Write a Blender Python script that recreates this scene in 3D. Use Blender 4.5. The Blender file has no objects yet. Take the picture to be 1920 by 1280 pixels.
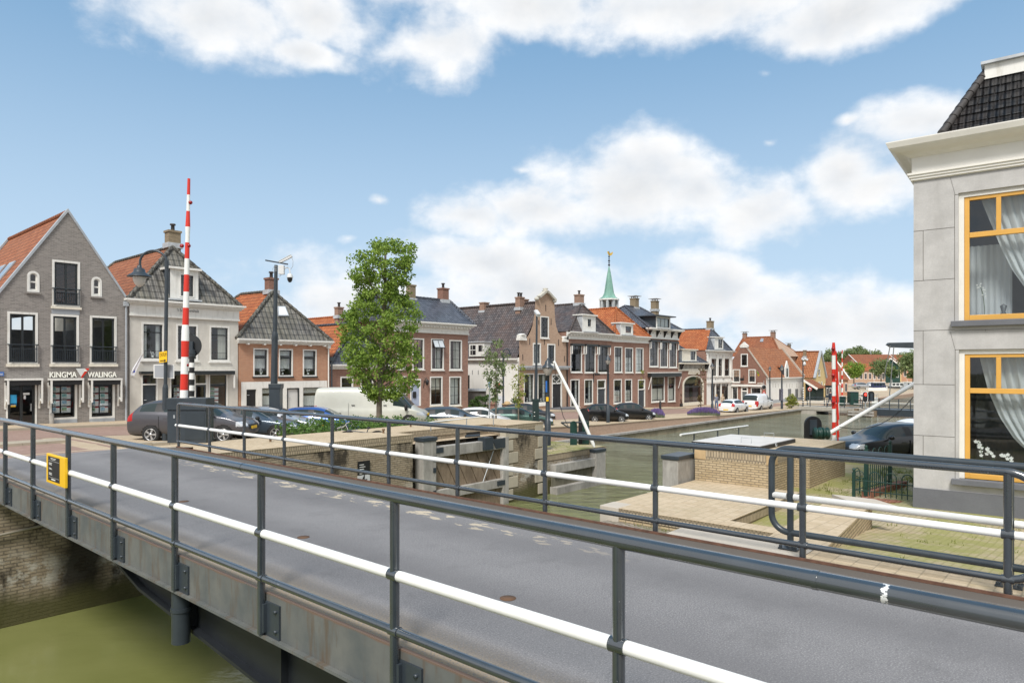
import bpy, bmesh, math, random
from mathutils import Vector, Matrix
from mathutils.geometry import tessellate_polygon
RND = random.Random(11)
rad = math.radians
scene = bpy.context.scene
COL = scene.collection

# ------------------------------------------------------------------ camera
# world X runs along the canal, world Y along the bridge towards the shops, Z = 0 on the bridge deck
CAMZ = 2.1
FPX, CX, HY = 1280.0, 960.0, 688.0            # focal length, centre and horizon in photo pixels
FW = (0.7517, 0.6595)
RT = (0.6595, -0.7517)
cam = bpy.data.cameras.new('camera')
cam.lens = 24.0; cam.sensor_width = 36.0
cam.shift_y = 48.0 / 1920.0
cam.clip_start = 0.1; cam.clip_end = 3000
camo = bpy.data.objects.new('camera', cam); COL.objects.link(camo)
camo.location = (0, 0, CAMZ)
camo.rotation_euler = (rad(90), 0, -math.atan2(FW[0], FW[1]))
scene.camera = camo
scene.view_settings.view_transform = 'Standard'
scene.view_settings.look = 'None'
scene.view_settings.exposure = 0.28
scene.view_settings.gamma = 1.0

# ------------------------------------------------------------------ sun and sky
SUN_EL, SUN_AZ = 50.0, 208.0                  # direction the light comes from, degrees from +X anticlockwise
sd = Vector((math.cos(rad(SUN_EL)) * math.cos(rad(SUN_AZ)), math.cos(rad(SUN_EL)) * math.sin(rad(SUN_AZ)), math.sin(rad(SUN_EL))))
sun = bpy.data.lights.new('sun', 'SUN'); sun.energy = 3.1; sun.angle = rad(15); sun.color = (1.0, 0.96, 0.90)
suno = bpy.data.objects.new('sun', sun); COL.objects.link(suno)
suno.rotation_euler = (-sd).to_track_quat('-Z', 'Y').to_euler()
suno.location = (0, 0, 60)

world = bpy.data.worlds.new('World'); scene.world = world; world.use_nodes = True

def build_sky():
    nt = world.node_tree; nd = nt.nodes; lk = nt.links; nd.clear()
    def N(t, **k):
        n = nd.new(t)
        for a, b in k.items(): setattr(n, a, b)
        return n
    def M(op, a, b=None, c=None, clamp=False):
        n = N('ShaderNodeMath', operation=op); n.use_clamp = clamp
        for i, v in enumerate((a, b, c)):
            if v is None: continue
            if isinstance(v, (int, float)): n.inputs[i].default_value = v
            else: lk.new(v, n.inputs[i])
        return n.outputs[0]
    def mix(f, a, b):
        n = N('ShaderNodeMix', data_type='RGBA')
        for i, v in ((0, f), (6, a), (7, b)):
            if isinstance(v, (int, float)): n.inputs[i].default_value = v
            elif isinstance(v, tuple): n.inputs[i].default_value = v + (1,)
            else: lk.new(v, n.inputs[i])
        return n.outputs[2]
    out = N('ShaderNodeOutputWorld'); bg = N('ShaderNodeBackground'); bg.inputs[1].default_value = 0.1
    lk.new(bg.outputs[0], out.inputs[0])
    sky = N('ShaderNodeTexSky', sky_type='NISHITA'); sky.sun_disc = False
    sky.sun_elevation = rad(SUN_EL); sky.sun_rotation = rad(90 - SUN_AZ)
    sky.air_density = 1.0; sky.dust_density = 0.6; sky.ozone_density = 2.0
    tc = N('ShaderNodeTexCoord')
    sep = N('ShaderNodeSeparateXYZ'); lk.new(tc.outputs['Generated'], sep.inputs[0])
    x, y, z = sep.outputs
    f = M('ADD', M('MULTIPLY', x, FW[0]), M('MULTIPLY', y, FW[1]))
    r = M('ADD', M('MULTIPLY', x, RT[0]), M('MULTIPLY', y, RT[1]))
    az = M('ARCTAN2', r, f)
    el = M('ARCSINE', z)
    cv = N('ShaderNodeCombineXYZ'); lk.new(az, cv.inputs[0]); lk.new(el, cv.inputs[1])
    p = cv.outputs[0]
    def V(op, a, b):
        n = N('ShaderNodeVectorMath', operation=op)
        for i, v in enumerate((a, b)):
            if v is None: continue
            if isinstance(v, tuple): n.inputs[i].default_value = v
            else: lk.new(v, n.inputs[i])
        return n
    # direction-space noise: stretched a little along the horizon
    def fbm(vec, scale, detail=9, rough=0.55):
        n = N('ShaderNodeTexNoise'); n.inputs['Scale'].default_value = scale
        n.inputs['Detail'].default_value = detail; n.inputs['Roughness'].default_value = rough
        lk.new(vec, n.inputs['Vector']); return n.outputs['Fac']
    wn = N('ShaderNodeTexNoise'); wn.inputs['Scale'].default_value = 5.0; wn.inputs['Detail'].default_value = 5; lk.new(p, wn.inputs['Vector'])
    wv = V('MULTIPLY', V('SUBTRACT', wn.outputs['Color'], (.5, .5, .5)).outputs[0], (.085, .06, 0)).outputs[0]
    p0 = p; p = V('ADD', p, wv).outputs[0]
    pn = V('MULTIPLY', V('ADD', p0, V('MULTIPLY', wv, (.4, .4, 0)).outputs[0]).outputs[0], (1.0, 1.35, 1.0)).outputs[0]
    n1 = fbm(pn, 7.5, 11, .565); n2 = fbm(V('ADD', pn, (0.010, 0.030, 0)).outputs[0], 7.5, 11, .565)
    n3 = fbm(V('ADD', pn, (3.1, 1.7, 0)).outputs[0], 2.6, 4)
    blobs = [  # centre x, y and radii in photo pixels, turned into azimuth and elevation
        (400, 35, 230, 95), (600, 25, 170, 70), (820, 90, 135, 75), (560, 90, 120, 40), (990, 15, 210, 75), (1250, 10, 330, 75), (1600, 25, 230, 70), (1740, -10, 150, 60), (830, -60, 700, 90),
        (1190, 350, 215, 105), (1010, 400, 170, 70), (1410, 395, 135, 80), (880, 415, 95, 48), (1300, 370, 150, 75),
        (690, 580, 240, 95), (900, 490, 200, 55), (1010, 540, 260, 85), (1330, 560, 210, 80), (1650, 600, 160, 95), (1480, 600, 200, 70),
        (1600, 325, 120, 68), (1730, 230, 110, 60), (1650, 350, 150, 60), (985, 313, 62, 27), (700, 383, 42, 20), (1440, 122, 52, 32), (1455, 258, 56, 22), (1610, 230, 50, 26), (660, 450, 45, 24),
        (-400, 100, 300, 120), (2500, 150, 420, 160), (2300, 560, 400, 110)]
    mx = None
    for (bx, by, rx, ry) in blobs:
        a0 = math.atan((bx - CX) / FPX); k = math.cos(a0)
        e0 = math.atan((HY - by) / FPX * k)
        ra = rx / FPX * k * k; re = ry / FPX * k * math.cos(e0) ** 2
        d = V('MULTIPLY', V('SUBTRACT', p, (a0, e0, 0)).outputs[0], (1 / ra, 1 / re, 0))
        ln = N('ShaderNodeVectorMath', operation='LENGTH'); lk.new(d.outputs[0], ln.inputs[0])
        v = M('SUBTRACT', .34 if rx < 66 else 1.0, ln.outputs['Value'])
        mx = v if mx is None else M('SMOOTH_MAX', mx, v, 0.12)
    # cloud deck low over the horizon and broken cloud behind the camera
    low = M('MULTIPLY', M('SUBTRACT', 0.085, el), 7.0)
    low = M('MINIMUM', low, 0.6)
    behind = M('MULTIPLY_ADD', M('SUBTRACT', M('ABSOLUTE', az), 1.0), 1.2, M('MULTIPLY_ADD', n3, 2.4, -1.35))
    behind = M('MINIMUM', behind, 0.5)
    mx = M('MAXIMUM', mx, M('MAXIMUM', low, behind))
    dens = M('MULTIPLY_ADD', M('SUBTRACT', n1, 0.52), 2.25, mx)
    mr = N('ShaderNodeMapRange', interpolation_type='SMOOTHSTEP'); lk.new(dens, mr.inputs[0])
    mr.inputs[1].default_value = -0.22; mr.inputs[2].default_value = 0.55
    veil = N('ShaderNodeMapRange', interpolation_type='SMOOTHSTEP'); lk.new(el, veil.inputs[0])
    veil.inputs[1].default_value = 0.55; veil.inputs[2].default_value = 0.02
    veil.inputs[3].default_value = 0.0; veil.inputs[4].default_value = 0.75
    sh = M('MULTIPLY_ADD', M('SUBTRACT', n1, n2), 2.6, 0.62, clamp=True)
    core = N('ShaderNodeMapRange'); lk.new(dens, core.inputs[0])
    core.inputs[1].default_value = 0.25; core.inputs[2].default_value = 1.1; core.inputs[3].default_value = 1.0; core.inputs[4].default_value = 0.80
    cc = mix(sh, (6.6, 7.05, 7.6), (9.0, 9.05, 9.1))
    mulc = N('ShaderNodeMix', data_type='RGBA', blend_type='MULTIPLY'); mulc.inputs[0].default_value = 1.0
    lk.new(cc, mulc.inputs[6])
    cg = N('ShaderNodeCombineColor'); 
    for i in range(3): lk.new(core.outputs[0], cg.inputs[i])
    lk.new(cg.outputs[0], mulc.inputs[7])
    # the blue of the clear air: Nishita lifted towards a summer blue
    skyb = mix(0.80, sky.outputs[0], (1.75, 3.55, 5.75))
    skyv = mix(veil.outputs[0], skyb, (5.6, 7.0, 8.3))
    col = mix(mr.outputs[0], skyv, mulc.outputs[2])
    lk.new(col, bg.inputs[0])
build_sky()

# ------------------------------------------------------------------ photo pixel -> world
def pdir(px): 
    a = (px - CX) / FPX
    return (FW[0] + a * RT[0], FW[1] + a * RT[1])
def pt(px, py, Y):
    d = pdir(px); return Vector((Y * d[0], Y * d[1], CAMZ + Y * (HY - py) / FPX))
def on_t(px, py, t): return pt(px, py, t / pdir(px)[1])
def on_s(px, py, s): return pt(px, py, s / pdir(px)[0])
def on_z(px, py, z): return pt(px, py, (CAMZ - z) * FPX / (py - HY))
def tab(T, x):
    if x <= T[0][0]: return T[0][1]
    for (a, b), (c, d) in zip(T, T[1:]):
        if x <= c: return b + (d - b) * (x - a) / (c - a)
    return T[-1][1]
def cl(x, a=0., b=1.): return max(a, min(b, x))
HL = [(-80, -.5), (0, -.65), (10, -.75), (30, -1.1), (40, -1.5), (52, -2.0), (70, -2.6), (85, -2.8)]
QL = [(-80, -.5), (8, -.6), (14, -.9), (26, -1.5), (40, -2.0), (50, -2.15), (60, -2.4), (70, -2.6), (85, -2.75)]
RL = [(7.7, -.12), (13.4, -.74), (16, -.76), (20, -.85), (25, -1.2), (30, -1.6), (40, -2.0), (80, -2.4), (200, -2.6)]
WATER = -3.3
def g(s, t):
    """height of the land"""
    if t > 16:
        k = cl((t - 27) / 11)
        z = tab(QL, s) * (1 - k) + tab(HL, s) * k
        w = cl((25 - t) / 6.5) * cl((13 - s) / 3)
        return z * (1 - w) - .03 * w
    return tab(RL, s)
def hit(px, py):
    lo = 5.0
    Y = lo
    while Y < 400:
        p = pt(px, py, Y)
        if p.z <= g(p.x, p.y): break
        Y += .1
    return pt(px, py, Y)

# ------------------------------------------------------------------ object helpers
def tag(o, label=None, cat=None, group=None, kind=None):
    if label: o['label'] = label
    if cat: o['category'] = cat
    if group: o['group'] = group
    if kind: o['kind'] = kind
    return o
def empty(name, loc, rz=0, label=None, cat=None, group=None):
    o = bpy.data.objects.new(name, None); COL.objects.link(o)
    o.location = loc; o.rotation_euler = (0, 0, rz); o.empty_display_size = .3
    return tag(o, label, cat, group)
def wm(o):
    m = Matrix.Identity(4)
    while o is not None:
        m = (Matrix.Translation(o.location) @ o.rotation_euler.to_matrix().to_4x4() @ Matrix.Diagonal(o.scale.to_4d())) @ m
        o = o.parent
    return m
def kids(o): return [c for c in COL.objects if c.parent is o]
KIDS = {}
def copy_tree(o, parent=None):
    c = o.copy(); COL.objects.link(c); c.parent = parent
    if parent is not None: KIDS.setdefault(parent.name, []).append(c)
    for ch in KIDS.get(o.name, []): copy_tree(ch, c)
    return c

class MB:
    """collects faces; build() links them as one mesh object"""
    def __init__(s): s.v = []; s.f = []; s.m = []; s.sm = []; s.c = []; s.cid = 0; s.lock = False
    def add(s, vs, fs, mi=0, smooth=False):
        b = len(s.v); s.v += [Vector(p) for p in vs]
        if not s.lock: s.cid += 1
        s.c += [s.cid] * len(fs)
        for f in fs:
            s.f.append([b + i for i in f]); s.m.append(mi); s.sm.append(smooth)
        return s
    def quad(s, *p, mi=0): return s.add(p, [list(range(len(p)))], mi)
    def box(s, x0, x1, y0, y1, z0, z1, mi=0):
        if x0 > x1: x0, x1 = x1, x0
        if y0 > y1: y0, y1 = y1, y0
        if z0 > z1: z0, z1 = z1, z0
        v = [(x, y, z) for z in (z0, z1) for y in (y0, y1) for x in (x0, x1)]
        return s.add(v, [(0, 2, 3, 1), (4, 5, 7, 6), (0, 1, 5, 4), (2, 6, 7, 3), (0, 4, 6, 2), (1, 3, 7, 5)], mi)
    def mbox(s, mat, x0, x1, y0, y1, z0, z1, mi=0):
        t = MB().box(x0, x1, y0, y1, z0, z1)
        return s.add([mat @ p for p in t.v], t.f, mi)
    def bar(s, a, b, w, h, mi=0):
        a = Vector(a); b = Vector(b); d = (b - a); L = d.length
        q = d.to_track_quat('X', 'Z').to_matrix().to_4x4()
        return s.mbox(Matrix.Translation(a) @ q, 0, L, -w / 2, w / 2, -h / 2, h / 2, mi)
    def prism(s, pts, vec, mi=0):
        n = len(pts); vec = Vector(vec); pts = [Vector(p) for p in pts]
        v = pts + [p + vec for p in pts]
        nrm = Vector((0, 0, 0))
        for i in range(n): nrm += pts[i].cross(pts[(i + 1) % n])
        fl = nrm.dot(vec) > 0
        side = [(i, (i + 1) % n, n + (i + 1) % n, n + i) for i in range(n)]
        top = list(range(n, 2 * n)); bot = list(range(n))[::-1]
        if not fl:
            side = [q[::-1] for q in side]; top.reverse(); bot.reverse()
        return s.add(v, side + [top, bot], mi)
    def tube(s, path, r, n=10, mi=0, caps=True, smooth=True):
        P = [Vector(p) for p in path]; m = len(P)
        rr = r if isinstance(r, (list, tuple)) else [r] * m
        vs = []; up = None
        for i, p in enumerate(P):
            d = (P[min(i + 1, m - 1)] - P[max(i - 1, 0)]).normalized()
            if up is None:
                up = Vector((0, 0, 1)) if abs(d.z) < .9 else Vector((1, 0, 0))
            a = d.cross(up)
            if a.length < 1e-4: a = d.orthogonal()
            a.normalize(); b = a.cross(d).normalized(); up = b
            for k in range(n):
                t = 2 * math.pi * k / n
                vs.append(p + (a * math.cos(t) + b * math.sin(t)) * rr[i])
        fs = []
        for i in range(m - 1):
            for k in range(n):
                k2 = (k + 1) % n
                fs.append((i * n + k, i * n + k2, (i + 1) * n + k2, (i + 1) * n + k))
        s.add(vs, fs, mi, smooth); s.lock = True
        if caps:
            s.add(vs[:n], [list(range(n))[::-1]], mi); s.add(vs[-n:], [list(range(n))], mi)
        s.lock = False
        return s
    def lathe(s, prof, c=(0, 0, 0), n=16, mi=0, smooth=True, mat=None):
        c = Vector(c); vs = []; m = len(prof)
        for (r, z) in prof:
            for k in range(n):
                t = 2 * math.pi * k / n
                p = Vector((r * math.cos(t), r * math.sin(t), z))
                vs.append(c + p if mat is None else mat @ p)
        fs = []
        for i in range(m - 1):
            for k in range(n):
                k2 = (k + 1) % n
                fs.append((i * n + k, i * n + k2, (i + 1) * n + k2, (i + 1) * n + k))
        s.add(vs, fs, mi, smooth); s.lock = True
        if prof[0][0] > 1e-4: s.add(vs[:n], [list(range(n))[::-1]], mi)
        if prof[-1][0] > 1e-4: s.add(vs[-n:], [list(range(n))], mi)
        s.lock = False
        return s
    def wall(s, outer, holes, y=0.0, reveal=.12, mi=0, rmi=None):
        """vertical wall face in the x-z plane facing -y with openings and their reveals"""
        polys = [[Vector((x, z, 0)) for x, z in outer]] + [[Vector((x, z, 0)) for x, z in h] for h in holes]
        tris = tessellate_polygon(polys)
        flat = [p for q in polys for p in q]
        base = [(p.x, y, p.y) for p in flat]
        fs = []
        for t in tris:
            a, b, c = (flat[i] for i in t)
            cr = (b - a).cross(c - a).z
            if abs(cr) < 1e-9: continue
            fs.append(tuple(t) if cr > 0 else tuple(t)[::-1])
        s.add(base, fs, mi)
        for h in holes:
            ar = sum(h[i][0] * h[(i + 1) % len(h)][1] - h[(i + 1) % len(h)][0] * h[i][1] for i in range(len(h)))
            hh = h if ar > 0 else h[::-1]
            n = len(hh)
            for i in range(n):
                (xa, za), (xb, zb) = hh[i], hh[(i + 1) % n]
                s.add([(xa, y, za), (xa, y + reveal, za), (xb, y + reveal, zb), (xb, y, zb)], [(0, 1, 2, 3)], mi if rmi is None else rmi)
        return s
    def each(s, name, mats, parent=None, world=False, **k):
        """like build(), but every piece added becomes a mesh object of its own"""
        o = None
        for c in dict.fromkeys(s.c):
            b = MB(); mp = {}
            for i, f in enumerate(s.f):
                if s.c[i] != c: continue
                for v in f:
                    if v not in mp: mp[v] = len(b.v); b.v.append(s.v[v])
                b.f.append([mp[v] for v in f]); b.m.append(s.m[i]); b.sm.append(s.sm[i])
            o = b.build(name, mats, parent, world, **k)
        return o
    def build(s, name, mats, parent=None, world=False, origin=None, label=None, cat=None, group=None, kind=None, bevel=0, seg=2):
        if not isinstance(mats, (list, tuple)): mats = [mats]
        vs = s.v
        if origin is not None:
            o3 = Vector(origin); vs = [p - o3 for p in vs]
        elif world and parent is not None:
            inv = wm(parent).inverted(); vs = [inv @ p for p in vs]
        me = bpy.data.meshes.new(name)
        me.from_pydata([tuple(p) for p in vs], [], s.f)
        uv = me.uv_layers.new(name='UVMap').data
        for poly in me.polygons:
            poly.material_index = s.m[poly.index]; poly.use_smooth = s.sm[poly.index]
            nrm = poly.normal
            if abs(nrm.z) > .92: ua = Vector((1, 0, 0)); va = Vector((0, 1, 0))
            else:
                ua = Vector((-nrm.y, nrm.x, 0)).normalized(); va = nrm.cross(ua)
            for li in poly.loop_indices:
                co = me.vertices[me.loops[li].vertex_index].co
                uv[li].uv = (co.dot(ua), co.dot(va))
        for m in mats: me.materials.append(m)
        me.update()
        o = bpy.data.objects.new(name, me); COL.objects.link(o)
        if origin is not None: o.location = origin
        if parent is not None:
            o.parent = parent; KIDS.setdefault(parent.name, []).append(o)
        if bevel:
            b = o.modifiers.new('bevel', 'BEVEL'); b.width = bevel; b.segments = seg; b.limit_method = 'ANGLE'
        return tag(o, label, cat, group, kind)

def text_mb(txt, size, depth=.01, bold=0.0, spacing=1.0):
    """letters as a mesh lying in the x-z plane facing -y, left bottom at the origin"""
    cu = bpy.data.curves.new('t', 'FONT'); cu.body = txt; cu.size = size; cu.extrude = depth; cu.offset = bold
    cu.space_character = spacing
    o = bpy.data.objects.new('t', cu); COL.objects.link(o)
    dg = bpy.context.evaluated_depsgraph_get(); dg.update()
    me = bpy.data.meshes.new_from_object(o.evaluated_get(dg))
    b = MB()
    xs = [v.co.x for v in me.vertices] or [0]
    ys = [v.co.y for v in me.vertices] or [0]
    b.add([(v.co.x - min(xs), -v.co.z, v.co.y - min(ys)) for v in me.vertices], [tuple(p.vertices) for p in me.polygons])
    b.w = max(xs) - min(xs); b.h = max(ys) - min(ys)
    bpy.data.objects.remove(o); bpy.data.curves.remove(cu); bpy.data.meshes.remove(me)
    return b
def text_fit(txt, x0, x1, z0, z1, y, depth=.01, bold=0.0):
    b = text_mb(txt, 1.0, depth, bold)
    kx = (x1 - x0) / b.w; kz = (z1 - z0) / b.h
    for p in b.v: p.x = x0 + p.x * kx; p.z = z0 + p.z * kz; p.y = y + p.y
    return b

# ------------------------------------------------------------------ materials
MATS = {}
class NT:
    def __init__(s, name):
        s.mat = bpy.data.materials.new(name); s.mat.use_nodes = True
        s.nt = s.mat.node_tree; s.nt.nodes.clear()
        s.out = s.n('ShaderNodeOutputMaterial'); s.bs = s.n('ShaderNodeBsdfPrincipled')
        s.l(s.bs.outputs[0], s.out.inputs[0])
        s.uvn = None
    def n(s, t, **k):
        x = s.nt.nodes.new(t)
        for a, b in k.items(): setattr(x, a, b)
        return x
    def l(s, a, b): s.nt.links.new(a, b)
    def set(s, sock, v):
        if isinstance(v, (int, float)): sock.default_value = v
        elif isinstance(v, tuple): sock.default_value = v + (1,) if (len(v) == 3 and sock.type == 'RGBA') else v
        else: s.l(v, sock)
    def uv(s):
        if s.uvn is None: s.uvn = s.n('ShaderNodeUVMap').outputs[0]
        return s.uvn
    def obj(s): return s.n('ShaderNodeTexCoord').outputs['Object']
    def geo(s): return s.n('ShaderNodeNewGeometry').outputs['Position']
    def math(s, op, a, b=None, c=None, clamp=False):
        x = s.n('ShaderNodeMath', operation=op); x.use_clamp = clamp
        for i, v in enumerate((a, b, c)):
            if v is not None: s.set(x.inputs[i], v)
        return x.outputs[0]
    def noise(s, vec, scale, detail=4, rough=.55, dist=0):
        x = s.n('ShaderNodeTexNoise'); s.l(vec, x.inputs['Vector'])
        x.inputs['Scale'].default_value = scale; x.inputs['Detail'].default_value = detail
        x.inputs['Roughness'].default_value = rough; x.inputs['Distortion'].default_value = dist
        return x.outputs['Fac']
    def ramp(s, fac, lo, hi, a=0., b=1.):
        x = s.n('ShaderNodeMapRange'); s.set(x.inputs[0], fac)
        x.inputs[1].default_value = lo; x.inputs[2].default_value = hi; x.inputs[3].default_value = a; x.inputs[4].default_value = b
        return x.outputs[0]
    def mix(s, f, a, b, mode='MIX'):
        x = s.n('ShaderNodeMix', data_type='RGBA', blend_type=mode)
        s.set(x.inputs[0], f); s.set(x.inputs[6], a); s.set(x.inputs[7], b); return x.outputs[2]
    def stretch(s, vec, k):
        x = s.n('ShaderNodeVectorMath', operation='MULTIPLY'); s.l(vec, x.inputs[0]); x.inputs[1].default_value = k; return x.outputs[0]
    def brick(s, vec, w, h, c1, c2, mo, msize=.01, off=.5):
        x = s.n('ShaderNodeTexBrick'); s.l(vec, x.inputs['Vector'])
        x.inputs['Scale'].default_value = 1.0; x.inputs['Brick Width'].default_value = w; x.inputs['Row Height'].default_value = h
        x.inputs['Mortar Size'].default_value = msize; x.inputs['Mortar Smooth'].default_value = .2; x.offset = off
        s.set(x.inputs['Color1'], c1); s.set(x.inputs['Color2'], c2); s.set(x.inputs['Mortar'], mo)
        return x
    def bump(s, h, strength=.3, dist=.01):
        x = s.n('ShaderNodeBump'); x.inputs['Strength'].default_value = strength; x.inputs['Distance'].default_value = dist
        s.l(h, x.inputs['Height']); s.l(x.outputs[0], s.bs.inputs['Normal'])
    def done(s, col=None, rough=None, metal=None, spec=None):
        if col is not None: s.set(s.bs.inputs['Base Color'], col)
        if rough is not None: s.set(s.bs.inputs['Roughness'], rough)
        if metal is not None: s.set(s.bs.inputs['Metallic'], metal)
        if spec is not None: s.set(s.bs.inputs['Specular IOR Level'], spec)
        return s.mat

def scale3(c, k): return tuple(min(1, x * k) for x in c)
def m_paint(name, c, rough=.45, var=.12, metal=0, scale=3.0, dirt=None):
    t = NT(name); v = t.noise(t.obj(), scale, 5)
    col = t.mix(t.ramp(v, .3, .7), scale3(c, 1 - var), scale3(c, 1 + var))
    if dirt:
        d = t.noise(t.stretch(t.obj(), (6, 6, .8)), 1.5, 6, .65)
        col = t.mix(t.ramp(d, .52, .75, 0, .75), col, dirt)
    return t.done(col, rough, metal)
def m_brick(name, c1, c2, mo, w=.215, h=.065, dirt=.25, var=.3, msize=.011, bump=.35):
    t = NT(name); uv = t.uv()
    b = t.brick(uv, w, h, c1, c2, mo, msize)
    big = t.noise(uv, .45, 6, .6); sm = t.noise(uv, 9, 3)
    col = t.mix(t.ramp(big, .35, .7, 0, dirt), b.outputs['Color'], scale3(c1, .45))
    col = t.mix(t.ramp(sm, .25, .75, 0, var), col, scale3(c2, 1.35), 'MIX')
    t.bump(t.math('MULTIPLY_ADD', b.outputs['Fac'], -1.0, t.math('MULTIPLY', sm, .3)), bump, .012)
    return t.done(col, .9, spec=.2)
def m_stone(name, c, var=.15, scale=1.2, stain=None, rough=.85, bump=.1):
    t = NT(name); uv = t.uv()
    n = t.noise(uv, scale, 8, .62); f = t.noise(uv, scale * 22, 3)
    col = t.mix(t.ramp(n, .3, .7), scale3(c, 1 - var), scale3(c, 1 + var))
    col = t.mix(t.ramp(f, .3, .7, 0, .22), col, scale3(c, .6))
    if stain:
        s2 = t.noise(t.stretch(uv, (3.0, .5, 1)), 1.1, 6, .65)
        col = t.mix(t.ramp(s2, .5, .75, 0, .6), col, stain)
    t.bump(f, bump, .01)
    return t.done(col, rough, spec=.25)
def m_tile(name, c1, c2, w=.25, h=.33, gap=(.02, .018, .016), moss=None, gloss=.75, bump=1.0):
    """pantiles: rows step down the slope, each tile an S-shaped wave"""
    t = NT(name); uv = t.uv()
    b = t.brick(uv, w, h, c1, c2, gap, .012, 0.0)
    sx = t.n('ShaderNodeSeparateXYZ'); t.l(uv, sx.inputs[0])
    wv = t.math('SINE', t.math('MULTIPLY', sx.outputs[0], 2 * math.pi / w))
    fr = t.math('FRACT', t.math('DIVIDE', sx.outputs[1], h))
    hgt = t.math('ADD', t.math('MULTIPLY', wv, .5), t.math('MULTIPLY', fr, -1.3))
    n = t.noise(uv, .5, 6, .65); n2 = t.noise(uv, 5, 4)
    col = t.mix(t.ramp(n2, .3, .72, 0, .55), b.outputs['Color'], scale3(c1, .55))
    col = t.mix(t.ramp(n, .42, .72, 0, .5), col, moss if moss else scale3(c2, .6))
    edge = t.ramp(fr, 0.0, .16, .82, 0.0)          # the open joint under each course
    col = t.mix(edge, col, gap)
    t.bump(hgt, bump, .045)
    return t.done(col, gloss, spec=.35)
def m_flat(name, c, rough=.5, metal=0, spec=.5):
    t = NT(name); return t.done(c, rough, metal, spec)
def m_glass(name, tint=(.75, .8, .82), refl=.14):
    t = NT(name); t.nt.nodes.remove(t.bs)
    tr = t.n('ShaderNodeBsdfTransparent'); tr.inputs[0].default_value = tint + (1,)
    gl = t.n('ShaderNodeBsdfGlossy'); gl.inputs['Roughness'].default_value = .02; gl.inputs[0].default_value = (.95, .97, 1, 1)
    lw = t.n('ShaderNodeLayerWeight'); lw.inputs[0].default_value = .5
    nz = t.noise(t.geo(), 1.4, 2); bm = t.n('ShaderNodeBump'); bm.inputs['Strength'].default_value = .03; bm.inputs['Distance'].default_value = .05
    t.l(nz, bm.inputs['Height']); t.l(bm.outputs[0], gl.inputs['Normal'])
    f = t.math('MULTIPLY_ADD', t.math('POWER', lw.outputs['Facing'], 4.0), .9, refl + .04, clamp=True)
    mx = t.n('ShaderNodeMixShader'); t.l(f, mx.inputs[0]); t.l(tr.outputs[0], mx.inputs[1]); t.l(gl.outputs[0], mx.inputs[2])
    t.l(mx.outputs[0], t.out.inputs[0]); return t.mat

WHITE = m_paint('white_paint', (.74, .73, .69), .4, .05, dirt=(.50, .48, .42))
CREAM = m_paint('cream_paint', (.72, .67, .56), .45, .06, dirt=(.45, .42, .35))
DARKP = m_paint('dark_blue_grey_paint', (.035, .045, .055), .35, .15)
SASH = m_paint('dark_sash_paint', (.018, .022, .024), .35, .1)
RAILD = m_paint('railing_grey_paint', (.040, .052, .062), .33, .14, scale=6)
RAILW = m_paint('railing_white_paint', (.80, .80, .77), .35, .04, scale=5)
BLACK = m_flat('black_plastic', (.012, .012, .013), .5)
RUBBER = m_flat('tyre_rubber', (.015, .015, .016), .8)
GLASS = m_glass('window_glass', (.80, .84, .85), .03)
STEEL = m_flat('galvanised_steel', (.45, .47, .48), .45, .6)
ZINC = m_paint('zinc_sheet', (.36, .39, .42), .5, .12)
LEAD = m_paint('lead_flashing', (.42, .44, .46), .6, .2)
CURT = m_paint('white_curtain', (.78, .78, .74), .9, .05)
BLIND = m_paint('cream_blind', (.66, .63, .55), .9, .05)
YELLOW = m_flat('yellow_sign', (.85, .50, .01), .45)
RED = m_flat('red_paint', (.62, .030, .015), .4)
REDLAMP = m_flat('red_lamp_glass', (.30, .01, .012), .15)
GREEN = m_paint('dark_green_paint', (.012, .045, .035), .4, .15)
BLUE = m_flat('blue_sign', (.02, .13, .45), .4)
GREYB = m_flat('sign_back_grey', (.36, .38, .41), .5, .3)
BR_GREY = m_brick('grey_brown_brick', (.175, .160, .150), (.285, .260, .240), (.30, .285, .265), dirt=.15, var=.22)
BR_RED = m_brick('red_brown_brick', (.215, .092, .062), (.34, .170, .118), (.34, .28, .24), dirt=.25, var=.14)
BR_ORG = m_brick('orange_brown_brick', (.38, .155, .080), (.47, .235, .135), (.42, .34, .27), dirt=.15, var=.25)
BR_DRK = m_brick('dark_red_brick', (.175, .075, .052), (.27, .125, .085), (.26, .21, .18), dirt=.2, var=.25)
BR_TAN = m_brick('yellow_tan_brick', (.39, .30, .18), (.51, .41, .27), (.19, .155, .11), w=.2, h=.06, dirt=.12, var=.25, msize=.012, bump=.6)
BR_CHIM = m_brick('mossy_chimney_brick', (.20, .150, .095), (.31, .24, .155), (.24, .21, .16), dirt=.35, var=.2)
BR_CHR = m_brick('old_chimney_brick', (.24, .135, .095), (.35, .21, .15), (.30, .25, .21), dirt=.35, var=.2)
BR_PALE = m_brick('pale_brown_brick', (.36, .225, .15), (.47, .31, .215), (.40, .34, .28), dirt=.15, var=.25)
ST_GREY = m_stone('grey_ashlar', (.60, .575, .52), .12, 1.3, (.46, .43, .38))
ST_HOUSE = m_stone('pale_ashlar', (.475, .465, .455), .18, 1.6, (.36, .35, .335), bump=.10)
ST_BASE = m_stone('grey_plinth', (.15, .155, .17), .15, 1.4)
ST_SAND = m_stone('sandstone', (.50, .36, .20), .25, 2.0)
CONC = m_stone('concrete', (.42, .39, .34), .15, .9, (.22, .20, .15))
WALLW = m_stone('whitewashed_wall', (.78, .77, .73), .05, .8, (.60, .58, .52))
WALLY = m_stone('yellow_render', (.62, .48, .24), .08, .8)
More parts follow.
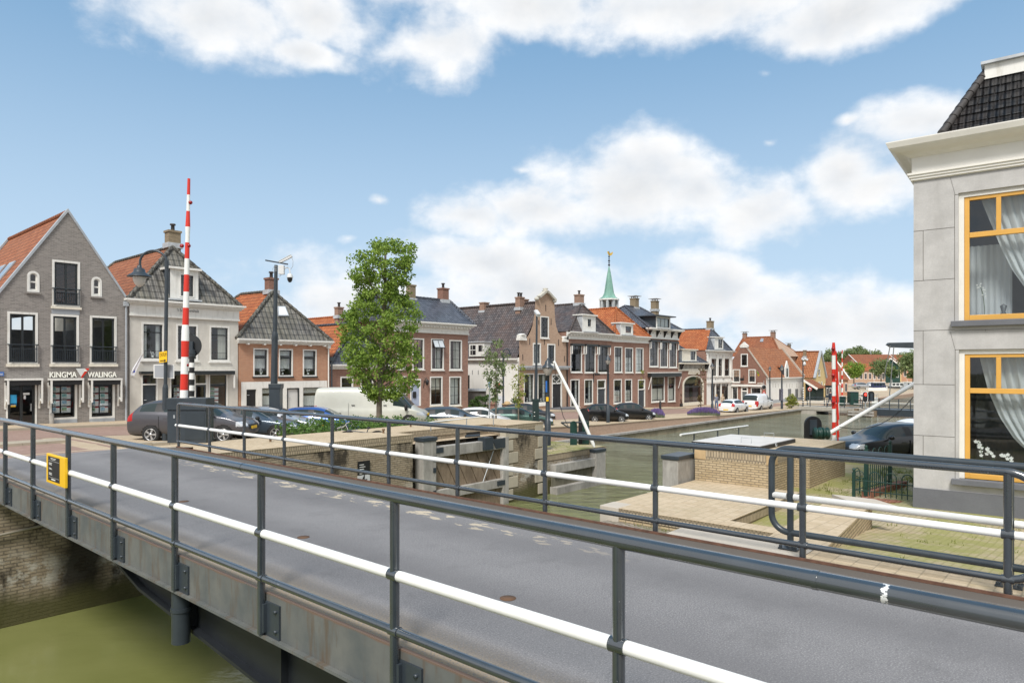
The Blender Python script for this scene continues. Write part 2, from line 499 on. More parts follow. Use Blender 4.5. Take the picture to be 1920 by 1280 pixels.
TL_ORG = m_tile('orange_pantile', (.40, .105, .032), (.58, .20, .07), moss=(.24, .09, .04))
TL_BRN = m_tile('brown_orange_pantile', (.30, .098, .042), (.44, .165, .075), moss=(.17, .085, .05))
TL_ORB = m_tile('orange_brown_pantile', (.36, .130, .052), (.50, .215, .10), moss=(.22, .10, .055))
TL_GRY = m_tile('weathered_grey_pantile', (.095, .092, .088), (.235, .225, .205), w=.30, h=.40, moss=(.20, .19, .13), bump=1.5)
TL_BLU = m_tile('blue_black_glazed_pantile', (.070, .078, .098), (.15, .165, .20), gloss=.32)
TL_DRK = m_tile('dark_old_pantile', (.065, .058, .060), (.15, .135, .135), moss=(.17, .085, .05), gloss=.5)
TL_BLK = m_tile('black_pantile', (.028, .029, .032), (.070, .070, .072), moss=(.06, .045, .035), gloss=.45)
# ================================================================== SETTING: water and land
RL2 = [(7.7, -.22), (12, -1.15), (17, -1.02), (20, -.98), (25, -1.25), (30, -1.6), (40, -2.0), (80, -2.4), (200, -2.6)]
def g(s, t):
    if t > 16:
        k = cl((t - 27) / 11)
        z = tab(QL, s) * (1 - k) + tab(HL, s) * k
        if s > 22.4 and t < 27: z = -1.65 * cl((27 - t) / 5) + z * (1 - cl((27 - t) / 5))
        w = cl((25 - t) / 6.5) * cl((13 - s) / 3)
        if 8.1 < s < 22.46 and t < 20.85: return -.6
        return z * (1 - w) - .03 * w
    k = cl((t - 3.1) / .5) if s < 13.5 else cl((t - 3.2) / 1.5)
    return tab(RL, s) * (1 - k) + tab(RL2, s) * k
def frange(a, b, d):
    n = max(1, round((b - a) / d)); return [a + (b - a) * i / n for i in range(n + 1)]
def sheet(name, ss, ts, mat, dz=0., skirt=0., label=None, cat=None, kind='structure', zf=None):
    b = MB(); zf = zf or g
    vs = [(s, t, zf(s, t) + dz) for t in ts for s in ss]; n = len(ss)
    fs = [(j * n + i, j * n + i + 1, (j + 1) * n + i + 1, (j + 1) * n + i) for j in range(len(ts) - 1) for i in range(n - 1)]
    b.add(vs, fs)
    if skirt:
        for i in range(n - 1):
            for j, flip in ((0, 0), (len(ts) - 1, 1)):
                p, q = Vector(vs[j * n + i]), Vector(vs[j * n + i + 1]); d = Vector((0, 0, skirt))
                b.quad(*((p - d, q - d, q, p) if not flip else (q - d, p - d, p, q)))
        for j in range(len(ts) - 1):
            for i, flip in ((0, 1), (n - 1, 0)):
                p, q = Vector(vs[j * n + i]), Vector(vs[(j + 1) * n + i]); d = Vector((0, 0, skirt))
                b.quad(*((p - d, q - d, q, p) if not flip else (q - d, p - d, p, q)))
    return b.build(name, mat, label=label, cat=cat, kind=kind)

def m_water():
    t = NT('canal_water'); P = t.geo()
    mp = t.n('ShaderNodeMapping'); mp.inputs['Rotation'].default_value = (0, 0, rad(48.75)); mp.inputs['Scale'].default_value = (1, 1, 1); t.l(P, mp.inputs['Vector'])
    wv = t.noise(t.stretch(mp.outputs[0], (.55, 1.5, 1)), 1.0, 5, .62)
    n1 = t.noise(t.stretch(P, (1.3, .8, 1)), 2.4, 6, .66); n2 = t.noise(P, .35, 3); n3 = t.noise(P, 9, 3, .6)
    far = t.n('ShaderNodeSeparateXYZ'); t.l(P, far.inputs[0])
    k = t.ramp(far.outputs[0], 7, 28, .03, 1.0)             # calm inside the lock, ruffled by wind on the open canal
    h = t.math('ADD', t.math('MULTIPLY', n1, .35), t.math('MULTIPLY', wv, 1.3)); k = t.math('MULTIPLY', k, t.ramp(t.noise(t.stretch(P, (1, .6, 1)), .22, 3), .38, .62, .35, 1.0))
    bm = t.n('ShaderNodeBump'); bm.inputs['Distance'].default_value = 1.6; t.l(k, bm.inputs['Strength']); t.l(h, bm.inputs['Height'])
    t.l(bm.outputs[0], t.bs.inputs['Normal'])
    canal_tone = t.ramp(far.outputs[0], 14, 40)  # open canal paled in colour to imitate sky reflected by ripples
    col = t.mix(t.ramp(n2, .3, .7), (.155, .168, .052), (.205, .214, .078))
    col = t.mix(canal_tone, col, (.19, .195, .14))
    t.bs.inputs['IOR'].default_value = 1.33
    return t.done(col, .06, spec=.5)
sheet('water', [-80, -20, 0, 10, 20, 30, 60, 120, 260], [-60, 0, 8, 12, 18, 28, 60], m_water(), zf=lambda s, t: WATER)
sheet('canal_bed', [-900, 1500], [-900, 1500], m_stone('canal_tone', (.10, .10, .05), .2, .2), zf=lambda s, t: -5.0)

def m_paving(name, c1, c2, mo, w=.2, h=.1, moss=None, mossk=.5, bump=.25, ms=.008, thr=.48):
    t = NT(name); uv = t.uv()
    b = t.brick(uv, w, h, c1, c2, mo, ms)
    n = t.noise(uv, .35, 7, .62); f = t.noise(uv, 14, 3)
    col = t.mix(t.ramp(n, .35, .7, 0, .35), b.outputs['Color'], scale3(c1, .55))
    col = t.mix(t.ramp(f, .3, .75, 0, .3), col, scale3(c2, 1.3))
    if moss:
        a = t.noise(uv, .8, 7, .7)
        col = t.mix(t.ramp(a, thr, thr + .14, 0, mossk), col, moss)
    t.bump(t.math('MULTIPLY_ADD', b.outputs['Fac'], -1.0, t.math('MULTIPLY', f, .4)), bump, .012)
    return t.done(col, .9, spec=.2)
PV_RED = m_paving('red_clinker_paving', (.27, .175, .140), (.36, .25, .205), (.24, .18, .15))
PV_TAN = m_paving('tan_clinker_paving', (.44, .345, .235), (.54, .44, .32), (.30, .24, .17), .2, .1)
PV_TOP = m_paving('tan_brick_coping', (.47, .37, .245), (.58, .475, .34), (.33, .27, .19), .1, .21, moss=(.24, .25, .12), mossk=.25, thr=.55)
PV_GRASS = m_paving('grass_grown_cobbles', (.37, .305, .20), (.45, .38, .255), (.27, .235, .13), .2, .1, moss=(.26, .26, .085), mossk=.85, bump=.5, ms=.011, thr=.44)
PV_COB = m_paving('grey_cobbles', (.25, .22, .185), (.35, .31, .26), (.12, .11, .08), .2, .1, moss=(.15, .15, .06), mossk=.45, bump=.6, ms=.016)
SLAB = m_stone('pale_slab', (.52, .47, .40), .1, 1.5)

def m_asphalt(name, deck=False):
    t = NT(name); P = t.geo(); sp = t.n('ShaderNodeSeparateXYZ'); t.l(P, sp.inputs[0])
    big = t.noise(P, .55, 5, .6); fine = t.noise(P, 75, 2, .7); mid = t.noise(P, 38, 3)
    col = t.mix(t.ramp(big, .3, .7), (.165, .162, .168), (.21, .206, .21))
    col = t.mix(t.ramp(fine, .48, .70, 0, .7), col, (.38, .37, .36))
    col = t.mix(t.ramp(mid, .46, .25, 0, .5), col, (.10, .10, .10))
    col = t.mix(t.ramp(t.noise(P, 1.6, 7, .7), .52, .72, 0, .4), col, (.115, .113, .115))
    if deck:
        s = sp.outputs[0]
        # worn light patches in a line along the far wheel track
        band = t.ramp(t.math('ABSOLUTE', t.math('SUBTRACT', s, 6.5)), .12, .5, 1, 0)
        w = t.noise(t.stretch(P, (2.4, 1.0, 1)), 2.6, 6, .6)
        m = t.ramp(t.math('MULTIPLY', w, band), .535, .565)
        ln = t.math('MULTIPLY', t.ramp(sp.outputs[1], 3.5, 6.5), t.ramp(sp.outputs[1], 17, 14))
        col = t.mix(t.math('MULTIPLY', m, ln), col, (.56, .48, .36))
        # grit and rust gathered along both edges
        e1 = t.ramp(t.math('ADD', s, t.math('MULTIPLY', big, .3)), 3.98, 3.50, 0, .95)
        g1 = t.noise(P, 60, 3)
        col = t.mix(t.math('MULTIPLY', e1, t.ramp(g1, .30, .55)), col, (.36, .28, .185))
        e2 = t.ramp(t.math('ADD', s, t.math('MULTIPLY', big, .15)), 7.42, 7.50, 0, .9)
        col = t.mix(e2, col, (.115, .098, .082))
        # soft tyre tracks
        tr = t.ramp(t.math('ABSOLUTE', t.math('SUBTRACT', t.math('ABSOLUTE', t.math('SUBTRACT', s, 5.4)), .8)), .1, .55, .40, 0)
        col = t.mix(tr, col, (.115, .113, .118))
    t.bump(t.math('ADD', fine, mid), .16, .006)
    return t.done(col, .92, spec=.2)
ASPH = m_asphalt('asphalt'); DECKM = m_asphalt('deck_asphalt', True)

# left bank: one sheet for the quarter, overlays for road, pavement and parking
sA = [-400, -200, -100, -60, -40, -30, -20, -15, -10, -6, -3] + frange(0, 8.08, 1.01) + frange(8.12, 27.2, 1.06)
tA = frange(18.4, 20.84, .61) + frange(20.87, 40, .87) + [45, 55, 80, 120, 200, 400]
sheet('land', sA, tA, PV_TAN)
sB = frange(27.2, 100, 2.6) + [110, 130, 160, 200, 250, 300, 500, 900]
tB = frange(27.3, 40, 1.1) + [45, 55, 80, 120, 200, 400, 900]
sheet('land', sB, tB, PV_TAN)
sheet('land', [240, 300, 600, 1000], [-900, -300, -60, 0, 10, 27.3], m_stone('far_ground', (.09, .12, .05), .2, .05), zf=lambda s, t: -2.75)
# right bank
sC = [7.78, 8.2, 8.6] + frange(9, 16.6, .5) + frange(17, 22, 1) + [25, 28, 30, 35, 40, 60, 80, 120, 240]
tC = [-400, -100, -40, -15, -6, -3, 0, 1, 2, 2.6, 3.1, 3.35, 3.6, 4.2, 5, 6, 7, 8.0]
sheet('land', sC, tC, PV_GRASS)
sheet('cobbles', frange(7.80, 12.25, .4), frange(3.4, 8.0, .5), PV_COB, .004)
# the near abutment under the camera
b = MB(); b.box(-40, 3.05, -60, 1.2, -5, -.25); b.build('land', PV_COB, kind='structure')
b = MB(); b.box(3.05, 7.9, -40, .6, -5, -.62); b.build('land', CONC, kind='structure')

# street surface, asphalt apron of the bridge, pavement in front of the houses
sheet('road', [-60, -40, -20, -10] + frange(-4, 92, 2.4), [22.6, 24, 26, 27.5, 29, 30.2, 30.2001] if False else frange(31.0, 36.6, .7), PV_RED, .006)
sheet('road', [-60, -40, -20, -10] + frange(-4, 8.6, 1.2), frange(22.4, 31.0, .86), PV_RED, .005)
sheet('road', [-30, -15, -8, -4] + frange(-1, 8.0, .9), frange(18.42, 22.45, .5), ASPH, .008)
WLINE = m_paint('road_marking_white', (.70, .70, .67), .6, .08)
sheet('road_marking', frange(-6, 8.3, 1.1), [22.30, 22.46], WLINE, .013)
sheet('road_marking', frange(-6, 3.5, 1.1), [24.3, 24.42], WLINE, .011)
sheet('pavement', [-60, -40, -20, -10] + frange(-4, 72, 2.0), [36.6, 36.75, 37.6, 38.4, 39.4], PV_TAN, .10, skirt=.10)
KERB = m_stone('kerb_stone', (.40, .35, .27), .1, 2)
b = MB()
for a, c in zip(frange(-60, 71.5, 2.0), frange(-60, 71.5, 2.0)[1:]):
    z0, z1 = g(a, 36.5) + .115, g(c, 36.5) + .115
    b.add([(a, 36.42, z0 - .2), (c, 36.42, z1 - .2), (c, 36.6, z1 - .2), (a, 36.6, z0 - .2), (a, 36.42, z0), (c, 36.42, z1), (c, 36.6, z1), (a, 36.6, z0)],
          [(0, 1, 5, 4), (2, 3, 7, 6), (4, 5, 6, 7), (0, 4, 7, 3), (1, 2, 6, 5)])
b.build('kerb', KERB, kind='structure')
b = MB()   # the low kerb island at the mouth of the bridge, on the parking side
for a, c in zip(frange(8.6, 11.0, .6), frange(8.6, 11.0, .6)[1:]):
    b.box(a, c - .01, 25.6, 25.9, g(a, 25.7) - .1, g(a, 25.7) + .09)
for a, c in zip(frange(3.0, 8.0, .7), frange(3.0, 8.0, .7)[1:]):
    b.box(a, c - .01, 28.2, 29.2, g(a, 28.7) - .1, g(a, 28.7) + .10)
b.build('kerb', KERB, kind='structure')

# ================================================================== BRIDGE
SN, SF = 3.22, 7.71          # the two railing lines
TN = [on_s(p, HY, SN).y for p in (1160, 740, 490, 328, 213, 128, 62, 10)]
TF = [on_s(p, HY, SF).y for p in (1890, 1505, 1229, 1022, 858, 729, 623, 533, 458, 393, 335)]
TN = [.12] + TN + [TN[-1] + 1.66]
ZT, ZM, ZL = 1.14, .567, .155
br = empty('bridge', (5.4, 9, -.5), 0, 'narrow grey road bridge with dark steel girders crossing the green canal', 'bridge')
b = MB(); b.box(3.30, 7.66, -6, 18.42, -.30, 0.0); b.build('deck', DECKM, br, True)
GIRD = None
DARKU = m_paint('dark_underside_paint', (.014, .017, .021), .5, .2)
def m_girder():
    t = NT('weathered_girder'); P = t.geo()
    d = t.noise(t.stretch(P, (1, 5, .7)), 1.6, 6, .68); n = t.noise(P, 3, 5)
    col = t.mix(t.ramp(n, .3, .7), (.085, .096, .096), (.150, .152, .138))
    col = t.mix(t.ramp(d, .50, .66, 0, .8), col, (.105, .075, .048))
    sp = t.n('ShaderNodeSeparateXYZ'); t.l(P, sp.inputs[0])
    top = t.ramp(t.math('ADD', sp.outputs[2], t.math('MULTIPLY', n, .05)), .018, .034)
    col = t.mix(top, col, (.16, .105, .075))
    return t.done(col, .75, .0)
GIRD = m_girder()
RUST = m_paint('rusty_edge_angle', (.125, .062, .04), .85, .35, scale=8)
for nm, s0, s1 in (('near', 3.262, 3.298), ('far', 7.664, 7.69)):
    b = MB()
    b.box(s0, s1, -6, 18.42, -.37, 0.012)
    b.box(s0 - .05 if nm == 'near' else s0, s1 if nm == 'near' else s1 + .05, -6, 18.42, -.40, -.372)
    b.build('edge_girder', GIRD, br, True)
b = MB(); b.box(7.64, 7.662, -6, 18.42, .002, .03); b.build('edge_angle', RUST, br, True)
# haunched main girders below the deck, deepest towards the camera side
for s0 in (3.55, 7.0):
    b = MB()
    prof = [(11.0, -.41), (-4, -.41), (-4, -2.0), (0, -1.75), (5.6, -1.15), (9.5, -.78)]
    b.prism([(s0, t, z) for t, z in prof], (.05, 0, 0))
    for (ta, za), (tb, zb) in zip(prof[2:], prof[3:] + prof[:1]):
        b.bar((s0 + .025, ta, za), (s0 + .025, tb, zb), .22, .04)
    for tt in (2, 4, 6, 8):
        zb = tab([(-4, -2.0), (0, -1.75), (5.6, -1.15), (9.5, -.78)], tt)
        b.box(s0 - .08, s0, tt, tt + .03, zb, -.41)
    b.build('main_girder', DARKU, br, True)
b = MB()
for tt in frange(0, 17, 1.7): b.box(3.34, 7.6, tt, tt + .12, -.46, -.31)
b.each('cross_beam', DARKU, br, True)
b = MB(); pp = on_s(331, 1100, 3.3)
b.tube([(3.35, pp.y, -.38), (3.35, pp.y, -1.02)], .10, 16); b.tube([(3.35, pp.y, -.62), (3.35, pp.y, -.66)], .112, 16)
b.build('support_tube', DARKP, br, True)
b = MB()
for tt in (.35, 4.12, 7.5, 10.9):
    b.lathe([(.075, .002), (.075, .005), (.0, .005)], (4.64, tt, 0), 16)
b.each('bolt_hole', m_paint('rust_brown', (.12, .065, .035), .9, .3), br, True)
TSC = on_s(1662, HY, SN).y
def m_worn(base, nm):
    t = NT(nm); P = t.geo(); n = t.noise(P, 5, 5); c = t.noise(t.stretch(P, (1, .45, 1)), 38, 4, .7); c2 = t.noise(P, 2.2, 3)
    col = t.mix(t.ramp(n, .3, .7), scale3(base, .85), scale3(base, 1.2))
    m = t.math('MULTIPLY', t.ramp(c, .70, .74), t.ramp(c2, .46, .56))
    col = t.mix(m, col, (.55, .56, .56))
    sp = t.n('ShaderNodeSeparateXYZ'); t.l(P, sp.inputs[0])
    sc_ = t.math('MULTIPLY', t.ramp(t.math('ABSOLUTE', t.math('SUBTRACT', sp.outputs[1], TSC)), .010, .04, 1, 0), t.math('LESS_THAN', sp.outputs[0], 3.4))
    sc_ = t.ramp(t.math('MULTIPLY', sc_, t.noise(t.stretch(P, (1, 1, 2.2)), 34, 5, .75)), .47, .50)
    col = t.mix(sc_, col, (.75, .76, .76))
    t.bs.inputs['Coat Weight'].default_value = 1.0; t.bs.inputs['Coat Roughness'].default_value = .14; t.bs.inputs['Coat IOR'].default_value = 1.8
    return t.done(col, t.ramp(n, .3, .7, .22, .36))
RAILW2 = m_worn((.026, .034, .042), 'chipped_grey_railing')
def arc(c, r, a0, a1, n, f): return [f(c[0] + r * math.cos(a0 + (a1 - a0) * i / n), c[1] + r * math.sin(a0 + (a1 - a0) * i / n)) for i in range(n + 1)]
def railing(name, root, s, posts, t0, t1, zb, near):
    rl = empty(name, (s, posts[0], 0)); rl.parent = root
    rl.location = Vector((s, posts[0], 0)) - root.location; KIDS.setdefault(root.name, []).append(rl)
    for tt in posts:
        b = MB(); b.tube([(s, tt, zb), (s, tt, ZT - .01)], .036, 14)
        for z, r in ((ZM, .046), (ZL, .040)):
            b.tube([(s, tt - .05, z), (s, tt + .05, z)], r, 14)
        b.build('post', RAILW2, rl, True)
        if near:
            b = MB(); b.box(s + .022, s + .042, tt - .27, tt - .03, -.38, -.06); b.box(s - .012, s + .022, tt - .06, tt + .0, -.34, -.08)
            for dz in (-.30, -.12):
                b.lathe([(.016, 0), (.016, .02), (0, .02)], (0, 0, 0), 8, mat=Matrix.Translation((s + .022, tt - .22, dz)) @ Matrix.Rotation(rad(-90), 4, 'Y'))
            b.build('bracket', DARKP, rl, True)
        else:
            b = MB(); b.box(s - .05, s - .02, tt - .12, tt + .12, -.30, -.03); b.build('bracket', DARKP, rl, True)
    return rl
rl = railing('railing', br, SN, TN, 0, 0, -.36, True)
b = MB(); b.tube([(SN, -.2, ZT), (SN, 5, ZT)], .042, 18); b.tube([(SN, 5, ZT), (SN, 10.2, ZT)], .042, 18); b.tube([(SN, 10.2, ZT), (SN, 18.4, ZT)], .042, 18)
for tt in (6.25, 11.6, 1.0): b.tube([(SN, tt - .012, ZT), (SN, tt + .012, ZT)], .0445, 18)
b.build('top_rail', RAILW2, rl, True)
b = MB()
for a, c in zip(TN, TN[1:] + [18.5]):
    b.tube([(SN, a + .035, ZM), (SN, c - .035, ZM)], .040, 18)
b.tube([(SN, -.3, ZM), (SN, TN[0] - .035, ZM)], .040, 18)
b.build('middle_rail', RAILW, rl, True)
b = MB(); b.tube([(SN, -.3, ZL), (SN, 18.4, ZL)], .033, 16); b.build('lower_rail', RAILW2, rl, True)

rl = railing('railing', br, SF, TF, 0, 0, -.25, False)
te, ts_ = TF[-1] + .02, TF[0] - .28
def yz(y, z): return (SF, y, z)
b = MB()
P = arc((te - .10, ZT - .12), .12, 0, math.pi / 2, 6, yz)
P = [(SF, te + .02, ZL)] + P
R2 = (ZT - ZL) / 2
P += [(SF, ts_ + .30, ZT)] + arc((ts_ + .30, ZT - .30), .30, math.pi / 2, math.pi, 8, yz) + arc((ts_ + .30, ZL + .30), .30, math.pi, 1.5 * math.pi, 8, yz)[0:]
b.tube(P, .038, 14); b.build('top_rail', RAILW2, rl, True)
b = MB()
for a, c in zip(TF, TF[1:]): b.tube([(SF, a + .035, ZM), (SF, c - .035, ZM)], .038, 16)
b.tube([(SF, ts_ + .03, ZM), (SF, TF[0] - .035, ZM)], .038, 16); b.tube([(SF, TF[-1] + .03, ZM), (SF, te + .14, ZM)], .038, 16)
b.build('middle_rail', RAILW, rl, True)
b = MB(); b.tube([(SF, ts_ + .30, ZL), (SF, te, ZL)], .032, 14); b.build('lower_rail', RAILW2, rl, True)

# second railing on the land behind it
SL = 8.2
lr = empty('land_railing', (SL, 1.5, g(SL, 1.5)), 0, 'dark railing with white middle rail standing on bolted foot plates on the paved bank', 'railing')
tl, tr_ = on_s(1482, HY, SL).y, on_s(1893, HY, SL).y
def yz2(y, z): return (SL, y, z)
for tt in (tl, tr_, tr_ - 2.1, tr_ - 4.2):
    b = MB(); z0 = -.03; b.tube([(SL, tt, z0), (SL, tt, ZT - .02)], .037, 14); b.build('post', RAILD, lr, True)
    b = MB(); b.box(SL - .11, SL + .11, tt - .11, tt + .11, z0, z0 + .018); 
    b.tube([(SL, tt, z0 + .018), (SL, tt, z0 + .05)], [.05, .04], 12)
    for dx in (-.085, .085):
        for dy in (-.085, .085): b.lathe([(.02, 0), (.02, .025), (.011, .027), (.011, .05), (0, .05)], (SL + dx, tt + dy, z0 + .018), 6, smooth=False)
    b.build('foot_plate', DARKP, lr, True, bevel=.004)
b = MB()
P = [(SL, -4, ZT)] + arc((tl + .02, ZT - .2), .2, math.pi / 2, 0, 8, yz2) + arc((tl + .02, ZL + .2), .2, 0, -math.pi / 2, 8, yz2) + [(SL, -4, ZL)]
b.tube(P, .038, 14); b.build('top_rail', RAILD, lr, True)
b = MB(); 
for a, c in ((tl + .2, tl + .04), (tl - .04, tr_ + .04), (tr_ - .04, tr_ - 2.06), (tr_ - 2.14, -4)): b.tube([(SL, a, ZM + .01), (SL, c, ZM + .01)], .038, 16)
b.build('middle_rail', RAILW, lr, True)

# yellow notice on the near railing (its square code is left out)
p0 = on_s(118, 880, SN - .05)
nb = empty('notice_board', p0, 0, 'yellow notice board with black panel strapped to the near bridge railing', 'sign')
w, h = .52, .62
ta = on_s(99, 688, SN).y; tb = on_s(134, 688, SN).y
za = on_s(99, 848, SN).z; zb = on_s(134, 914, SN).z
b = MB(); b.box(SN - .085, SN - .045, tb, ta, zb, za); b.build('backing', YELLOW, nb, True, bevel=.008)
d = ta - tb; H = za - zb
b = MB(); b.box(SN - .088, SN - .0845, tb + d * .26, ta - d * .11, zb + H * .10, za - H * .07); b.build('panel', BLACK, nb, True)
PRINT = m_flat('white_print', (.72, .72, .70), .6)
b = MB()
def barp(u0, u1, v0, v1): b.box(SN - .0892, SN - .0878, ta - d * u1, ta - d * u0, zb + H * v0, zb + H * v1)
for k, (u0, u1, v) in enumerate([(.25, .55, .87), (.28, .52, .83), (.17, .34, .70), (.17, .31, .67), (.17, .33, .64), (.17, .30, .52), (.17, .34, .49), (.17, .33, .36), (.17, .31, .33), (.17, .34, .30), (.15, .72, .22), (.15, .72, .78)]):
    barp(u0, u1, v, v + (.015 if k not in (10, 11) else .005))
barp(.30, .52, .14, .18)
b.build('print', PRINT, nb, True)

# ================================================================== LOCK WALLS, LEFT BANK
def m_lockbrick(name, algae=True):
    t = NT(name); uv = t.uv(); P = t.geo()
    b = t.brick(uv, .23, .072, (.275, .225, .155), (.415, .345, .25), (.15, .13, .10), .013)
    n = t.noise(P, .55, 7, .65); f = t.noise(P, 8, 4)
    col = t.mix(t.ramp(n, .38, .62, 0, .6), b.outputs['Color'], (.20, .15, .095))
    col = t.mix(t.ramp(f, .3, .75, 0, .3), col, (.55, .47, .36))
    bl = t.noise(t.stretch(P, (1, 1, .5)), .75, 7, .68)
    col = t.mix(t.ramp(bl, .52, .60, 0, .9), col, (.035, .030, .024))
    sp = t.n('ShaderNodeSeparateXYZ'); t.l(P, sp.inputs[0])
    hz = t.math('ADD', sp.outputs[2], t.math('MULTIPLY', n, 1.2))
    lime = t.math('MULTIPLY', t.math('MULTIPLY', t.ramp(hz, -1.55, -1.2, 1, 0), t.ramp(hz, -2.1, -1.8)), t.ramp(t.noise(P, 2.5, 6, .7), .46, .54))
    col = t.mix(t.math('MULTIPLY', lime, .7), col, (.55, .53, .47))
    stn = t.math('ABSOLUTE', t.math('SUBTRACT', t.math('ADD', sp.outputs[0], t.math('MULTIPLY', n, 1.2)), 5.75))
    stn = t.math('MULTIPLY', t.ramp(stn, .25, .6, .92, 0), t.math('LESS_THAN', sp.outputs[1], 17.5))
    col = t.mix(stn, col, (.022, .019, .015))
    if algae: col = t.mix(t.ramp(hz, -2.35, -1.95, .92, 0), col, (.085, .082, .030))
    t.bump(t.math('MULTIPLY_ADD', b.outputs['Fac'], -1.0, t.math('MULTIPLY', f, .6)), .7, .02)
    return t.done(col, .92, spec=.2)
LOCKB = m_lockbrick('old_lock_brick')
SOLD = m_paving('soldier_course_brick', (.33, .265, .18), (.46, .38, .27), (.16, .135, .10), .075, .21, ms=.014, bump=.6)
TB = 17.25
b = MB(); b.box(2.9, 8.0, TB, 19.2, -5, -.66); b.box(-60, 2.9, TB, 18.4, -5, -.08)
b.build('abutment_wall', LOCKB, origin=(3, TB, WATER), label='stained brick abutment wall under the far end of the bridge', cat='wall')
T0 = 18.0
lw = empty('lock_wall', (14, 19, WATER), 0, 'long brick lock wall with tan coping and stone quoins along the left lock chamber', 'wall')
ZW = -.2
b = MB()
b.box(8.0, 15.35, T0, 20.9, -5, ZW - .26); b.box(15.35, 20.15, T0 + .95, 20.9, -5, ZW - .26); b.box(20.15, 22.45, T0, 22.6, -5, ZW - .26)
b.build('wall_face', LOCKB, lw, True)
b = MB()
b.box(8.0, 15.35, T0 - .02, 20.9, ZW - .258, ZW - .02); b.box(15.35, 20.15, T0 + .93, 20.9, ZW - .258, ZW - .02); b.box(20.15, 22.47, T0 - .02, 22.6, ZW - .258, ZW - .02)
b.build('soldier_course', SOLD, lw, True)
b = MB()
b.box(8.0, 15.37, T0 - .03, 20.9, ZW - .018, ZW); b.box(15.37, 20.13, T0 + .92, 20.9, ZW - .018, ZW); b.box(20.13, 22.48, T0 - .03, 22.6, ZW - .018, ZW)
b.build('coping', PV_TOP, lw, True)
b = MB()
QUO = m_stone('quoin_stone', (.46, .41, .32), .15, 1.5, (.26, .23, .17))
for i, z in enumerate(frange(-3.2, -.75, .45)):
    b.box(20.12, 20.12 + (.75 if i % 2 else .45), T0 - .025, T0 + .3, z, z + .43)
    b.box(21.95 if i % 2 else 22.15, 22.49, T0 - .025, T0 + .3, z, z + .43)
b.build('quoin', QUO, lw, True, bevel=.01)
b = MB()   # dark winch niche in the wall above the gate
n0, n1_ = on_t(875, 811, T0 + .93), on_t(899, 827, T0 + .93); b.box(n0.x, n1_.x, T0 + .90, T0 + .96, n1_.z, n0.z); b.build('niche', BLACK, lw, True)
for (px, py) in ((385, 862), (859, 812), (1760, 812)):
    pass
b = MB()
for (px, py) in ((507, 828), (719, 812), (770, 800)):
    p = on_z(px, py, ZW); b.lathe([(.035, 0), (.035, .10), (.055, .10), (.055, .16), (.0, .17)], p, 10)
b.each('bollard_pin', m_paint('rusty_iron', (.20, .13, .08), .8, .3), lw, True)

rp = empty('rope', (3, TB - .05, -1.2), 0, 'slack grey mooring rope hanging along the stained abutment wall', 'rope')
b = MB(); b.tube([(-2 + 9.5 * u, TB - .07, -1.05 - .75 * (1 - u) + .5 * (u - .5) ** 2) for u in [i / 14 for i in range(15)]], .03, 6); b.build('line', m_paint('rope_fibre', (.32, .29, .23), .9, .2), rp, True)
# info board on the lock wall, plain lines instead of the code
p = on_t(681, 884, T0); ib = empty('information_board', (p.x, p.y, p.z), 0, 'small dark information board fixed on the brick lock wall', 'sign')
a = on_t(670, 865, T0); c = on_t(692, 902, T0); zm = on_t(681, 889, T0).z
b = MB(); b.box(a.x, c.x, T0 - .05, T0 - .01, zm, a.z); b.build('panel', BLACK, ib, True)
b = MB(); b.box(a.x, c.x, T0 - .048, T0 - .01, c.z, zm - .01)
b.build('lower_panel', m_flat('pale_print', (.55, .56, .57), .5), ib, True)
b = MB()
for k in range(5): b.box(a.x + .05, a.x + .22 + .05 * (k % 2), T0 - .053, T0 - .049, a.z - .12 - .07 * k, a.z - .10 - .07 * k)
mm = (a.x + c.x) / 2
b.build('print', PRINT, ib, True)
b = MB(); b.prism([(mm - .12, T0 - .05, c.z + .10), (mm + .12, T0 - .05, c.z + .10), (mm + .08, T0 - .05, c.z + .04), (mm - .08, T0 - .05, c.z + .04)], (0, -.004, 0))
b.prism([(mm - .08, T0 - .05, c.z + .11), (mm + .02, T0 - .05, c.z + .27), (mm + .02, T0 - .05, c.z + .11)], (0, -.004, 0))
b.build('boat_symbol', BLACK, ib, True)

# wooden lock gates
def m_wood(name, c, c2):
    t = NT(name); P = t.obj(); n = t.noise(t.stretch(P, (1.2, 1.2, .35)), 7, 6, .7); n2 = t.noise(P, 1.2, 4)
    col = t.mix(t.ramp(n, .3, .7), c, c2); col = t.mix(t.ramp(n2, .45, .7, 0, .5), col, scale3(c, .45))
    t.bump(n, .3, .01); return t.done(col, .88, spec=.2)
WOODG = m_wood('silvered_oak', (.28, .265, .24), (.45, .43, .395))
WOODB = m_wood('brown_planks', (.17, .125, .085), (.30, .235, .17))
gt = empty('lock_gate', (15.5, T0, WATER), 0, 'grey oak lock gate with diagonal planks folded back in the brick lock wall', 'lock gate')
TG = T0 + .12
def G(px, py): p = on_t(px, py, TG); return (p.x, p.z)
sa, sb = G(787, 800)[0], G(812, 800)[0]; se0, se1 = G(938, 800)[0], G(949, 800)[0]
b = MB(); b.box(sa, sb, TG - .18, TG + .25, -3.9, G(800, 826)[1]); b.build('heel_post', WOODG, gt, True, bevel=.02)
b = MB(); b.box(sa - .03, sb + .03, TG - .21, TG + .28, G(800, 826)[1], G(800, 819)[1]); b.build('post_cap', DARKP, gt, True, bevel=.01)
b = MB(); b.box(se0, se1, TG - .15, TG + .2, -3.9, G(945, 818)[1]); b.build('mitre_post', WOODG, gt, True, bevel=.015)
zt0, zt1 = G(813, 837)[1], G(813, 857)[1]
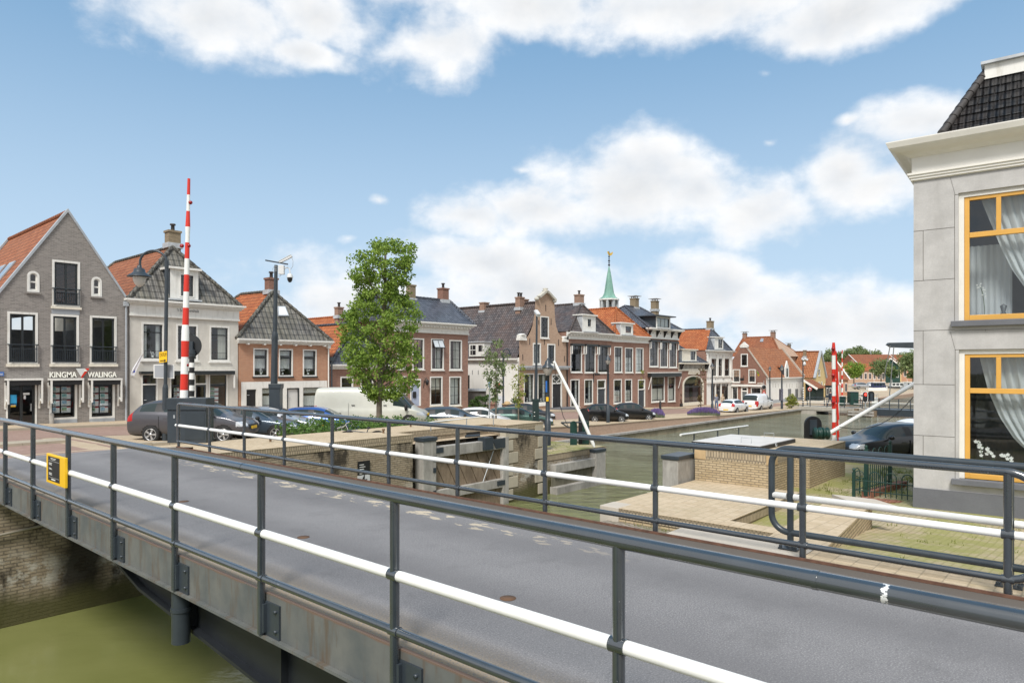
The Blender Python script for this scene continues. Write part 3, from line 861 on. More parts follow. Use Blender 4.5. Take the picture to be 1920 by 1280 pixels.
b = MB(); b.box(sb, se0, TG - .15, TG + .12, zt1, zt0); b.build('top_beam', WOODG, gt, True, bevel=.015)
b = MB(); b.box(sb, se0, TG - .15, TG + .12, -2.62, -2.28); b.build('lower_beam', WOODG, gt, True, bevel=.015)
b = MB(); n = 13; W = se0 - sb
for i in range(-6, n):
    x0 = sb + W * i / n * 1.0; k = .55
    x1 = x0 + W / n * .93; dx = (zt1 + 2.28) * k
    q = [(x0, zt1), (x1, zt1), (x1 + dx, -2.28), (x0 + dx, -2.28)]
    def clipx(poly, lim, sgn):
        o = []
        for (xa, za), (xb, zb_) in zip(poly, poly[1:] + poly[:1]):
            ia, ib_ = sgn * (lim - xa) >= 0, sgn * (lim - xb) >= 0
            if ia: o.append((xa, za))
            if ia != ib_:
                f = (lim - xa) / (xb - xa); o.append((lim, za + f * (zb_ - za)))
        return o
    q = clipx(clipx(q, se0, 1), sb, -1)
    if len(q) > 2: b.prism([(x, TG + .02 * (i % 2), z) for x, z in q], (0, .06, 0))
b.build('plank', WOODB, gt, True)
b = MB()
for i in range(13):
    x0 = sb + W * i / 13; b.box(x0, x0 + W / 13 * .93, TG, TG + .06, -4, -2.62)
b.build('plank', WOODB, gt, True)
b = MB()
for (zz, x0, x1) in ((zt0 - .12, sb - .15, sb + .35), (-2.42, se0 - .35, se0 + .1)): b.box(x0, x1, TG - .17, TG - .148, zz - .1, zz + .08)
for zz in (-1.1, -1.5, -2.3): b.box(sb - .16, sb - .03, TG - .20, TG - .178, zz - .12, zz + .05)
b.each('iron_strap', DARKP, gt, True)
b = MB(); q0 = on_t(925, 845, TG - .1); q1 = on_t(905, 905, TG - .1); b.tube([q0, q1], .02, 8); b.build('tie_rod', STEEL, gt, True)
b = MB(); a = on_t(903, 820, TG - .1); c = on_t(918, 841, TG - .1); b.box(a.x, c.x, TG - .3, TG + .1, c.z, a.z)
a = on_t(921, 823, TG - .1); c = on_t(945, 838, TG - .1); b.prism([(a.x, TG - .17, a.z), (c.x, TG - .17, a.z), (c.x, TG - .17, c.z), (a.x + .2, TG - .17, c.z)], (0, .02, 0))
a = on_t(876, 816, TG + .4); c = on_t(898, 823, TG + .4); b.tube([(a.x, T0 + .6, a.z - .05), (c.x, T0 + .5, a.z - .05)], .06, 10)
b.build('gate_winch', DARKP, gt, True)

og = empty('lock_gate', (22.6, T0, WATER), 0, 'low mossy wooden outer gate beside the white sweep pole at the open canal end', 'lock gate')
x0, x1 = on_t(1031, 850, T0).x, on_t(1124, 850, T0).x
xp = on_t(1106, 850, T0).x
b = MB(); b.box(xp, x1, T0 - .35, T0 + .12, -3.9, on_t(1112, 846, T0).z); b.build('mitre_post', WOODG, og, True, bevel=.02)
b = MB(); b.box(xp - .03, x1 + .02, T0 - .37, T0 + .14, on_t(1112, 846, T0).z, on_t(1112, 841, T0).z); b.build('post_cap', DARKP, og, True)
b = MB(); b.box(x0, xp, T0 - .30, T0 - .02, -2.42, -2.05); b.build('top_beam', WOODG, og, True, bevel=.015)
b = MB(); b.box(x0, x1, T0 - .38, T0, -3.6, -3.0); b.build('lower_beam', WOODG, og, True, bevel=.015)
b = MB()
for i in range(14):
    xx = x0 + (xp - x0) * i / 14; b.box(xx, xx + (xp - x0) / 14 * .95, T0 - .12, T0 - .06, -3.0, -2.42)
b.build('plank', m_wood('mossy_planks', (.13, .12, .085), (.24, .225, .17)), og, True)
# lower quay behind it
b = MB(); b.box(22.47, 27.25, T0 + .02, 27.3, -5, -1.90); b.build('quay_wall', LOCKB, origin=(25, T0, WATER), label='low brick quay wall behind the mossy outer lock gate', cat='wall')
b = MB(); b.box(22.47, 27.28, T0, 27.3, -1.90, -1.66); bb = b
b.build('quay_edge', SOLD, origin=(25, T0, -1.9), label='brick edging course on top of the low quay by the winches', cat='wall')
sheet('quay_paving', frange(22.47, 27.25, .8), frange(T0, 27.3, .9), PV_GRASS, .012)

# canal quay along the street
qw = empty('quay_wall', (50, 27.3, WATER), 0, 'long brick canal quay with a timber ledge below the parked black cars', 'wall')
b = MB(); m2 = MB(); m3 = MB(); cp = MB()
qs = frange(27.25, 81.5, 2.7)
TQ = 27.3
for a, c in zip(qs, qs[1:]):
    za, zb = g(a, TQ) + .04, g(c, TQ) + .04
    b.add([(a, TQ, -5), (c, TQ, -5), (c, TQ, zb - .06), (a, TQ, za - .06)], [(0, 1, 2, 3)])
    cp.add([(a, TQ - .04, za - .06), (c, TQ - .04, zb - .06), (c, TQ - .04, zb), (a, TQ - .04, za), (a, TQ + .5, za), (c, TQ + .5, zb)], [(0, 1, 2, 3), (3, 2, 5, 4)])
    m2.box(a, c - .015, TQ - .42, TQ - .002, -2.86, -2.72)
    m3.box(a, c - .01, TQ - .30, TQ - .003, -4.2, -2.862)
b.add([(27.25, T0, -5), (27.25, TQ, -5), (27.25, TQ, -1.7), (27.25, T0, -1.7)], [(0, 1, 2, 3)])
b.build('wall_face', BR_PALE, qw, True); cp.build('coping', PV_TOP, qw, True)
m2.build('timber_ledge', WOODG, qw, True); m3.build('timber_sheeting', m_wood('wet_timber', (.22, .19, .125), (.34, .30, .21)), qw, True)

# ================================================================== RIGHT BANK: platform, sluice block, wing wall
pf = empty('brick_platform', (14, 6, -3), 0, 'low tan brick platform at the lock edge below the sluice block', 'platform')
ZP = -.85
b = MB(); b.box(12.25, 16.62, 5.55, 8.15, -5, ZP - .21); b.box(12.25, 12.62, 3.9, 5.55, -5, ZP - .21); b.build('base', BR_TAN, pf, True)
b = MB(); b.box(12.23, 16.62, 5.53, 8.17, ZP - .208, ZP - .014); b.box(12.23, 12.63, 3.9, 5.53, ZP - .208, ZP - .014); b.build('soldier_course', SOLD, pf, True)
b = MB(); b.box(12.22, 16.62, 5.51, 8.18, ZP - .012, ZP); b.box(12.22, 12.64, 3.9, 5.51, ZP - .012, ZP); b.build('top', PV_TOP, pf, True)
b = MB(); b.box(12.2, 12.75, 7.75, 8.21, ZP - .35, ZP + .004); b.build('corner_stone', SLAB, pf, True, bevel=.01)
# rest of the lock wall under it
b = MB(); b.box(7.9, 12.24, 7.6, 8.1, -5, -1.2); b.box(21.5, 240, 7.9, 8.4, -5, -1.5)
b.build('lock_wall', LOCKB, origin=(10, 8, WATER), label='right lock wall below the grey cobbled slope', cat='wall')

sb_ = empty('sluice_block', (18, 7, ZP), 0, 'square tan brick sluice block with steel hatch on top', 'sluice')
def B(px, py, s): p = on_s(px, py, s); return p
x0 = 16.6; tL = on_s(1303, HY, x0).y; tM = on_s(1449, HY, x0).y; x1 = 18.1; tR = 5.78; x2 = 21.2; ZB = -.04
out = [(x0, tL), (x0, tM), (x1, tM), (x1, tR), (x2, tR), (x2, tL)]
def poly_block(b, out, z0, z1, gr=0):
    b.prism([(s, t, z0) for s, t in out], (0, 0, z1 - z0)); return b
def grow(out, d):
    cs = sum(p[0] for p in out) / len(out); ct = sum(p[1] for p in out) / len(out)
    return [(s + (d if s > cs else -d), t + (d if t > ct else -d)) for s, t in out]
poly_block(MB(), out, -1.6, ZB - .24).build('body', BR_TAN, sb_, True)
poly_block(MB(), grow(out, .004), ZB - .238, ZB - .015).build('soldier_course', SOLD, sb_, True)
poly_block(MB(), grow(out, .012), ZB - .013, ZB).build('coping', PV_TOP, sb_, True)
b = MB()
for (s, t) in ((x0, tL), (x0, tM)): b.box(s - .012, s + .3, t - (.30 if t == tL else -.0) - (.0 if t == tL else .012), t + (.012 if t == tL else .16), ZB - .25, ZB - .02)
b.each('corner_stone', ST_SAND, sb_, True, bevel=.01)
lid = empty('hatch', (18.5, 7, ZB)); lid.parent = sb_; lid.location = Vector((18.5, 7, ZB)) - sb_.location; KIDS.setdefault(sb_.name, []).append(lid)
h0 = on_z(1340, 826, ZB); h1 = on_z(1463, 836, ZB); h2 = on_z(1496, 821, ZB); 
hx0, hx1, hy0, hy1 = 17.35, 19.9, h1.y, h0.y
b = MB(); b.box(hx0, hx1, hy0, hy1, ZB, ZB + .10); b.build('hatch_frame', BLACK, lid, True)
b = MB(); b.box(hx0 + .03, hx1 - .03, hy0 + .03, hy1 - .03, ZB + .10, ZB + .115); b.build('hatch_plate', m_paint('steel_plate', (.60, .585, .56), .75, .08), lid, True)
b = MB()
for k in range(7):
    tt = hy0 + .12 + (hy1 - hy0 - .24) * k / 6; b.lathe([(.022, 0), (.022, .012), (0, .012)], (0, 0, 0), 8, mat=Matrix.Translation((hx0, tt, ZB + .05)) @ Matrix.Rotation(rad(-90), 4, 'Y'))
for (s, t) in ((hx0 + .5, hy0 + .45), (hx1 - .3, hy0 + .5)):
    b.tube([(s, t, ZB + .11), (s, t, ZB + .25), (s, t + .28, ZB + .25), (s, t + .28, ZB + .11)], .008, 6)
b.tube(arc((hx0 + 1.0, ZB + .06), .05, 0, 6.28, 10, lambda x, z: (x, hy0 - .02, z)), .012, 6)
b.each('hatch_handle', STEEL, lid, True)

# gate post at the platform corner
p = on_t(1274, 905, 8.5)
gp = empty('mooring_post', (p.x, 8.5, WATER), 0, 'square grey oak post with dark cap standing beside the sluice block', 'post')
xa, xb = on_t(1258, HY, 8.5).x, on_t(1290, HY, 8.5).x
zt = on_t(1274, 858, 8.5).z
b = MB(); b.box(xa, xb, 8.3, 8.75, -4, zt); b.build('shaft', WOODG, gp, True, bevel=.02)
b = MB(); b.box(xa - .03, xb + .03, 8.27, 8.78, zt, zt + .10); b.build('cap', DARKP, gp, True, bevel=.015)
b = MB(); b.box(xb, xb + .75, 8.32, 8.5, -1.35, -.55); b.build('iron_plate', m_paint('grey_iron', (.07, .075, .085), .5, .2), gp, True)

# white handrail on thin posts behind the block
hr = empty('handrail', (23, 9, -1), 0, 'white handrail on thin dark posts behind the sluice block', 'railing')
pa, pb = pt(1276, 815, 20.5), pt(1402, 798, 25.5)
b = MB(); b.tube([pa, pb], .035, 10); b.build('rail', RAILW, hr, True)
b = MB()
for k in (.17, .5, .84):
    q = pa.lerp(pb, k); b.tube([q, q - Vector((.05, 0, .75)), q - Vector((-.03, .05, 1.6))], .022, 8)
b.each('post', RAILD, hr, True)

hr = empty('handrail', on_z(870, 795, ZW), 0, 'thin pale handrail on short posts standing on the lock wall coping', 'railing')
pa, pb = pt(795, 792.5, 24.6), pt(938, 777, 27.6)
b = MB(); b.tube([pa, pb], .022, 8); b.build('rail', RAILW, hr, True)
b = MB()
for q in (pa.lerp(pb, .08), pa.lerp(pb, .53), pa.lerp(pb, .90)): b.tube([q, (q.x, q.y, ZW - .02)], .02, 6)
b.each('post', STEEL, hr, True)
ww = empty('wing_wall', (11, 3, -.8), 0, 'sloping tan brick wing wall between grass grown cobbles', 'wall')
def slant(name, m, z0, z1, d=0., sA=8.62, sB=13.3):
    def zz(q, s): return q if not callable(q) else q(s)
    R0, R1 = (sA, 2.66 - d), (sB, 3.18 - d); L0, L1 = (sA, 3.40 + d), (sB, 3.84 + d)
    v = [(p[0], p[1], zz(z, p[0])) for z in (z0, z1) for p in (R0, R1, L1, L0)]
    MB().add(v, [(3, 2, 1, 0), (4, 5, 6, 7), (0, 1, 5, 4), (1, 2, 6, 5), (2, 3, 7, 6), (3, 0, 4, 7)]).build(name, m, ww, True)
zw = lambda s: -.16 - .03 * (s - 8.62)
slant('body', BR_TAN, -1.5, lambda s: zw(s) - .028)
slant('coping', PV_TOP, lambda s: zw(s) - .026, zw, .012, 8.6, 13.32)
slant('cap_stone', SLAB, lambda s: zw(s) + .002, lambda s: zw(s) + .06, .03, 12.8, 13.36)
# paved edge strip and slabs beside the bridge
b = MB(); b.box(7.80, 8.55, -6, 2.6, -.6, -.03); b.build('edge_paving', PV_TOP, kind='structure')
b = MB(); b.box(7.84, 8.5, 2.62, 4.3, -.6, -.035); b.build('edge_slab', SLAB, kind='structure')
# ================================================================== HOUSE KIT
POSTER = None
class House:
    def __init__(s, name, label, px0, px1, T, zb, D, rz=0, axis='t', cat='house', group=None):
        """facade between two photo columns on the plane t=T (axis 't', facing the canal) or s=T (axis 's', facing the bridge)"""
        p = (on_t if axis == 't' else on_s)(px0, HY, T)
        s.rz = rz if axis == 't' else rz - math.pi / 2
        s.root = empty(name, (p.x, p.y, zb), s.rz, label, cat, group)
        s.M = Matrix.Translation((p.x, p.y, zb)) @ Matrix.Rotation(s.rz, 4, 'Z')
        s.Mi = s.M.inverted(); s.cam = s.Mi @ Vector((0, 0, CAMZ)); s.D = D
        s.holes = []; s.W = s.L(px1, HY)[0]; s.zb = zb
    def ray(s, px, py):
        d = pdir(px); return s.Mi.to_3x3() @ Vector((d[0], d[1], (HY - py) / FPX))
    def at(s, px, py, y=0.0):                       # point on the plane y = const of the house
        r = s.ray(px, py); k = (y - s.cam.y) / r.y; return s.cam + r * k
    def atx(s, px, py, x):                          # point on the plane x = const
        r = s.ray(px, py); k = (x - s.cam.x) / r.x; return s.cam + r * k
    def L(s, px, py, y=0.0):
        p = s.at(px, py, y); return (p.x, p.z)
    def onplane(s, px, py, a, b, c):
        n = (b - a).cross(c - a); r = s.ray(px, py); k = (a - s.cam).dot(n) / r.dot(n); return s.cam + r * k
    def rect(s, px0, px1, py0, py1, y=0.0):
        xm = (px0 + px1) / 2
        return (s.L(px0, HY, y)[0], s.L(px1, HY, y)[0], s.L(xm, py1, y)[1], s.L(xm, py0, y)[1])
    def sub(s, name, parent=None, **k):
        pass
    # -------------------------------------------------------------- openings
    def win(s, px0, px1, py0, py1, cols=2, rows=(), fw=.09, frame=None, sash=None, curtain=None, sill=WHITE, sw=.05, bar=.03, r=None,
            arch=False, name='window', awn=False, door=False, parent=None, y0=0.0, hole=True, mid=None, sillh=.08, label=None):
        x0, x1, z0, z1 = r if r else s.rect(px0, px1, py0, py1, y0)
        frame = frame or WHITE; sash = sash or SASH
        ar = (x1 - x0) / 2
        def shape(d):
            if not arch: return [(x0 + d, z0 + d), (x1 - d, z0 + d), (x1 - d, z1 - d), (x0 + d, z1 - d)]
            c = (x0 + x1) / 2; rr = ar - d; h = arch if arch is not True else 1.0
            return [(x0 + d, z0 + d), (x1 - d, z0 + d)] + [(c + rr * math.cos(t), z1 - ar * h + rr * h * math.sin(t)) for t in [math.pi * i / 12 for i in range(13)]]
        if hole: s.holes.append(shape(0))
        def ring(b, a, c, ya, yb):
            A, C = shape(a), shape(c); n = len(A)
            for i in range(n):
                j = (i + 1) % n
                q = [(A[i][0], ya, A[i][1]), (A[j][0], ya, A[j][1]), (C[j][0], ya, C[j][1]), (C[i][0], ya, C[i][1])]
                b.quad(*q); b.quad((C[i][0], ya, C[i][1]), (C[j][0], ya, C[j][1]), (C[j][0], yb, C[j][1]), (C[i][0], yb, C[i][1]))
                b.quad((A[j][0], ya, A[j][1]), (A[i][0], ya, A[i][1]), (A[i][0], yb, A[i][1]), (A[j][0], yb, A[j][1]))
        b = MB(); ring(b, 0.001, fw, y0 - .025, y0 + .12)
        w = b.build(name, frame, parent or s.root, label=label)
        b = MB(); ring(b, fw, fw + sw, y0 + .045, y0 + .10)
        X0, X1, Z0, Z1 = x0 + fw + sw, x1 - fw - sw, z0 + fw + sw, z1 - fw - sw
        for i in range(1, cols):
            x = X0 + (X1 - X0) * i / cols; k = sw if (mid and i == mid) else bar
            b.box(x - k / 2, x + k / 2, y0 + .05, y0 + .095, Z0, Z1)
        for q in rows:
            k = bar
            if isinstance(q, tuple): q, k = q
            z = Z1 - (Z1 - Z0) * q; b.box(X0, X1, y0 + .046, y0 + .098, z - k / 2, z + k / 2)
        b.build('sash', sash, w)
        b = MB(); b.add([(x, y0 + .075, z) for x, z in shape(fw + .02)], [list(range(len(shape(0))))]); b.build('pane', GLASS, w)
        if curtain: s.curtain(w, X0, X1, Z0, Z1, curtain, y0)
        if sill is not None:
            b = MB(); b.box(x0 - .05, x1 + .05, y0 - .09, y0 - .003, z0 - sillh, z0 - .002); b.build('sill', sill, w)
        if awn:   # rolled drop blind with white side arms
            b = MB(); b.box(x0 - .06, x1 + .06, y0 - .30, y0 - .03, z1 - .16, z1 + .04); b.build('awning_box', SASH if awn != 'w' else WHITE, w)
            b = MB()
            for xx in (x0 - .02, x1 + .02): 
                b.box(xx - .03, xx + .03, y0 - .28, y0 - .20, z1 - .95, z1 + .02); b.bar((xx, y0 - .24, z1 - .9), (xx, y0 - .03, z1 - 1.0), .04, .04)
            b.each('awning_arm', WHITE, w)
        return w
    def curtain(s, w, X0, X1, Z0, Z1, kind, y0):
        W = X1 - X0; H = Z1 - Z0
        def wavy(b, xa, xb, za, zb, y):
            n = max(4, int((xb - xa) / .05)); vs = []
            for i in range(n + 1):
                x = xa + (xb - xa) * i / n; yy = y + .025 * math.sin(i * 2.1)
                vs += [(x, yy, za), (x, yy, zb)]
            b.add(vs, [(2 * i, 2 * i + 2, 2 * i + 3, 2 * i + 1) for i in range(n)], 0, True)
        b = MB(); m = CURT
        if kind == 'drape':
            wavy(b, X0 - .03, X0 + W * .24, Z0, Z1, y0 + .24); wavy(b, X1 - W * .24, X1 + .03, Z0, Z1, y0 + .24)
        elif kind == 'full': wavy(b, X0 - .05, X1 + .05, Z0, Z1, y0 + .24)
        elif kind == 'blind': b.box(X0 - .03, X1 + .03, y0 + .2, y0 + .22, Z0 + H * .02, Z0 + H * .52); m = BLIND
        elif kind == 'topblind': b.box(X0 - .03, X1 + .03, y0 + .2, y0 + .22, Z0 + H * .55, Z1); m = BLIND
        elif kind == 'slats':
            n = 14
            for i in range(n): z = Z0 + H * .62 * i / n; b.box(X0 - .02, X1 + .02, y0 + .18, y0 + .21, z, z + H * .62 / n * .7)
        elif kind == 'half': wavy(b, X0 - .03, X1 + .03, Z0 + H * .25, Z0 + H * .68, y0 + .24); wavy(b, X0, X1, Z1 - H * .2, Z1, y0 + .24)
        elif kind == 'right': wavy(b, X0 + W * .5, X1 + .03, Z0, Z1, y0 + .24); m = BLIND
        elif kind == 'sheer': b.box(X0 - .03, X1 + .03, y0 + .2, y0 + .21, Z0, Z1); m = BLIND
        nm = 'curtain' if kind not in ('blind', 'topblind', 'slats', 'sheer') else 'blind'
        b.build(nm, m, w)
        if kind in ('drape', 'half') and W > .7:
            b = MB(); c = X0 + W * RND.uniform(.3, .7)
            b.lathe([(.05, 0), (.08, .12), (.05, .14)], (c, y0 + .16, Z0 - .03), 8)
            for k in range(7): b.lathe([(0, -.05), (.06, 0), (0, .05)], (c + RND.uniform(-.1, .1), y0 + .16, Z0 + .2 + RND.uniform(-.04, .1)), 6)
            b.build('pot_plant', RND.choice([m_PLANT, WHITE]), w)
    def door(s, px0, px1, py0, py1, mat, transom=.0, fw=.1, frame=None, glass=False, panels=True, label=None, r=None, handle_left=True, diamond=False):
        x0, x1, z0, z1 = r if r else s.rect(px0, px1, py0, py1)
        z0 = max(z0, .02)
        s.holes.append([(x0, z0), (x1, z0), (x1, z1), (x0, z1)])
        frame = frame or WHITE
        zt = z1 - (z1 - z0) * transom
        b = MB()
        b.box(x0 + .001, x0 + fw, -.025, .12, z0, z1); b.box(x1 - fw, x1 - .001, -.025, .12, z0, z1); b.box(x0 + fw, x1 - fw, -.025, .12, z1 - fw, z1 - .001)
        if transom: b.box(x0 + fw, x1 - fw, -.025, .12, zt - fw / 2, zt + fw / 2)
        d = b.build('door', frame, s.root, label=label)
        top = zt - fw / 2 if transom else z1 - fw
        b = MB(); X0, X1 = x0 + fw, x1 - fw
        W = X1 - X0; H = top - z0
        if glass:
            b.box(X0, X0 + .1, .05, .1, z0, top); b.box(X1 - .1, X1, .05, .1, z0, top); b.box(X0 + .1, X1 - .1, .05, .1, top - .1, top); b.box(X0 + .1, X1 - .1, .05, .1, z0, z0 + .2)
        else:
            b.box(X0, X1, .07, .11, z0, top)
            if panels:
                for (u0, u1, v0, v1) in ((.12, .46, .08, .42), (.54, .88, .08, .42), (.12, .88, .5, .92)):
                    b.box(X0 + W * u0, X0 + W * u1, .055, .07, z0 + H * v0, z0 + H * v1)
        b.build('door_leaf', mat, d)
        if glass: b = MB(); b.quad((X0 + .1, .08, z0 + .2), (X1 - .1, .08, z0 + .2), (X1 - .1, .08, top - .1), (X0 + .1, .08, top - .1)); b.build('pane', GLASS, d)
        if transom:
            b = MB(); b.quad((X0, .08, zt + fw / 2), (X1, .08, zt + fw / 2), (X1, .08, z1 - fw), (X0, .08, z1 - fw)); b.build('transom_pane', GLASS, d)
            if diamond:
                b = MB(); c = ((X0 + X1) / 2, (zt + z1) / 2); rx, rz_ = W * .42, (z1 - fw - zt) * .42
                P = [(c[0] - rx, .05, c[1]), (c[0], .05, c[1] + rz_), (c[0] + rx, .05, c[1]), (c[0], .05, c[1] - rz_)]
                for i in range(4): b.bar(P[i], P[(i + 1) % 4], .05, .05)
                b.bar(P[1], (c[0], .05, z1 - fw), .04, .04); b.bar(P[3], (c[0], .05, zt), .04, .04)
                b.build('diamond_bars', WHITE, d)
        hx = X0 + .08 if handle_left else X1 - .08
        b = MB(); b.tube([(hx, .07, z0 + 1.02), (hx, .0, z0 + 1.02), (hx + (.12 if handle_left else -.12), .0, z0 + 1.02)], .014, 6); b.build('handle', STEEL, d)
        return d
    # -------------------------------------------------------------- shell
    def shell(s, outer, mat, side=None, back=True, reveal=.14, x0=0, x1=None, ze=None, top=True):
        x1 = s.W if x1 is None else x1
        b = MB(); b.wall(outer, s.holes, 0, reveal); b.build('front_wall', mat, s.root)
        if ze is None: ze = min(z for x, z in outer if z > .5)
        b = MB(); D = s.D
        b.quad((x0, D, -.6), (x0, 0.0, -.6), (x0, 0.0, ze), (x0, D, ze)); b.quad((x1, 0.0, -.6), (x1, D, -.6), (x1, D, ze), (x1, 0.0, ze))
        b.quad((x1, D, -.6), (x0, D, -.6), (x0, D, ze), (x1, D, ze))
        b.build('side_wall', side or mat, s.root)
    def hip(s, x0, x1, ze, r0, r1, mats, D=None, o=.25, cap=None, caps=True, oy=None, names=('front_roof', 'side_roof')):
        """hipped or half-hipped roof; ridge runs r0 -> r1, either away from the street or along it"""
        D = s.D if D is None else D; oy = o if oy is None else oy
        A, B_, C, E = Vector((x0 - o, -oy, ze)), Vector((x1 + o, -oy, ze)), Vector((x1 + o, D + oy, ze)), Vector((x0 - o, D + oy, ze))
        r0 = Vector(r0); r1 = Vector(r1)
        mf, ms = mats
        f = MB(); q = MB()
        if abs(r1.y - r0.y) > abs(r1.x - r0.x):
            f.quad(A, B_, r0); q.quad(B_, C, r1, r0); q.quad(C, E, r1); q.quad(E, A, r0, r1)
            hips = [(A, r0), (B_, r0), (C, r1), (E, r1), (r0, r1)]
        else:
            f.quad(A, B_, r1, r0); q.quad(B_, C, r1); q.quad(C, E, r0, r1); q.quad(E, A, r0)
            hips = [(A, r0), (B_, r1), (C, r1), (E, r0), (r0, r1)]
        f.build(names[0], mf, s.root)
        q.quad(E, C, B_, A); q.build(names[1], ms, s.root)
        if caps:
            b = MB()
            for a, c in hips:
                n = max(2, int((c - a).length / .36))
                for i in range(n):
                    p0 = a.lerp(c, i / n); p1 = a.lerp(c, (i + 1.12) / n); b.tube([p0, p1], [.13, .105], 8)
            b.build('ridge_cap', cap or mf, s.root)
        return A, B_, r0
    def gableroof(s, x0, x1, zl, zr, xa, za, y0, D, mats, o=.0, cap=None):
        q = MB()
        q.quad((x0 - o, D, zl), (x0 - o, y0, zl), (xa, y0, za), (xa, D, za)); q.quad((x1 + o, y0, zr), (x1 + o, D, zr), (xa, D, za), (xa, y0, za))
        q.build('roof', mats, s.root)
        b = MB(); b.quad((x1, D, zr), (x0, D, zl), (xa, D, za)); b.build('rear_gable', BR_RED, s.root)
        b = MB(); n = max(2, int((D - y0) / .36))
        for i in range(n): b.tube([(xa, y0 + (D - y0) * i / n, za + .02), (xa, y0 + (D - y0) * (i + 1.1) / n, za + .02)], [.13, .11], 8)
        b.build('ridge_cap', cap or mats, s.root)
    def chimney(s, px0, px1, py0, py1, y, mat=None, pot=1, cap=None, deep=None, plate=False):
        mat = {BR_TAN: BR_CHIM, BR_RED: BR_CHR, None: BR_CHR}.get(mat, mat)
        a = s.at(px0, py0, y); c = s.at(px1, py0, y); zb = s.at((px0 + px1) / 2, py1, y).z
        # the photo width covers both visible faces of a square stack
        w = (c.x - a.x); k = abs(s.ray((px0 + px1) / 2, HY).x / s.ray((px0 + px1) / 2, HY).y)
        side = w / (1 + k * .9); x0 = a.x + side * k * .45; x1 = x0 + side; ya, yb = y - side * .45, y + side * .45
        zt = a.z
        b = MB(); b.box(x0, x1, ya, yb, zb - 1.2, zt - .12); b.box(x0 - .05, x1 + .05, ya - .05, yb + .05, zt - .118, zt)
        ch = b.build('chimney', mat, s.root)
        b = MB(); b.box(x0 - .09, x1 + .09, ya - .09, yb + .09, zb - .25, zb + .04); b.build('flashing', LEAD, ch)
        xm, ym = (x0 + x1) / 2, (ya + yb) / 2
        if plate:
            b = MB()
            for dx in (-.3, .3):
                for dy in (-.3, .3): b.box(xm + dx * side - .04, xm + dx * side + .04, ym + dy * side - .04, ym + dy * side + .04, zt, zt + .22)
            b.box(x0 - .22, x1 + .22, ya - .22, yb + .22, zt + .22, zt + .29); b.build('cap_plate', LEAD, ch)
        elif pot:
            for i in range(pot):
                b = MB(); xx = xm + (i - (pot - 1) / 2) * .35
                b.lathe([(.11, zt), (.10, zt + .32), (.17, zt + .34), (.15, zt + .42), (.0, zt + .44)], (xx, ym, 0), 10); b.build('chimney_pot', cap or m_flat_dark, ch)
        return ch
    def cornice(s, ztop, zbot, x0=None, x1=None, out=.42, mat=None, dent=0, ends=.1):
        x0 = 0 if x0 is None else x0; x1 = s.W if x1 is None else x1
        b = MB(); h = ztop - zbot
        b.box(x0 - ends, x1 + ends, -out, .06, ztop - .10, ztop); b.box(x0 - ends * .7, x1 + ends * .7, -out * .72, .058, ztop - .20, ztop - .102)
        b.box(x0 - ends * .4, x1 + ends * .4, -out * .42, .056, ztop - .28, ztop - .202)
        b.box(x0 - .02, x1 + .02, -.06, .054, zbot + .10, ztop - .282); b.box(x0 - .04, x1 + .04, -.11, .052, zbot, zbot + .098)
        c = b.build('cornice', mat or WHITE, s.root)
        if dent:
            b = MB()
            for i in range(dent):
                x = x0 + (x1 - x0) * (i + .5) / dent; b.box(x - .06, x + .06, -out * .8, -.062, ztop - .36, ztop - .284)
            b.each('bracket', mat or WHITE, c)
        return c
    def dormer(s, px0, px1, py0, py1, w, front, mat=None, side=None, roofmat=None, peak=False, cols=2, rows=(), over=.12, curtain=None):
        a, b_, c = front
        p = s.onplane((px0 + px1) / 2, py1, a, b_, c); y = p.y
        x0, z0 = s.L(px0, py1, y); x1, _ = s.L(px1, py1, y); z0 = p.z; z1 = s.L((px0 + px1) / 2, py0, y)[1]
        n = (b_ - a).cross(c - a); slope = -n.y / n.z if n.z else 1
        ln = (z1 - z0) / max(.3, slope) + .3
        rr = s.rect(w[0], w[1], w[2], w[3], y)
        m = MB(); m.wall([(x0, z0), (x1, z0), (x1, z1), (x0, z1)] if not peak else [(x0, z0), (x1, z0), (x1, z1 - .5), ((x0 + x1) / 2, z1 + .25), (x0, z1 - .5)], [[(rr[0], rr[2]), (rr[1], rr[2]), (rr[1], rr[3]), (rr[0], rr[3])]], y, .12)
        d = m.build('dormer', mat or WHITE, s.root)
        m = MB(); zt = z1 - (.5 if peak else 0)
        m.quad((x0, y + ln, z0), (x0, y, z0), (x0, y, zt), (x0, y + ln, zt)); m.quad((x1, y, z0), (x1, y + ln, z0), (x1, y + ln, zt), (x1, y, zt))
        m.each('cheek', side or LEAD, d)
        m = MB()
        if peak:
            xm = (x0 + x1) / 2
            m.prism([(x0 - .1, y - .1, z1 - .52), (x1 + .1, y - .1, z1 - .52), (xm, y - .1, z1 + .32)], (0, ln, 0))
        else: m.box(x0 - over, x1 + over, y - over * 1.6, y + ln, z1 + .002, z1 + .12)
        m.build('dormer_roof', roofmat or WHITE, d)
        s.win(0, 0, 0, 0, cols, rows, fw=.06, r=rr, parent=d, y0=y, hole=False, sill=None, curtain=curtain)
        m = MB(); m.box(x0 - .1, x1 + .1, y - .25, y - .005, z0 - .06, z0 + .03); m.build('flashing', LEAD, d)
        return d
    def pipe(s, px, py0, py1, mat=None, r=.045, y=-.1):
        x, z1 = s.L(px, py0, y); z0 = s.L(px, py1, y)[1]
        b = MB(); b.tube([(x, y, z0), (x, y, z1)], r, 8); b.box(x - .11, x + .11, y - .1, y + .1, z1 - .05, z1 + .2)
        b.build('downpipe', mat or ZINC, s.root)
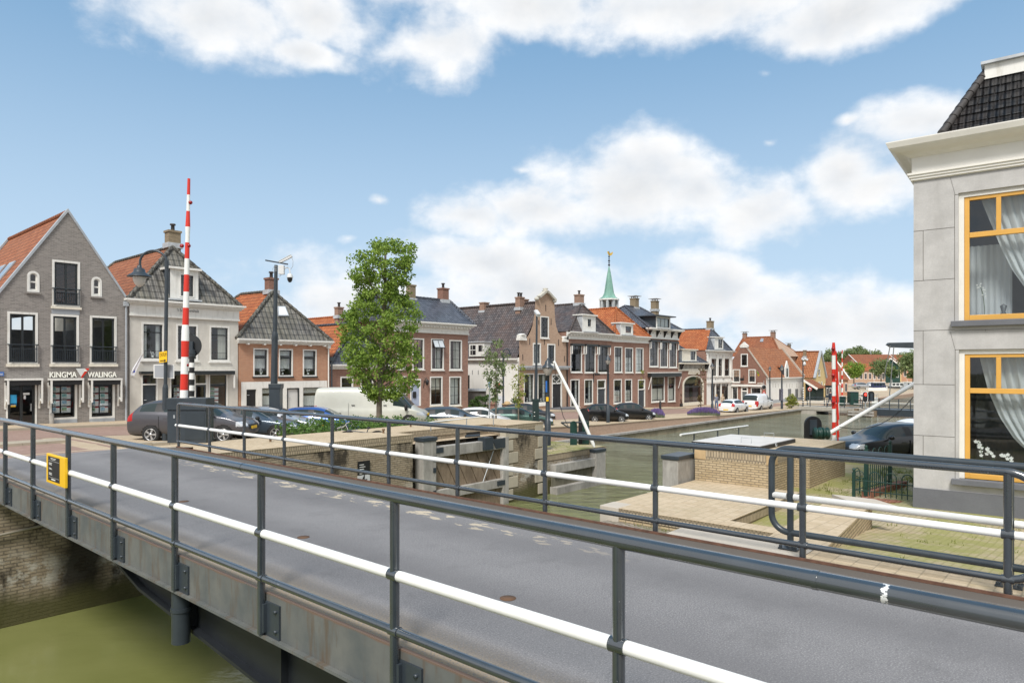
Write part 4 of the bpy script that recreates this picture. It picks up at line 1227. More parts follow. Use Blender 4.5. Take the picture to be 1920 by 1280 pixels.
    def plinth(s, h, mat, out=.03, x0=0, x1=None):
        b = MB(); b.box(x0 - .01, (s.W if x1 is None else x1) + .01, -out, -.002, -.6, h); b.build('plinth', mat, s.root)
    def ties(s, lst, mat=None):
        b = MB()
        for px, py0, py1 in lst:
            x, z1 = s.L(px, py0); z0 = s.L(px, py1)[1]; b.box(x - .025, x + .025, -.035, -.003, z0, z1)
        b.each('wall_anchor', mat or BLACK, s.root)
    def rail(s, px0, px1, py0, py1, w=None, n=14):      # French balcony
        x0, x1, z0, z1 = s.rect(px0, px1, py0, py1)
        b = MB(); y = -.11
        b.box(x0, x1, y - .02, y + .02, z1 - .04, z1); zm = z1 - (z1 - z0) * .22
        b.box(x0 + .06, x1 - .06, y - .015, y + .015, zm - .03, zm); b.box(x0 + .06, x1 - .06, y - .015, y + .015, z0 + .05, z0 + .09)
        for i in range(n + 1):
            x = x0 + .08 + (x1 - x0 - .16) * i / n; b.box(x - .008, x + .008, y - .008, y + .008, z0 + .08, zm)
        for x in (x0 + .02, x1 - .02): b.box(x - .02, x + .02, y, -.026, z1 - .04, z1 - .01); b.box(x - .02 + (.06 if x < x1 - .1 else -.06), x + .02 + (.06 if x < x1 - .1 else -.06), y - .015, y + .015, z0 + .05, z1)
        b.build('balcony_rail', DARKP, w or s.root)
m_PLANT = m_paint('pot_plant_green', (.05, .10, .03), .7, .3, scale=12)
m_flat_dark = m_paint('dark_chimney_pot', (.06, .055, .055), .7, .2)

def posters(h, w, px0, px1, py0, py1, cols, rows, y=.20):
    """sheets of paper with a photo, a red strip and text lines hanging in a shop window"""
    PAPER = m_POSTER
    x0, x1, z0, z1 = h.rect(px0, px1, py0, py1)
    cw, rh = (x1 - x0) / cols, (z1 - z0) / rows
    for i in range(cols):
        for j in range(rows):
            a = x0 + cw * i + cw * .08; c = x0 + cw * (i + 1) - cw * .08; zz = z1 - rh * j - rh * .06; zc = z1 - rh * (j + 1) + rh * .10
            b = MB(); b.box(a, c, y, y + .01, zc, zz, 0)
            b.box(a + (c - a) * .06, a + (c - a) * .58, y - .002, y - .0005, zc + (zz - zc) * .35, zz - (zz - zc) * .08, 1)
            b.box(a + (c - a) * .58, c, y - .002, y - .0005, zz - (zz - zc) * .12, zz, 2)
            for k in range(3): b.box(a + (c - a) * .08, a + (c - a) * (.5 + .1 * k), y - .002, y - .0005, zc + (zz - zc) * (.08 + .08 * k), zc + (zz - zc) * (.11 + .08 * k), 3)
            pm = RND.choice(PHOTOS)
            b.build('poster', [PAPER, pm, RED, BLACK], w)
m_POSTER = m_flat('poster_paper', (.78, .80, .80), .6)
PHOTOS = [m_paint('poster_photo_' + n, c, .5, .5, scale=9) for n, c in (('green', (.22, .36, .24)), ('blue', (.25, .42, .55)), ('brown', (.40, .30, .22)), ('teal', (.22, .45, .45)))]
# ================================================================== HOUSES OF THE STREET
TH = 39.0
# --- the grey brick gable house with the shop sign
h = House('gable_house', 'tall grey brown brick gable house with three French windows and a shop sign', -40, 241, TH, g(10, 38) + .09, 11, cat='house')
H1 = h
xa, za = h.L(127, 397); xr, zr = h.L(241, 566); x0 = 0.0
zl = za - (za - zr) * (xa - x0) / (xr - xa)
h.W = xr
for (a, c, e, f, rl_) in ((13.5, 71, 585, 682, 645), (95, 148, 589.5, 682, 647.5), (168.5, 218.5, 592.5, 682, 649.5)):
    w = h.win(a, c, e, f, 2, (), mid=1, sw=.09, fw=.10, sill=CREAM, sillh=.14, curtain=None)
    h.rail(a - .5, c + .5, rl_, f - 1, w)
w = h.win(97.5, 150, 489, 575, 2, (), mid=1, sw=.09, fw=.10, sill=CREAM, sillh=.12); h.rail(97, 150.5, 541, 574, w)
b = MB(); r = h.rect(96.5, 149, 578.5, 589); b.box(r[0], r[1], -.02, -.003, r[2], r[3]); b.build('panel', GREYB, h.root)
for (a, c, e, f) in ((50.6, 74, 508, 547.6), (171, 191, 519, 556)):
    h.win(a, c, e, f, 1, ((.52, .07),), fw=.10, arch=True, sash=WHITE, sill=BR_GREY)
# shop front
d = h.win(11, 69, 710, 800.5, 2, (), mid=1, sw=.11, fw=.07, sill=None, name='shop_door')
b = MB(); r = h.rect(57, 59, 756, 770); b.box(r[0], r[0] + .03, -.06, .03, r[2], r[3]); b.build('handle', STEEL, d)
b = MB(); r = h.rect(19.5, 32, 740, 756); b.box(r[0], r[1], .06, .068, r[2], r[3]); b.build('blue_sticker', m_flat('sticker_blue', (.03, .32, .60), .4), d)
t_ = text_fit('NVM', *h.rect(20, 31.5, 751.5, 756.5)[:2], *h.rect(20, 31.5, 757, 761)[2:], .055, .003); t_.build('lettering', m_flat('sticker_blue_text', (.02, .22, .5), .4), d)
b = MB(); r = h.rect(21, 30, 758.5, 762.5); b.box(r[0], r[1], .06, .068, r[2], r[3]); b.build('yellow_sticker', YELLOW, d)
b = MB(); r = h.rect(44, 56, 736, 740); b.box(r[0], r[1], .06, .068, r[2], r[3]); r = h.rect(45, 49, 741, 748); b.box(r[0], r[1], .06, .068, r[2], r[3]); b.each('notice', m_POSTER, d)
wins = []
for (a, c, e, f) in ((92, 144.5, 711, 786), (167.5, 215, 711, 784)):
    w = h.win(a, c, e, f, 1, (), fw=.10, sill=None); wins.append(w)
    cx0, cx1 = a + 2.5, c - 8.5
    posters(h, w, cx0 + .3, cx1 + .3, 724, 775, 2, 4)
for (a, c, e) in ((8, 75, 709), (89, 151, 709), (164.5, 222.5, 709)):   # drop awnings folded against the wall
    x0_, x1_, z0_, z1_ = h.rect(a, c, e, e + 6)
    b = MB(); b.box(x0_, x1_, -.55, -.02, z1_ - .09, z1_); b.box(x0_ + .04, x1_ - .04, -.5, -.05, z1_ - .32, z1_ - .092, 1); aw = b.build('awning', [WHITE, BLACK], h.root)
    b = MB()
    for xx in (x0_ + .04, x1_ - .04):
        b.box(xx - .035, xx + .035, -.54, -.46, z1_ - 1.2, z1_ - .095); b.tube([(xx, -.5, z1_ - 1.15), (xx, -.25, z1_ - 1.0), (xx, -.04, z1_ - 1.35)], .035, 6)
        b.box(xx - .04, xx + .04, -.06, -.003, z1_ - 1.45, z1_ - .2)
    b.each('awning_arm', WHITE, aw)
for (a, c, e, f) in ((92, 144.5, 786, 797.5), (167.5, 215, 784, 796)):
    b = MB(); r = h.rect(a, c, e, f); b.box(r[0], r[1], -.03, -.003, r[2] - .2, r[3]); b.build('grey_panel', ZINC, h.root)
LETT = m_flat('sign_letters_white', (.86, .84, .76), .4)
r = h.rect(92.4, 143, 697, 707.3); text_fit('KINGMA', r[0], r[1], r[2], r[3], -.06, .03, .012).build('lettering', LETT, h.root)
r = h.rect(164, 217.7, 697, 707); text_fit('WALINGA', r[0], r[1], r[2], r[3], -.06, .03, .012).build('lettering', LETT, h.root)
P = lambda px, py: (h.L(px, py)[0], -.10, h.L(px, py)[1])
lg = MB(); lg.prism([P(141, 690.5), P(158, 690.5), P(151, 706)], (0, .05, 0)); lg = lg.build('logo', m_flat('logo_silver', (.62, .62, .60), .3), h.root)
b = MB(); b.prism([P(158.3, 690.5), P(166.5, 690.2), P(163.5, 695)], (0, .05, 0)); b.prism([P(157.5, 696.5), P(163, 695.8), P(152, 709), P(151.3, 705.5)], (0, .05, 0)); b.build('logo_red', RED, lg)
b = MB(); b.prism([P(158, 691.2), P(163, 695.2), P(157, 696), P(151.4, 705)], (0, .04, 0)); b.build('logo_cream', LETT, lg)
h.pipe(236.5, 572, 793, ZINC, .05)
b = MB(); r = h.rect(74, 80, 738, 748); b.box(r[0], r[1], -.03, -.003, r[2], r[3]); b.build('letter_box', STEEL, h.root)
h.shell([(0, -.4), (h.W, -.4), (h.W, zr), (xa, za), (0, zl)], BR_GREY, ze=min(zl, zr))
h.gableroof(0, h.W, zl, zr, xa, za - .05, .15, h.D, TL_BRN)
b = MB()
for (xx, zz) in ((0, zl), (h.W, zr)):
    for yy, y2 in ((-.06, .22), (h.D - .2, h.D + .06)):
        q = [(xx, yy, zz - .05), (xa, yy, za - .02), (xa, yy, za + .16), (xx + (.0 if xx else -.0), yy, zz + .13)]
        b.prism(q, (0, y2 - yy, 0))
b.each('verge_strip', ZINC, h.root)
for u in (.25, .62):    # roof windows on the visible slope
    A = Vector((0, 3, zl)); Bv = Vector((xa, 3, za)); q0 = A.lerp(Bv, .36); q1 = A.lerp(Bv, .56); nn = Vector((-(za - zl), 0, xa)).normalized() * .06
    y0 = 1.2 + u * 5
    b = MB(); b.prism([q0 + Vector((0, y0 - 3, 0)), q1 + Vector((0, y0 - 3, 0)), q1 + Vector((0, y0 - 1.9, 0)), q0 + Vector((0, y0 - 1.9, 0))], nn); sk = b.build('skylight', ZINC, h.root)
    b = MB(); i0, i1 = A.lerp(Bv, .375), A.lerp(Bv, .545)
    b.quad(*[p + nn * 1.06 for p in (i0 + Vector((0, y0 - 1.98, 0)), i1 + Vector((0, y0 - 1.98, 0)), i1 + Vector((0, y0 - 2.92, 0)), i0 + Vector((0, y0 - 2.92, 0)))][::-1]); b.build('pane', GLASS, sk)
# blue street name plate at its left end
b = MB(); r = h.rect(-14, 7, 697, 704.5); p = h.M @ Vector((r[1], -.05, r[2]))
b.box(r[0], r[1], -.05, -.01, r[2], r[3]); b.build('street_plate', BLUE, h.root)
tb_ = text_fit('straat', *h.rect(-8, 5.5, 698, 703)[:2], *h.rect(-8, 5.5, 699, 703)[2:], -.056, .002); tb_.build('lettering', PRINT, h.root)

# --- 't Schippershuis
h = House('stone_house', "pale stone fronted house with grey tiled hip, white dormer and 't Schippershuis lettering", 243, 447, TH, g(17, 38) + .09, 13)
zc, zf = h.L(345, 567)[1], h.L(345, 597)[1]
for (a, c, e, f, k) in ((265, 308, 604.6, 675, 'drape'), (330, 371.5, 608, 676, None), (392.5, 430.4, 611, 677.5, 'right')):
    h.win(a, c, e, f, 1, ((.22, .06), (.80, .02)), fw=.10, curtain=k)
h.door(264.5, 296, 700, 785, DARKP, .24, fw=.08)
w = h.win(318, 362, 700, 780, 1, ((.26, .10),), fw=.08, sill=None, name='shop_window'); posters(h, w, 328, 352, 726, 752, 2, 3)
h.door(364, 389, 700, 782, DARKP, .24, glass=True, fw=.08)
w = h.win(391, 427, 700, 776, 1, ((.26, .10),), fw=.08, sill=None, name='shop_window'); posters(h, w, 393, 414, 726, 758, 1, 4)
b = MB()
for a, c in ((318, 330), (334, 345), (349, 360), (392, 401), (404, 413), (415, 425)):
    pass
b = MB(); r = h.rect(300, 434, 695, 702); b.box(r[0], r[1], -.45, -.03, r[2], r[3]); aw = b.build('awning', SASH, h.root)
b = MB(); b.box(r[0], r[1], -.46, -.02, r[3] + .002, r[3] + .07)
for xx in (r[1] - .03,): b.box(xx - .03, xx + .05, -.42, -.36, r[3] - 1.0, r[3])
b.each('awning_arm', WHITE, aw)
b = MB(); r = h.rect(260, 298, 696, 701); b.box(r[0], r[1], -.35, -.03, r[2], r[3]); b.build('awning', SASH, h.root)
h.shell([(0, -.4), (h.W, -.4), (h.W, zc - .1), (0, zc - .1)], ST_GREY)
h.cornice(zc, zf, ends=.28)
b = text_fit("'t Schippershuis", *h.rect(331, 372, 580, 588)[:2], *h.rect(331, 372, 579, 587)[2:], -.07, .008)
b.build('lettering', m_flat('grey_lettering', (.22, .22, .22), .5), h.root)
ap = h.atx(323, 463, h.W * .5)
A, B_, r0 = h.hip(0, h.W, zc, ap, (h.W / 2, h.D - 2, ap.z), (TL_GRY, TL_BRN), o=.12)
h.chimney(308.6, 339, 431, 458, ap.y + .35, BR_TAN, 1, deep=1)
h.dormer(319, 372, 506, 562, (337, 364.5, 514, 557), (A, B_, r0), side=DARKP, cols=2)
# flag on the facade
fl = empty('flag', h.M @ Vector((h.L(246, 700)[0], -.15, h.L(246, 700)[1])), 0, 'small white and blue flag hanging from a short pole on the stone house', 'flag')
q = [h.M @ Vector((h.L(a, c)[0], yy, h.L(a, c)[1])) for a, c, yy in ((254, 663, -.9), (256, 666, -.9), (250.5, 690, -.5), (246, 704, -.4), (240, 702, -.35), (243, 690, -.45))]
b = MB(); b.prism(q, (0, -.02, .0)); b.build('cloth', m_paint('flag_cloth', (.72, .73, .78), .7, .1), fl, True)
q = [h.M @ Vector((h.L(a, c)[0], yy - .03, h.L(a, c)[1])) for a, c, yy in ((246, 690, -.46), (248.5, 690, -.49), (246.5, 698, -.42), (243.5, 698, -.40))]
b = MB(); b.prism(q, (0, -.01, 0)); b.build('blue_stripe', m_flat('flag_blue', (.03, .07, .42), .6), fl, True)
b = MB(); b.tube([h.M @ Vector((h.L(246, 700)[0], -.0, h.L(246, 706)[1])), h.M @ Vector((h.L(255, 664)[0], -.95, h.L(255, 663)[1]))], .02, 6); b.build('pole', WHITE, fl, True)

# --- orange brown brick house with the pyramid of grey tiles
h = House('brick_house', 'orange brick house with white shop front and grey tiled pyramid roof with a skylight', 446, 618, TH, g(23, 38) + .09, 9)
zc, zf = h.L(532, 637)[1], h.L(532, 646)[1]
for (a, c, e, f) in ((474.7, 503, 652.8, 705.7), (522.5, 549, 654, 705.7), (567.7, 593.5, 655, 705.5)):
    h.win(a, c, e, f, 1, ((.30, .10),), fw=.08, curtain='half', sill=SASH)
h.door(460, 482, 728, 772, BLACK, 0, fw=.06)
h.win(490, 532, 726, 772, 1, (), fw=.04, curtain='half', sill=None, name='shop_window')
h.door(537.5, 561, 727, 775, m_paint('white_door', (.6, .6, .58), .4, .04), 0, fw=.07, panels=False, frame=SASH)
h.win(567, 606, 725, 774, 1, (), fw=.04, curtain='half', sill=None, name='shop_window')
r = h.rect(451.7, 613, 714.5, 790)
b = MB(); holes = [q for q in h.holes[3:]]
b.wall([(r[0], -.3), (r[1], -.3), (r[1], r[3]), (r[0], r[3])], [[(min(max(x, r[0] + .02), r[1] - .02), max(z, .0)) for x, z in q] for q in holes], -.03, .04)
b.build('shop_front', WHITE, h.root)
h.shell([(0, -.4), (h.W, -.4), (h.W, zc - .05), (0, zc - .05)], BR_ORG)
h.cornice(zc, zf, out=.38, ends=.12, dent=6)
h.pipe(616, 652, 770, WHITE, .045)
ap = h.atx(511, 546, h.W * .5)
A, B_, r0 = h.hip(0, h.W, zc, ap, (h.W / 2, h.D - 3.2, ap.z + .1), (TL_GRY, TL_ORG), o=.14)
h.chimney(496, 521, 520, 545, ap.y + .3, BR_DRK, 1)
s0 = [h.onplane(px, py, A, B_, r0) for px, py in ((520, 575), (534, 575), (541, 593), (521, 593))]
nn = (B_ - A).cross(r0 - A).normalized()
b = MB(); b.prism([p - nn * .02 for p in s0], nn * .10); sk = b.build('skylight', ZINC, h.root)
b = MB(); c0 = sum(s0, Vector()) / 4; b.quad(*[c0 + (p - c0) * .84 + nn * .085 for p in s0][::-1]); b.build('pane', m_flat('painted_sky_glass', (.75, .78, .80), .08), sk)  # pale base colour stands in for sky reflected in the skylight

# --- small house behind the tree
h = House('brick_house', 'small brick house with orange side roof and glazed blue hip mostly behind the leafy tree', 619, 737, TH + .2, g(29, 38) + .09, 12)
zc, zf = h.L(672, 683)[1], h.L(672, 692)[1]
for a, c in ((638, 662), (676, 700)): h.win(a, c, 705.5, 745, 1, ((.3, .06),), fw=.10)
h.shell([(0, -.4), (h.W, -.4), (h.W, zc - .05), (0, zc - .05)], BR_RED)
h.cornice(zc, zf, out=.35, ends=.1)
ap = h.atx(668, 606, h.W * .5)
A, B_, r0 = h.hip(0, h.W, zc, ap, (h.W / 2, h.D - 1, ap.z), (TL_BLU, TL_ORG), o=.12)
h.pipe(622, 675, 760, DARKP, .05, -.35)
h2 = House('back_house', 'house in the second row showing an orange roof and chimney left of the leafy tree', 606, 700, TH + 13, -1.0, 8)
zc2 = h2.L(640, 640)[1]
h2.shell([(0, -.4), (h2.W, -.4), (h2.W, zc2), (0, zc2)], BR_RED)
ap = h2.atx(655, 592, h2.W * .5)
h2.hip(0, h2.W, zc2, ap, (h2.W / 2, 7, ap.z), (TL_ORG, TL_ORG), o=.15)
h2.chimney(627, 644, 575, 592, ap.y, BR_RED, 1)

# --- wide brick house with the glazed blue roof
h = House('brick_house', 'wide red brick house with tall white windows, pale blue door and glazed blue roof', 737, 877.5, TH, g(36, 38) + .09, 10)
zc, zf = h.L(800, 608)[1], h.L(800, 628)[1]
xe = h.L(886, HY)[0]
zc, zf = h.L(877, 609)[1], h.L(877, 628)[1]
for (a, c, e, f, k) in ((745, 762, 633, 692, None), (773, 795, 634, 692.5, None), (808, 832, 635, 693.3, 'right'), (842.5, 866, 637.3, 693.5, 'right')):
    w = h.win(a, c, e, f, 2, (.32, .66), fw=.10, curtain=k)
for (a, c, e, f, k) in ((743, 762, 705, 760, 'topblind'), (806, 829.5, 705.5, 760, 'topblind'), (842, 864.5, 705.5, 760.5, 'drape')):
    h.win(a, c, e, f, 2, (.34, .67), fw=.10, curtain='full' if k == 'drape' else k, sill=CREAM)
dd = h.door(769, 789, 710, 761, m_paint('pale_blue_door', (.36, .42, .55), .4, .05), .18, fw=.10)
b = MB(); r = h.rect(775, 780.5, 734, 746); b.box(r[0], r[1], .0, .05, r[2], r[3]); b.build('door_grille', BLACK, dd)
# the tilted top light
r = h.rect(810, 830, 637, 654); b = MB()
m_ = Matrix.Translation((0, 0, r[3])) @ Matrix.Rotation(rad(-24), 4, 'X')
for (u0, u1, v0, v1) in ((r[0], r[1], -.06, 0), (r[0], r[1], r[2] - r[3], r[2] - r[3] + .06), (r[0], r[0] + .05, r[2] - r[3], 0), (r[1] - .05, r[1], r[2] - r[3], 0), ((r[0] + r[1]) / 2 - .02, (r[0] + r[1]) / 2 + .02, r[2] - r[3], 0)):
    b.mbox(m_, u0, u1, -.05, -.01, v0, v1)
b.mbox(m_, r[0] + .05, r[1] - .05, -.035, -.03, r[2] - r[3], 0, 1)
b.build('open_top_light', [SASH, m_flat('painted_sky_pane', (.55, .60, .64), .08)], h.root)  # pane colour made pale to imitate a sky reflection on the tilted glass
wl = MB(); p = h.at(801, 716, -.25); wl.lathe([(0, -.25), (.10, -.2), (.14, .1), (.0, .22)], p, 8); wl.tube([p + Vector((0, 0, .2)), p + Vector((0, .1, .32)), p + Vector((-.1, .25, .0)), p + Vector((-.15, .25, -.45))], .03, 6); wl.build('wall_lantern', BLACK, h.root)
h.shell([(0, -.4), (h.W, -.4), (h.W, zc - .05), (0, zc - .05)], BR_RED)
h.cornice(zc, zf, out=.55, ends=.45, dent=24)
rA = h.at(843, 564, 2.7)
zrd = rA.z; yr = 2.7; xr1 = rA.x; xr0 = h.W - xr1
h.hip(0, h.W, zc, (xr0, yr, zrd), (xr1, yr, zrd), (TL_BLU, TL_BLU), o=.42, D=5)
h.chimney(820, 841.5, 539, 563, yr, BR_DRK, 1); h.chimney(761.5, 779.5, 533, 560, yr, BR_TAN, 0)

# --- bell gable house with long white flank
h = House('bell_gable_house', 'pale brick bell gable house with white scrolls, dark old roof and long white side wall', 973.5, 1062.5, TH, g(49, 38) + .05, 19)
def q(px, py): return h.L(px, py)
left = [(973.5, 637), (985, 636), (990.5, 629), (995, 620), (998.5, 610), (1001.3, 595), (1003, 580), (1004, 561)]
top = [(1009, 558), (1014, 554), (1019, 549.5), (1022.5, 547.5), (1026, 549.5), (1031, 555), (1036, 560.5), (1039.5, 564.5)]
right = [(1039.8, 580), (1040.6, 597), (1043, 612), (1047, 624), (1053.5, 632), (1062.5, 637)]
poly = [q(a, c) for a, c in left + top + right]
outer = [(0, -.4), (h.W, -.4)] + [(min(max(x, 0), h.W), z) for x, z in poly[::-1]]
h.win(1013, 1029, 593, 634, 2, (.25, .5, .75), fw=.10)
for (a, c, e, f) in ((999, 1014, 643, 683), (1026, 1041, 644.5, 684)): h.win(a, c, e, f, 2, (.33, .66), fw=.12, curtain=None if a > 1000 else 'right')
for (a, c) in ((982, 1001), (1008, 1026.5)): h.win(a, c, 700, 755.5, 2, (.34, .67), fw=.09, mid=1, sw=.06, curtain='drape', sillh=.25)
h.door(1034.5, 1053.5, 701, 765, BLACK, .27, fw=.12, diamond=True)
h.ties([(1023, 571, 583), (1010, 600, 608), (1033, 597, 609), (993, 634, 646), (1047, 636, 648), (1020.5, 636, 646), (980, 664, 675), (1058, 667, 678)])
h.shell(outer, BR_PALE, side=WALLW, ze=q(975, 670)[1])
zl_ = q(975, 671)[1]
b = MB(); z1 = q(1018, 686)[1]; z0 = q(1018, 693)[1]
b.box(-.1, h.W + .3, -.42, -.003, z1 - .14, z1); b.box(0, h.W, -.25, -.004, z0, z1 - .142); led = b.build('ledge', ZINC, h.root)
b = MB()
for i in range(30): x = h.W * (i + .5) / 30; b.box(x - .05, x + .05, -.36, -.26, z1 - .26, z1 - .143)
b.build('dentil', WHITE, led)
b = MB()
pp = [Vector((x, -.06, z + .06)) for x, z in [q(a, c) for a, c in top]]
for a, c in zip(pp, pp[1:]): b.bar(a, c, .42, .2)
b.lathe([(.28, 0), (.34, .08), (.18, .16), (.28, .3), (.0, .36)], (q(1022.5, 547)[0], 0, q(1022.5, 547)[1]), 10)
for px, py in ((1005.5, 560.5), (1038.5, 564.5)): b.lathe([(.0, -.2), (.2, -.1), (.24, .05), (.1, .2), (0, .22)], (q(px, py)[0], -.05, q(px, py)[1]), 10)
b.build('gable_crest', m_stone('crest_stone', (.50, .48, .42), .15, 2), h.root)
for px0, px1, py0, py1 in ((972.5, 985, 625, 638), (1053.5, 1063.5, 630, 641)):
    r = h.rect(px0, px1, py0, py1); cxx = (r[0] + r[1]) / 2; w_ = (r[1] - r[0]) / 2
    b = MB(); b.box(r[0], r[1], -.18, .3, r[2], r[2] + (r[3] - r[2]) * .35)
    hh_ = r[3] - r[2]; b.box(r[0] + .05, r[1] - .05, -.14, .26, r[2] + hh_ * .35, r[2] + hh_ * .8); b.lathe([(w_ * .8, 0), (w_ * .6, hh_ * .14), (0, hh_ * .2)], (cxx, .05, r[2] + hh_ * .8), 8)
    b.build('scroll', WHITE, h.root)
rid = h.at(1003, 567, .4); xm = h.W * .5; zr_ = h.atx(1003, 567, xm).z
h.gableroof(0, h.W, zl_, zl_, xm, zr_, .12, h.D, TL_DRK, o=.22)
b = MB(); b.box(-.3, -.02, .1, h.D, zl_ - .16, zl_ - .02); b.box(-.12, -.003, .1, h.D, zl_ - .32, zl_ - .17); b.build('gutter', WHITE, h.root)
for (px0, px1, py0, py1, xx) in ((899, 917, 566, 583, xm), (966, 983, 556, 577, xm - .4), (974, 991, 560, 580, xm + .2)):
    pc = h.atx((px0 + px1) / 2, py1, xx); h.chimney(px0, px1, py0, py1, pc.y, BR_RED, 2 if px0 == 966 else 0)
# dormer and small openings in the white flank
p = h.atx(892, 669, -.18)
d0, d1 = h.atx(908, 669, -.2).y, h.atx(880, 669, -.2).y
zt, zb_ = h.atx(894, 642, -.2).z, h.atx(894, 670, -.2).z
b = MB(); b.box(-.24, 1.6, d0, d1, zb_ + .1, zt); dm = b.build('dormer', WHITE, h.root)
b = MB(); b.box(-.255, -.241, d0 + .55 * (d1 - d0), d1 - .1 * (d1 - d0), zb_ + .25, zt - .25); b.box(-.255, -.241, d0 + .1 * (d1 - d0), d0 + .36 * (d1 - d0), zb_ + .55, zt - .25)
b.build('pane', m_flat('dark_pane', (.02, .022, .025), .08), dm)
b = MB(); b.box(-.26, -.256, d0 + .31, d0 + .33, zb_ + .25, zt - .25)
b.box(-.27, -.256, d0 + .76 * (d1 - d0), d0 + .78 * (d1 - d0), zb_ + .25, zt - .25); b.box(-.27, -.256, d0 + .55 * (d1 - d0), d1 - .1 * (d1 - d0), (zb_ + zt) / 2 - .03, (zb_ + zt) / 2 + .03)
b.build('glazing_bar', WHITE, dm)
b = MB(); b.box(-.35, 2.4, d0 - .1, d1 + .1, zt + .002, zt + .1); b.build('dormer_roof', LEAD, dm)
ya, yb_ = h.atx(880.5, 700, 0).y, h.atx(876, 700, 0).y
b = MB(); b.box(-.02, -.003, ya, ya + 1.0, h.atx(878, 732, 0).z, h.atx(878, 703, 0).z); b.build('side_opening', m_flat('dark_opening', (.02, .02, .02), .5), h.root)
b = MB()
for px in (886, 897, 908, 920, 933):
    yy = h.atx(px, 700, 0).y; zz = h.atx(px, 695, 0).z; b.box(-.03, -.003, yy - .03, yy + .03, zz - .35, zz + .05)
b.each('wall_anchor', m_flat('anchor_grey', (.2, .2, .2), .6), h.root)
h.pipe(968, 672, 760, STEEL, .05, .5)
# stoop
st = MB(); r = h.rect(1030, 1062, 765, 768); st.box(r[0], r[1] + .3, -1.3, -.01, -.5, .16); st.build('doorstep', ST_BASE, h.root)

# --- twin brick houses sharing one white cornice
def twin(name, label, px0, px1, roofs, wins1, winsg, doorsg, dorm, apx, chim, dorm_kw):
    h = House(name, label, px0, px1, TH, g((on_t(px0, HY, TH).x + on_t(px1, HY, TH).x) / 2, 38) + .05, 10)
    zc, zf = h.L(1062.5, 621)[1], h.L(1062.5, 635)[1]
    if px0 > 1100: zc, zf = h.L(1147, 627.5)[1], h.L(1147, 640.5)[1]
    for a in wins1: h.win(*a[:4], 2, (.33, .66), fw=.10, curtain=a[4], awn=a[5])
    for a in winsg: h.win(*a[:4], 2, (.34, .67), fw=.10, curtain=a[4])
    for a in doorsg: h.door(*a, DARKP, .36, fw=.12)
    h.shell([(0, -.4), (h.W, -.4), (h.W, zc - .05), (0, zc - .05)], BR_RED)
    h.cornice(zc, zf, out=.5, ends=.02, dent=16)
    ap = h.atx(apx[0], apx[1], h.W * .5)
    A, B_, r0 = h.hip(0, h.W, zc, ap, (h.W / 2, h.D - 2, ap.z), roofs, o=.05, oy=.35)
    for c in chim: h.chimney(*c, ap.y + .3, BR_RED, 1)
    h.dormer(*dorm, (A, B_, r0), **dorm_kw)
    return h
h7 = twin('brick_house', 'red brick house with dark tiled hip, white dormer and drop blinds over its upper windows', 1063, 1147, (TL_DRK, TL_DRK),
     ((1069.5, 1091, 645, 698, None, True), (1096, 1116.5, 646, 698.5, None, True), (1120.7, 1140.6, 647.6, 699, None, True)),
     ((1069.5, 1086.4, 710.6, 763, 'drape'), (1095.4, 1111.7, 710.6, 757, 'drape')), ((1119.5, 1136, 711, 757),),
     (1092, 1117, 592, 622, (1101, 1109, 597, 613)), (1089, 569), ((1076.6, 1095, 551, 569),), dict(cols=2, rows=(.5,)))
h7.pipe(1063.5, 634, 768, BLACK, .06)
h8 = twin('brick_house', 'red brick house with bright orange tiled hip and slatted shutters behind its upper windows', 1147, 1215, (TL_ORG, TL_ORG),
     ((1151.6, 1166.6, 649.6, 698, 'slats', False), (1171.6, 1186.8, 651.6, 698.5, 'slats', False), (1191.8, 1206.3, 652, 698.5, 'full', False)),
     ((1150.5, 1165.7, 710.6, 756, 'blind', False), (1171.6, 1185, 710.6, 753.6, 'blind', False)), ((1196, 1209.5, 711, 763),),
     (1163.5, 1187, 607, 628, (1172, 1184, 611, 625)), (1155.5, 577), (), dict(cols=1))
b = MB()
for hh in (h7,):
    p = hh.at(1116, 700, -.5); b.tube([hh.at(1113, 690, -.02), hh.at(1113, 716, -.02)], .05, 6); b.tube([hh.at(1113, 699, -.04), hh.at(1124, 700, -.9)], .035, 6)
    for k in range(3): b.lathe([(0, -.12), (.12, -.05), (.05, .1), (0, .1)], hh.at(1117 + 3 * k, 701.5, -.4 - .2 * k), 8)
    b.build('sign_bracket', BLACK, hh.root)
# --- dark roofed house with bracketed white frieze
def zh(px0, px1): return g((on_t(px0, HY, TH).x + on_t(px1, HY, TH).x) / 2, 38) + .05
h = House('brick_house', 'brick house with bracketed white frieze, wide roof dormer and two flat capped chimneys', 1215, 1272, TH, zh(1215, 1272), 11)
H8h = h
for (a, c, e, f) in ((1217.5, 1234.5, 638, 687.5), (1237.3, 1252.3, 639.5, 688.5), (1254.7, 1269, 641, 689)): h.win(a, c, e, f, 2, (.5,), fw=.12, awn=True, sash=SASH)
for (a, c, e, f) in ((1221, 1246, 705, 753), (1252, 1266, 705, 752.5)): h.win(a, c, e, f, 2 if a < 1230 else 1, ((.32, .10),), fw=.12, curtain='blind', mid=1)
h.door(1237, 1246.5, 716, 758, DARKP, 0, fw=.1, glass=True) if False else None
r = h.rect(1214, 1271, 699, 706); b = MB(); b.box(r[0], r[1], -.5, -.03, r[2], r[3]); aw = b.build('awning', SASH, h.root)
b = MB(); b.box(r[0] - .03, r[1] + .03, -.52, -.02, r[3] + .002, r[3] + .09)
for xx in (r[0] + .05, r[1] - .05): b.bar((xx, -.48, r[2]), (xx, -.1, r[2] - 1.4), .07, .07)
b.each('awning_arm', WHITE, aw)
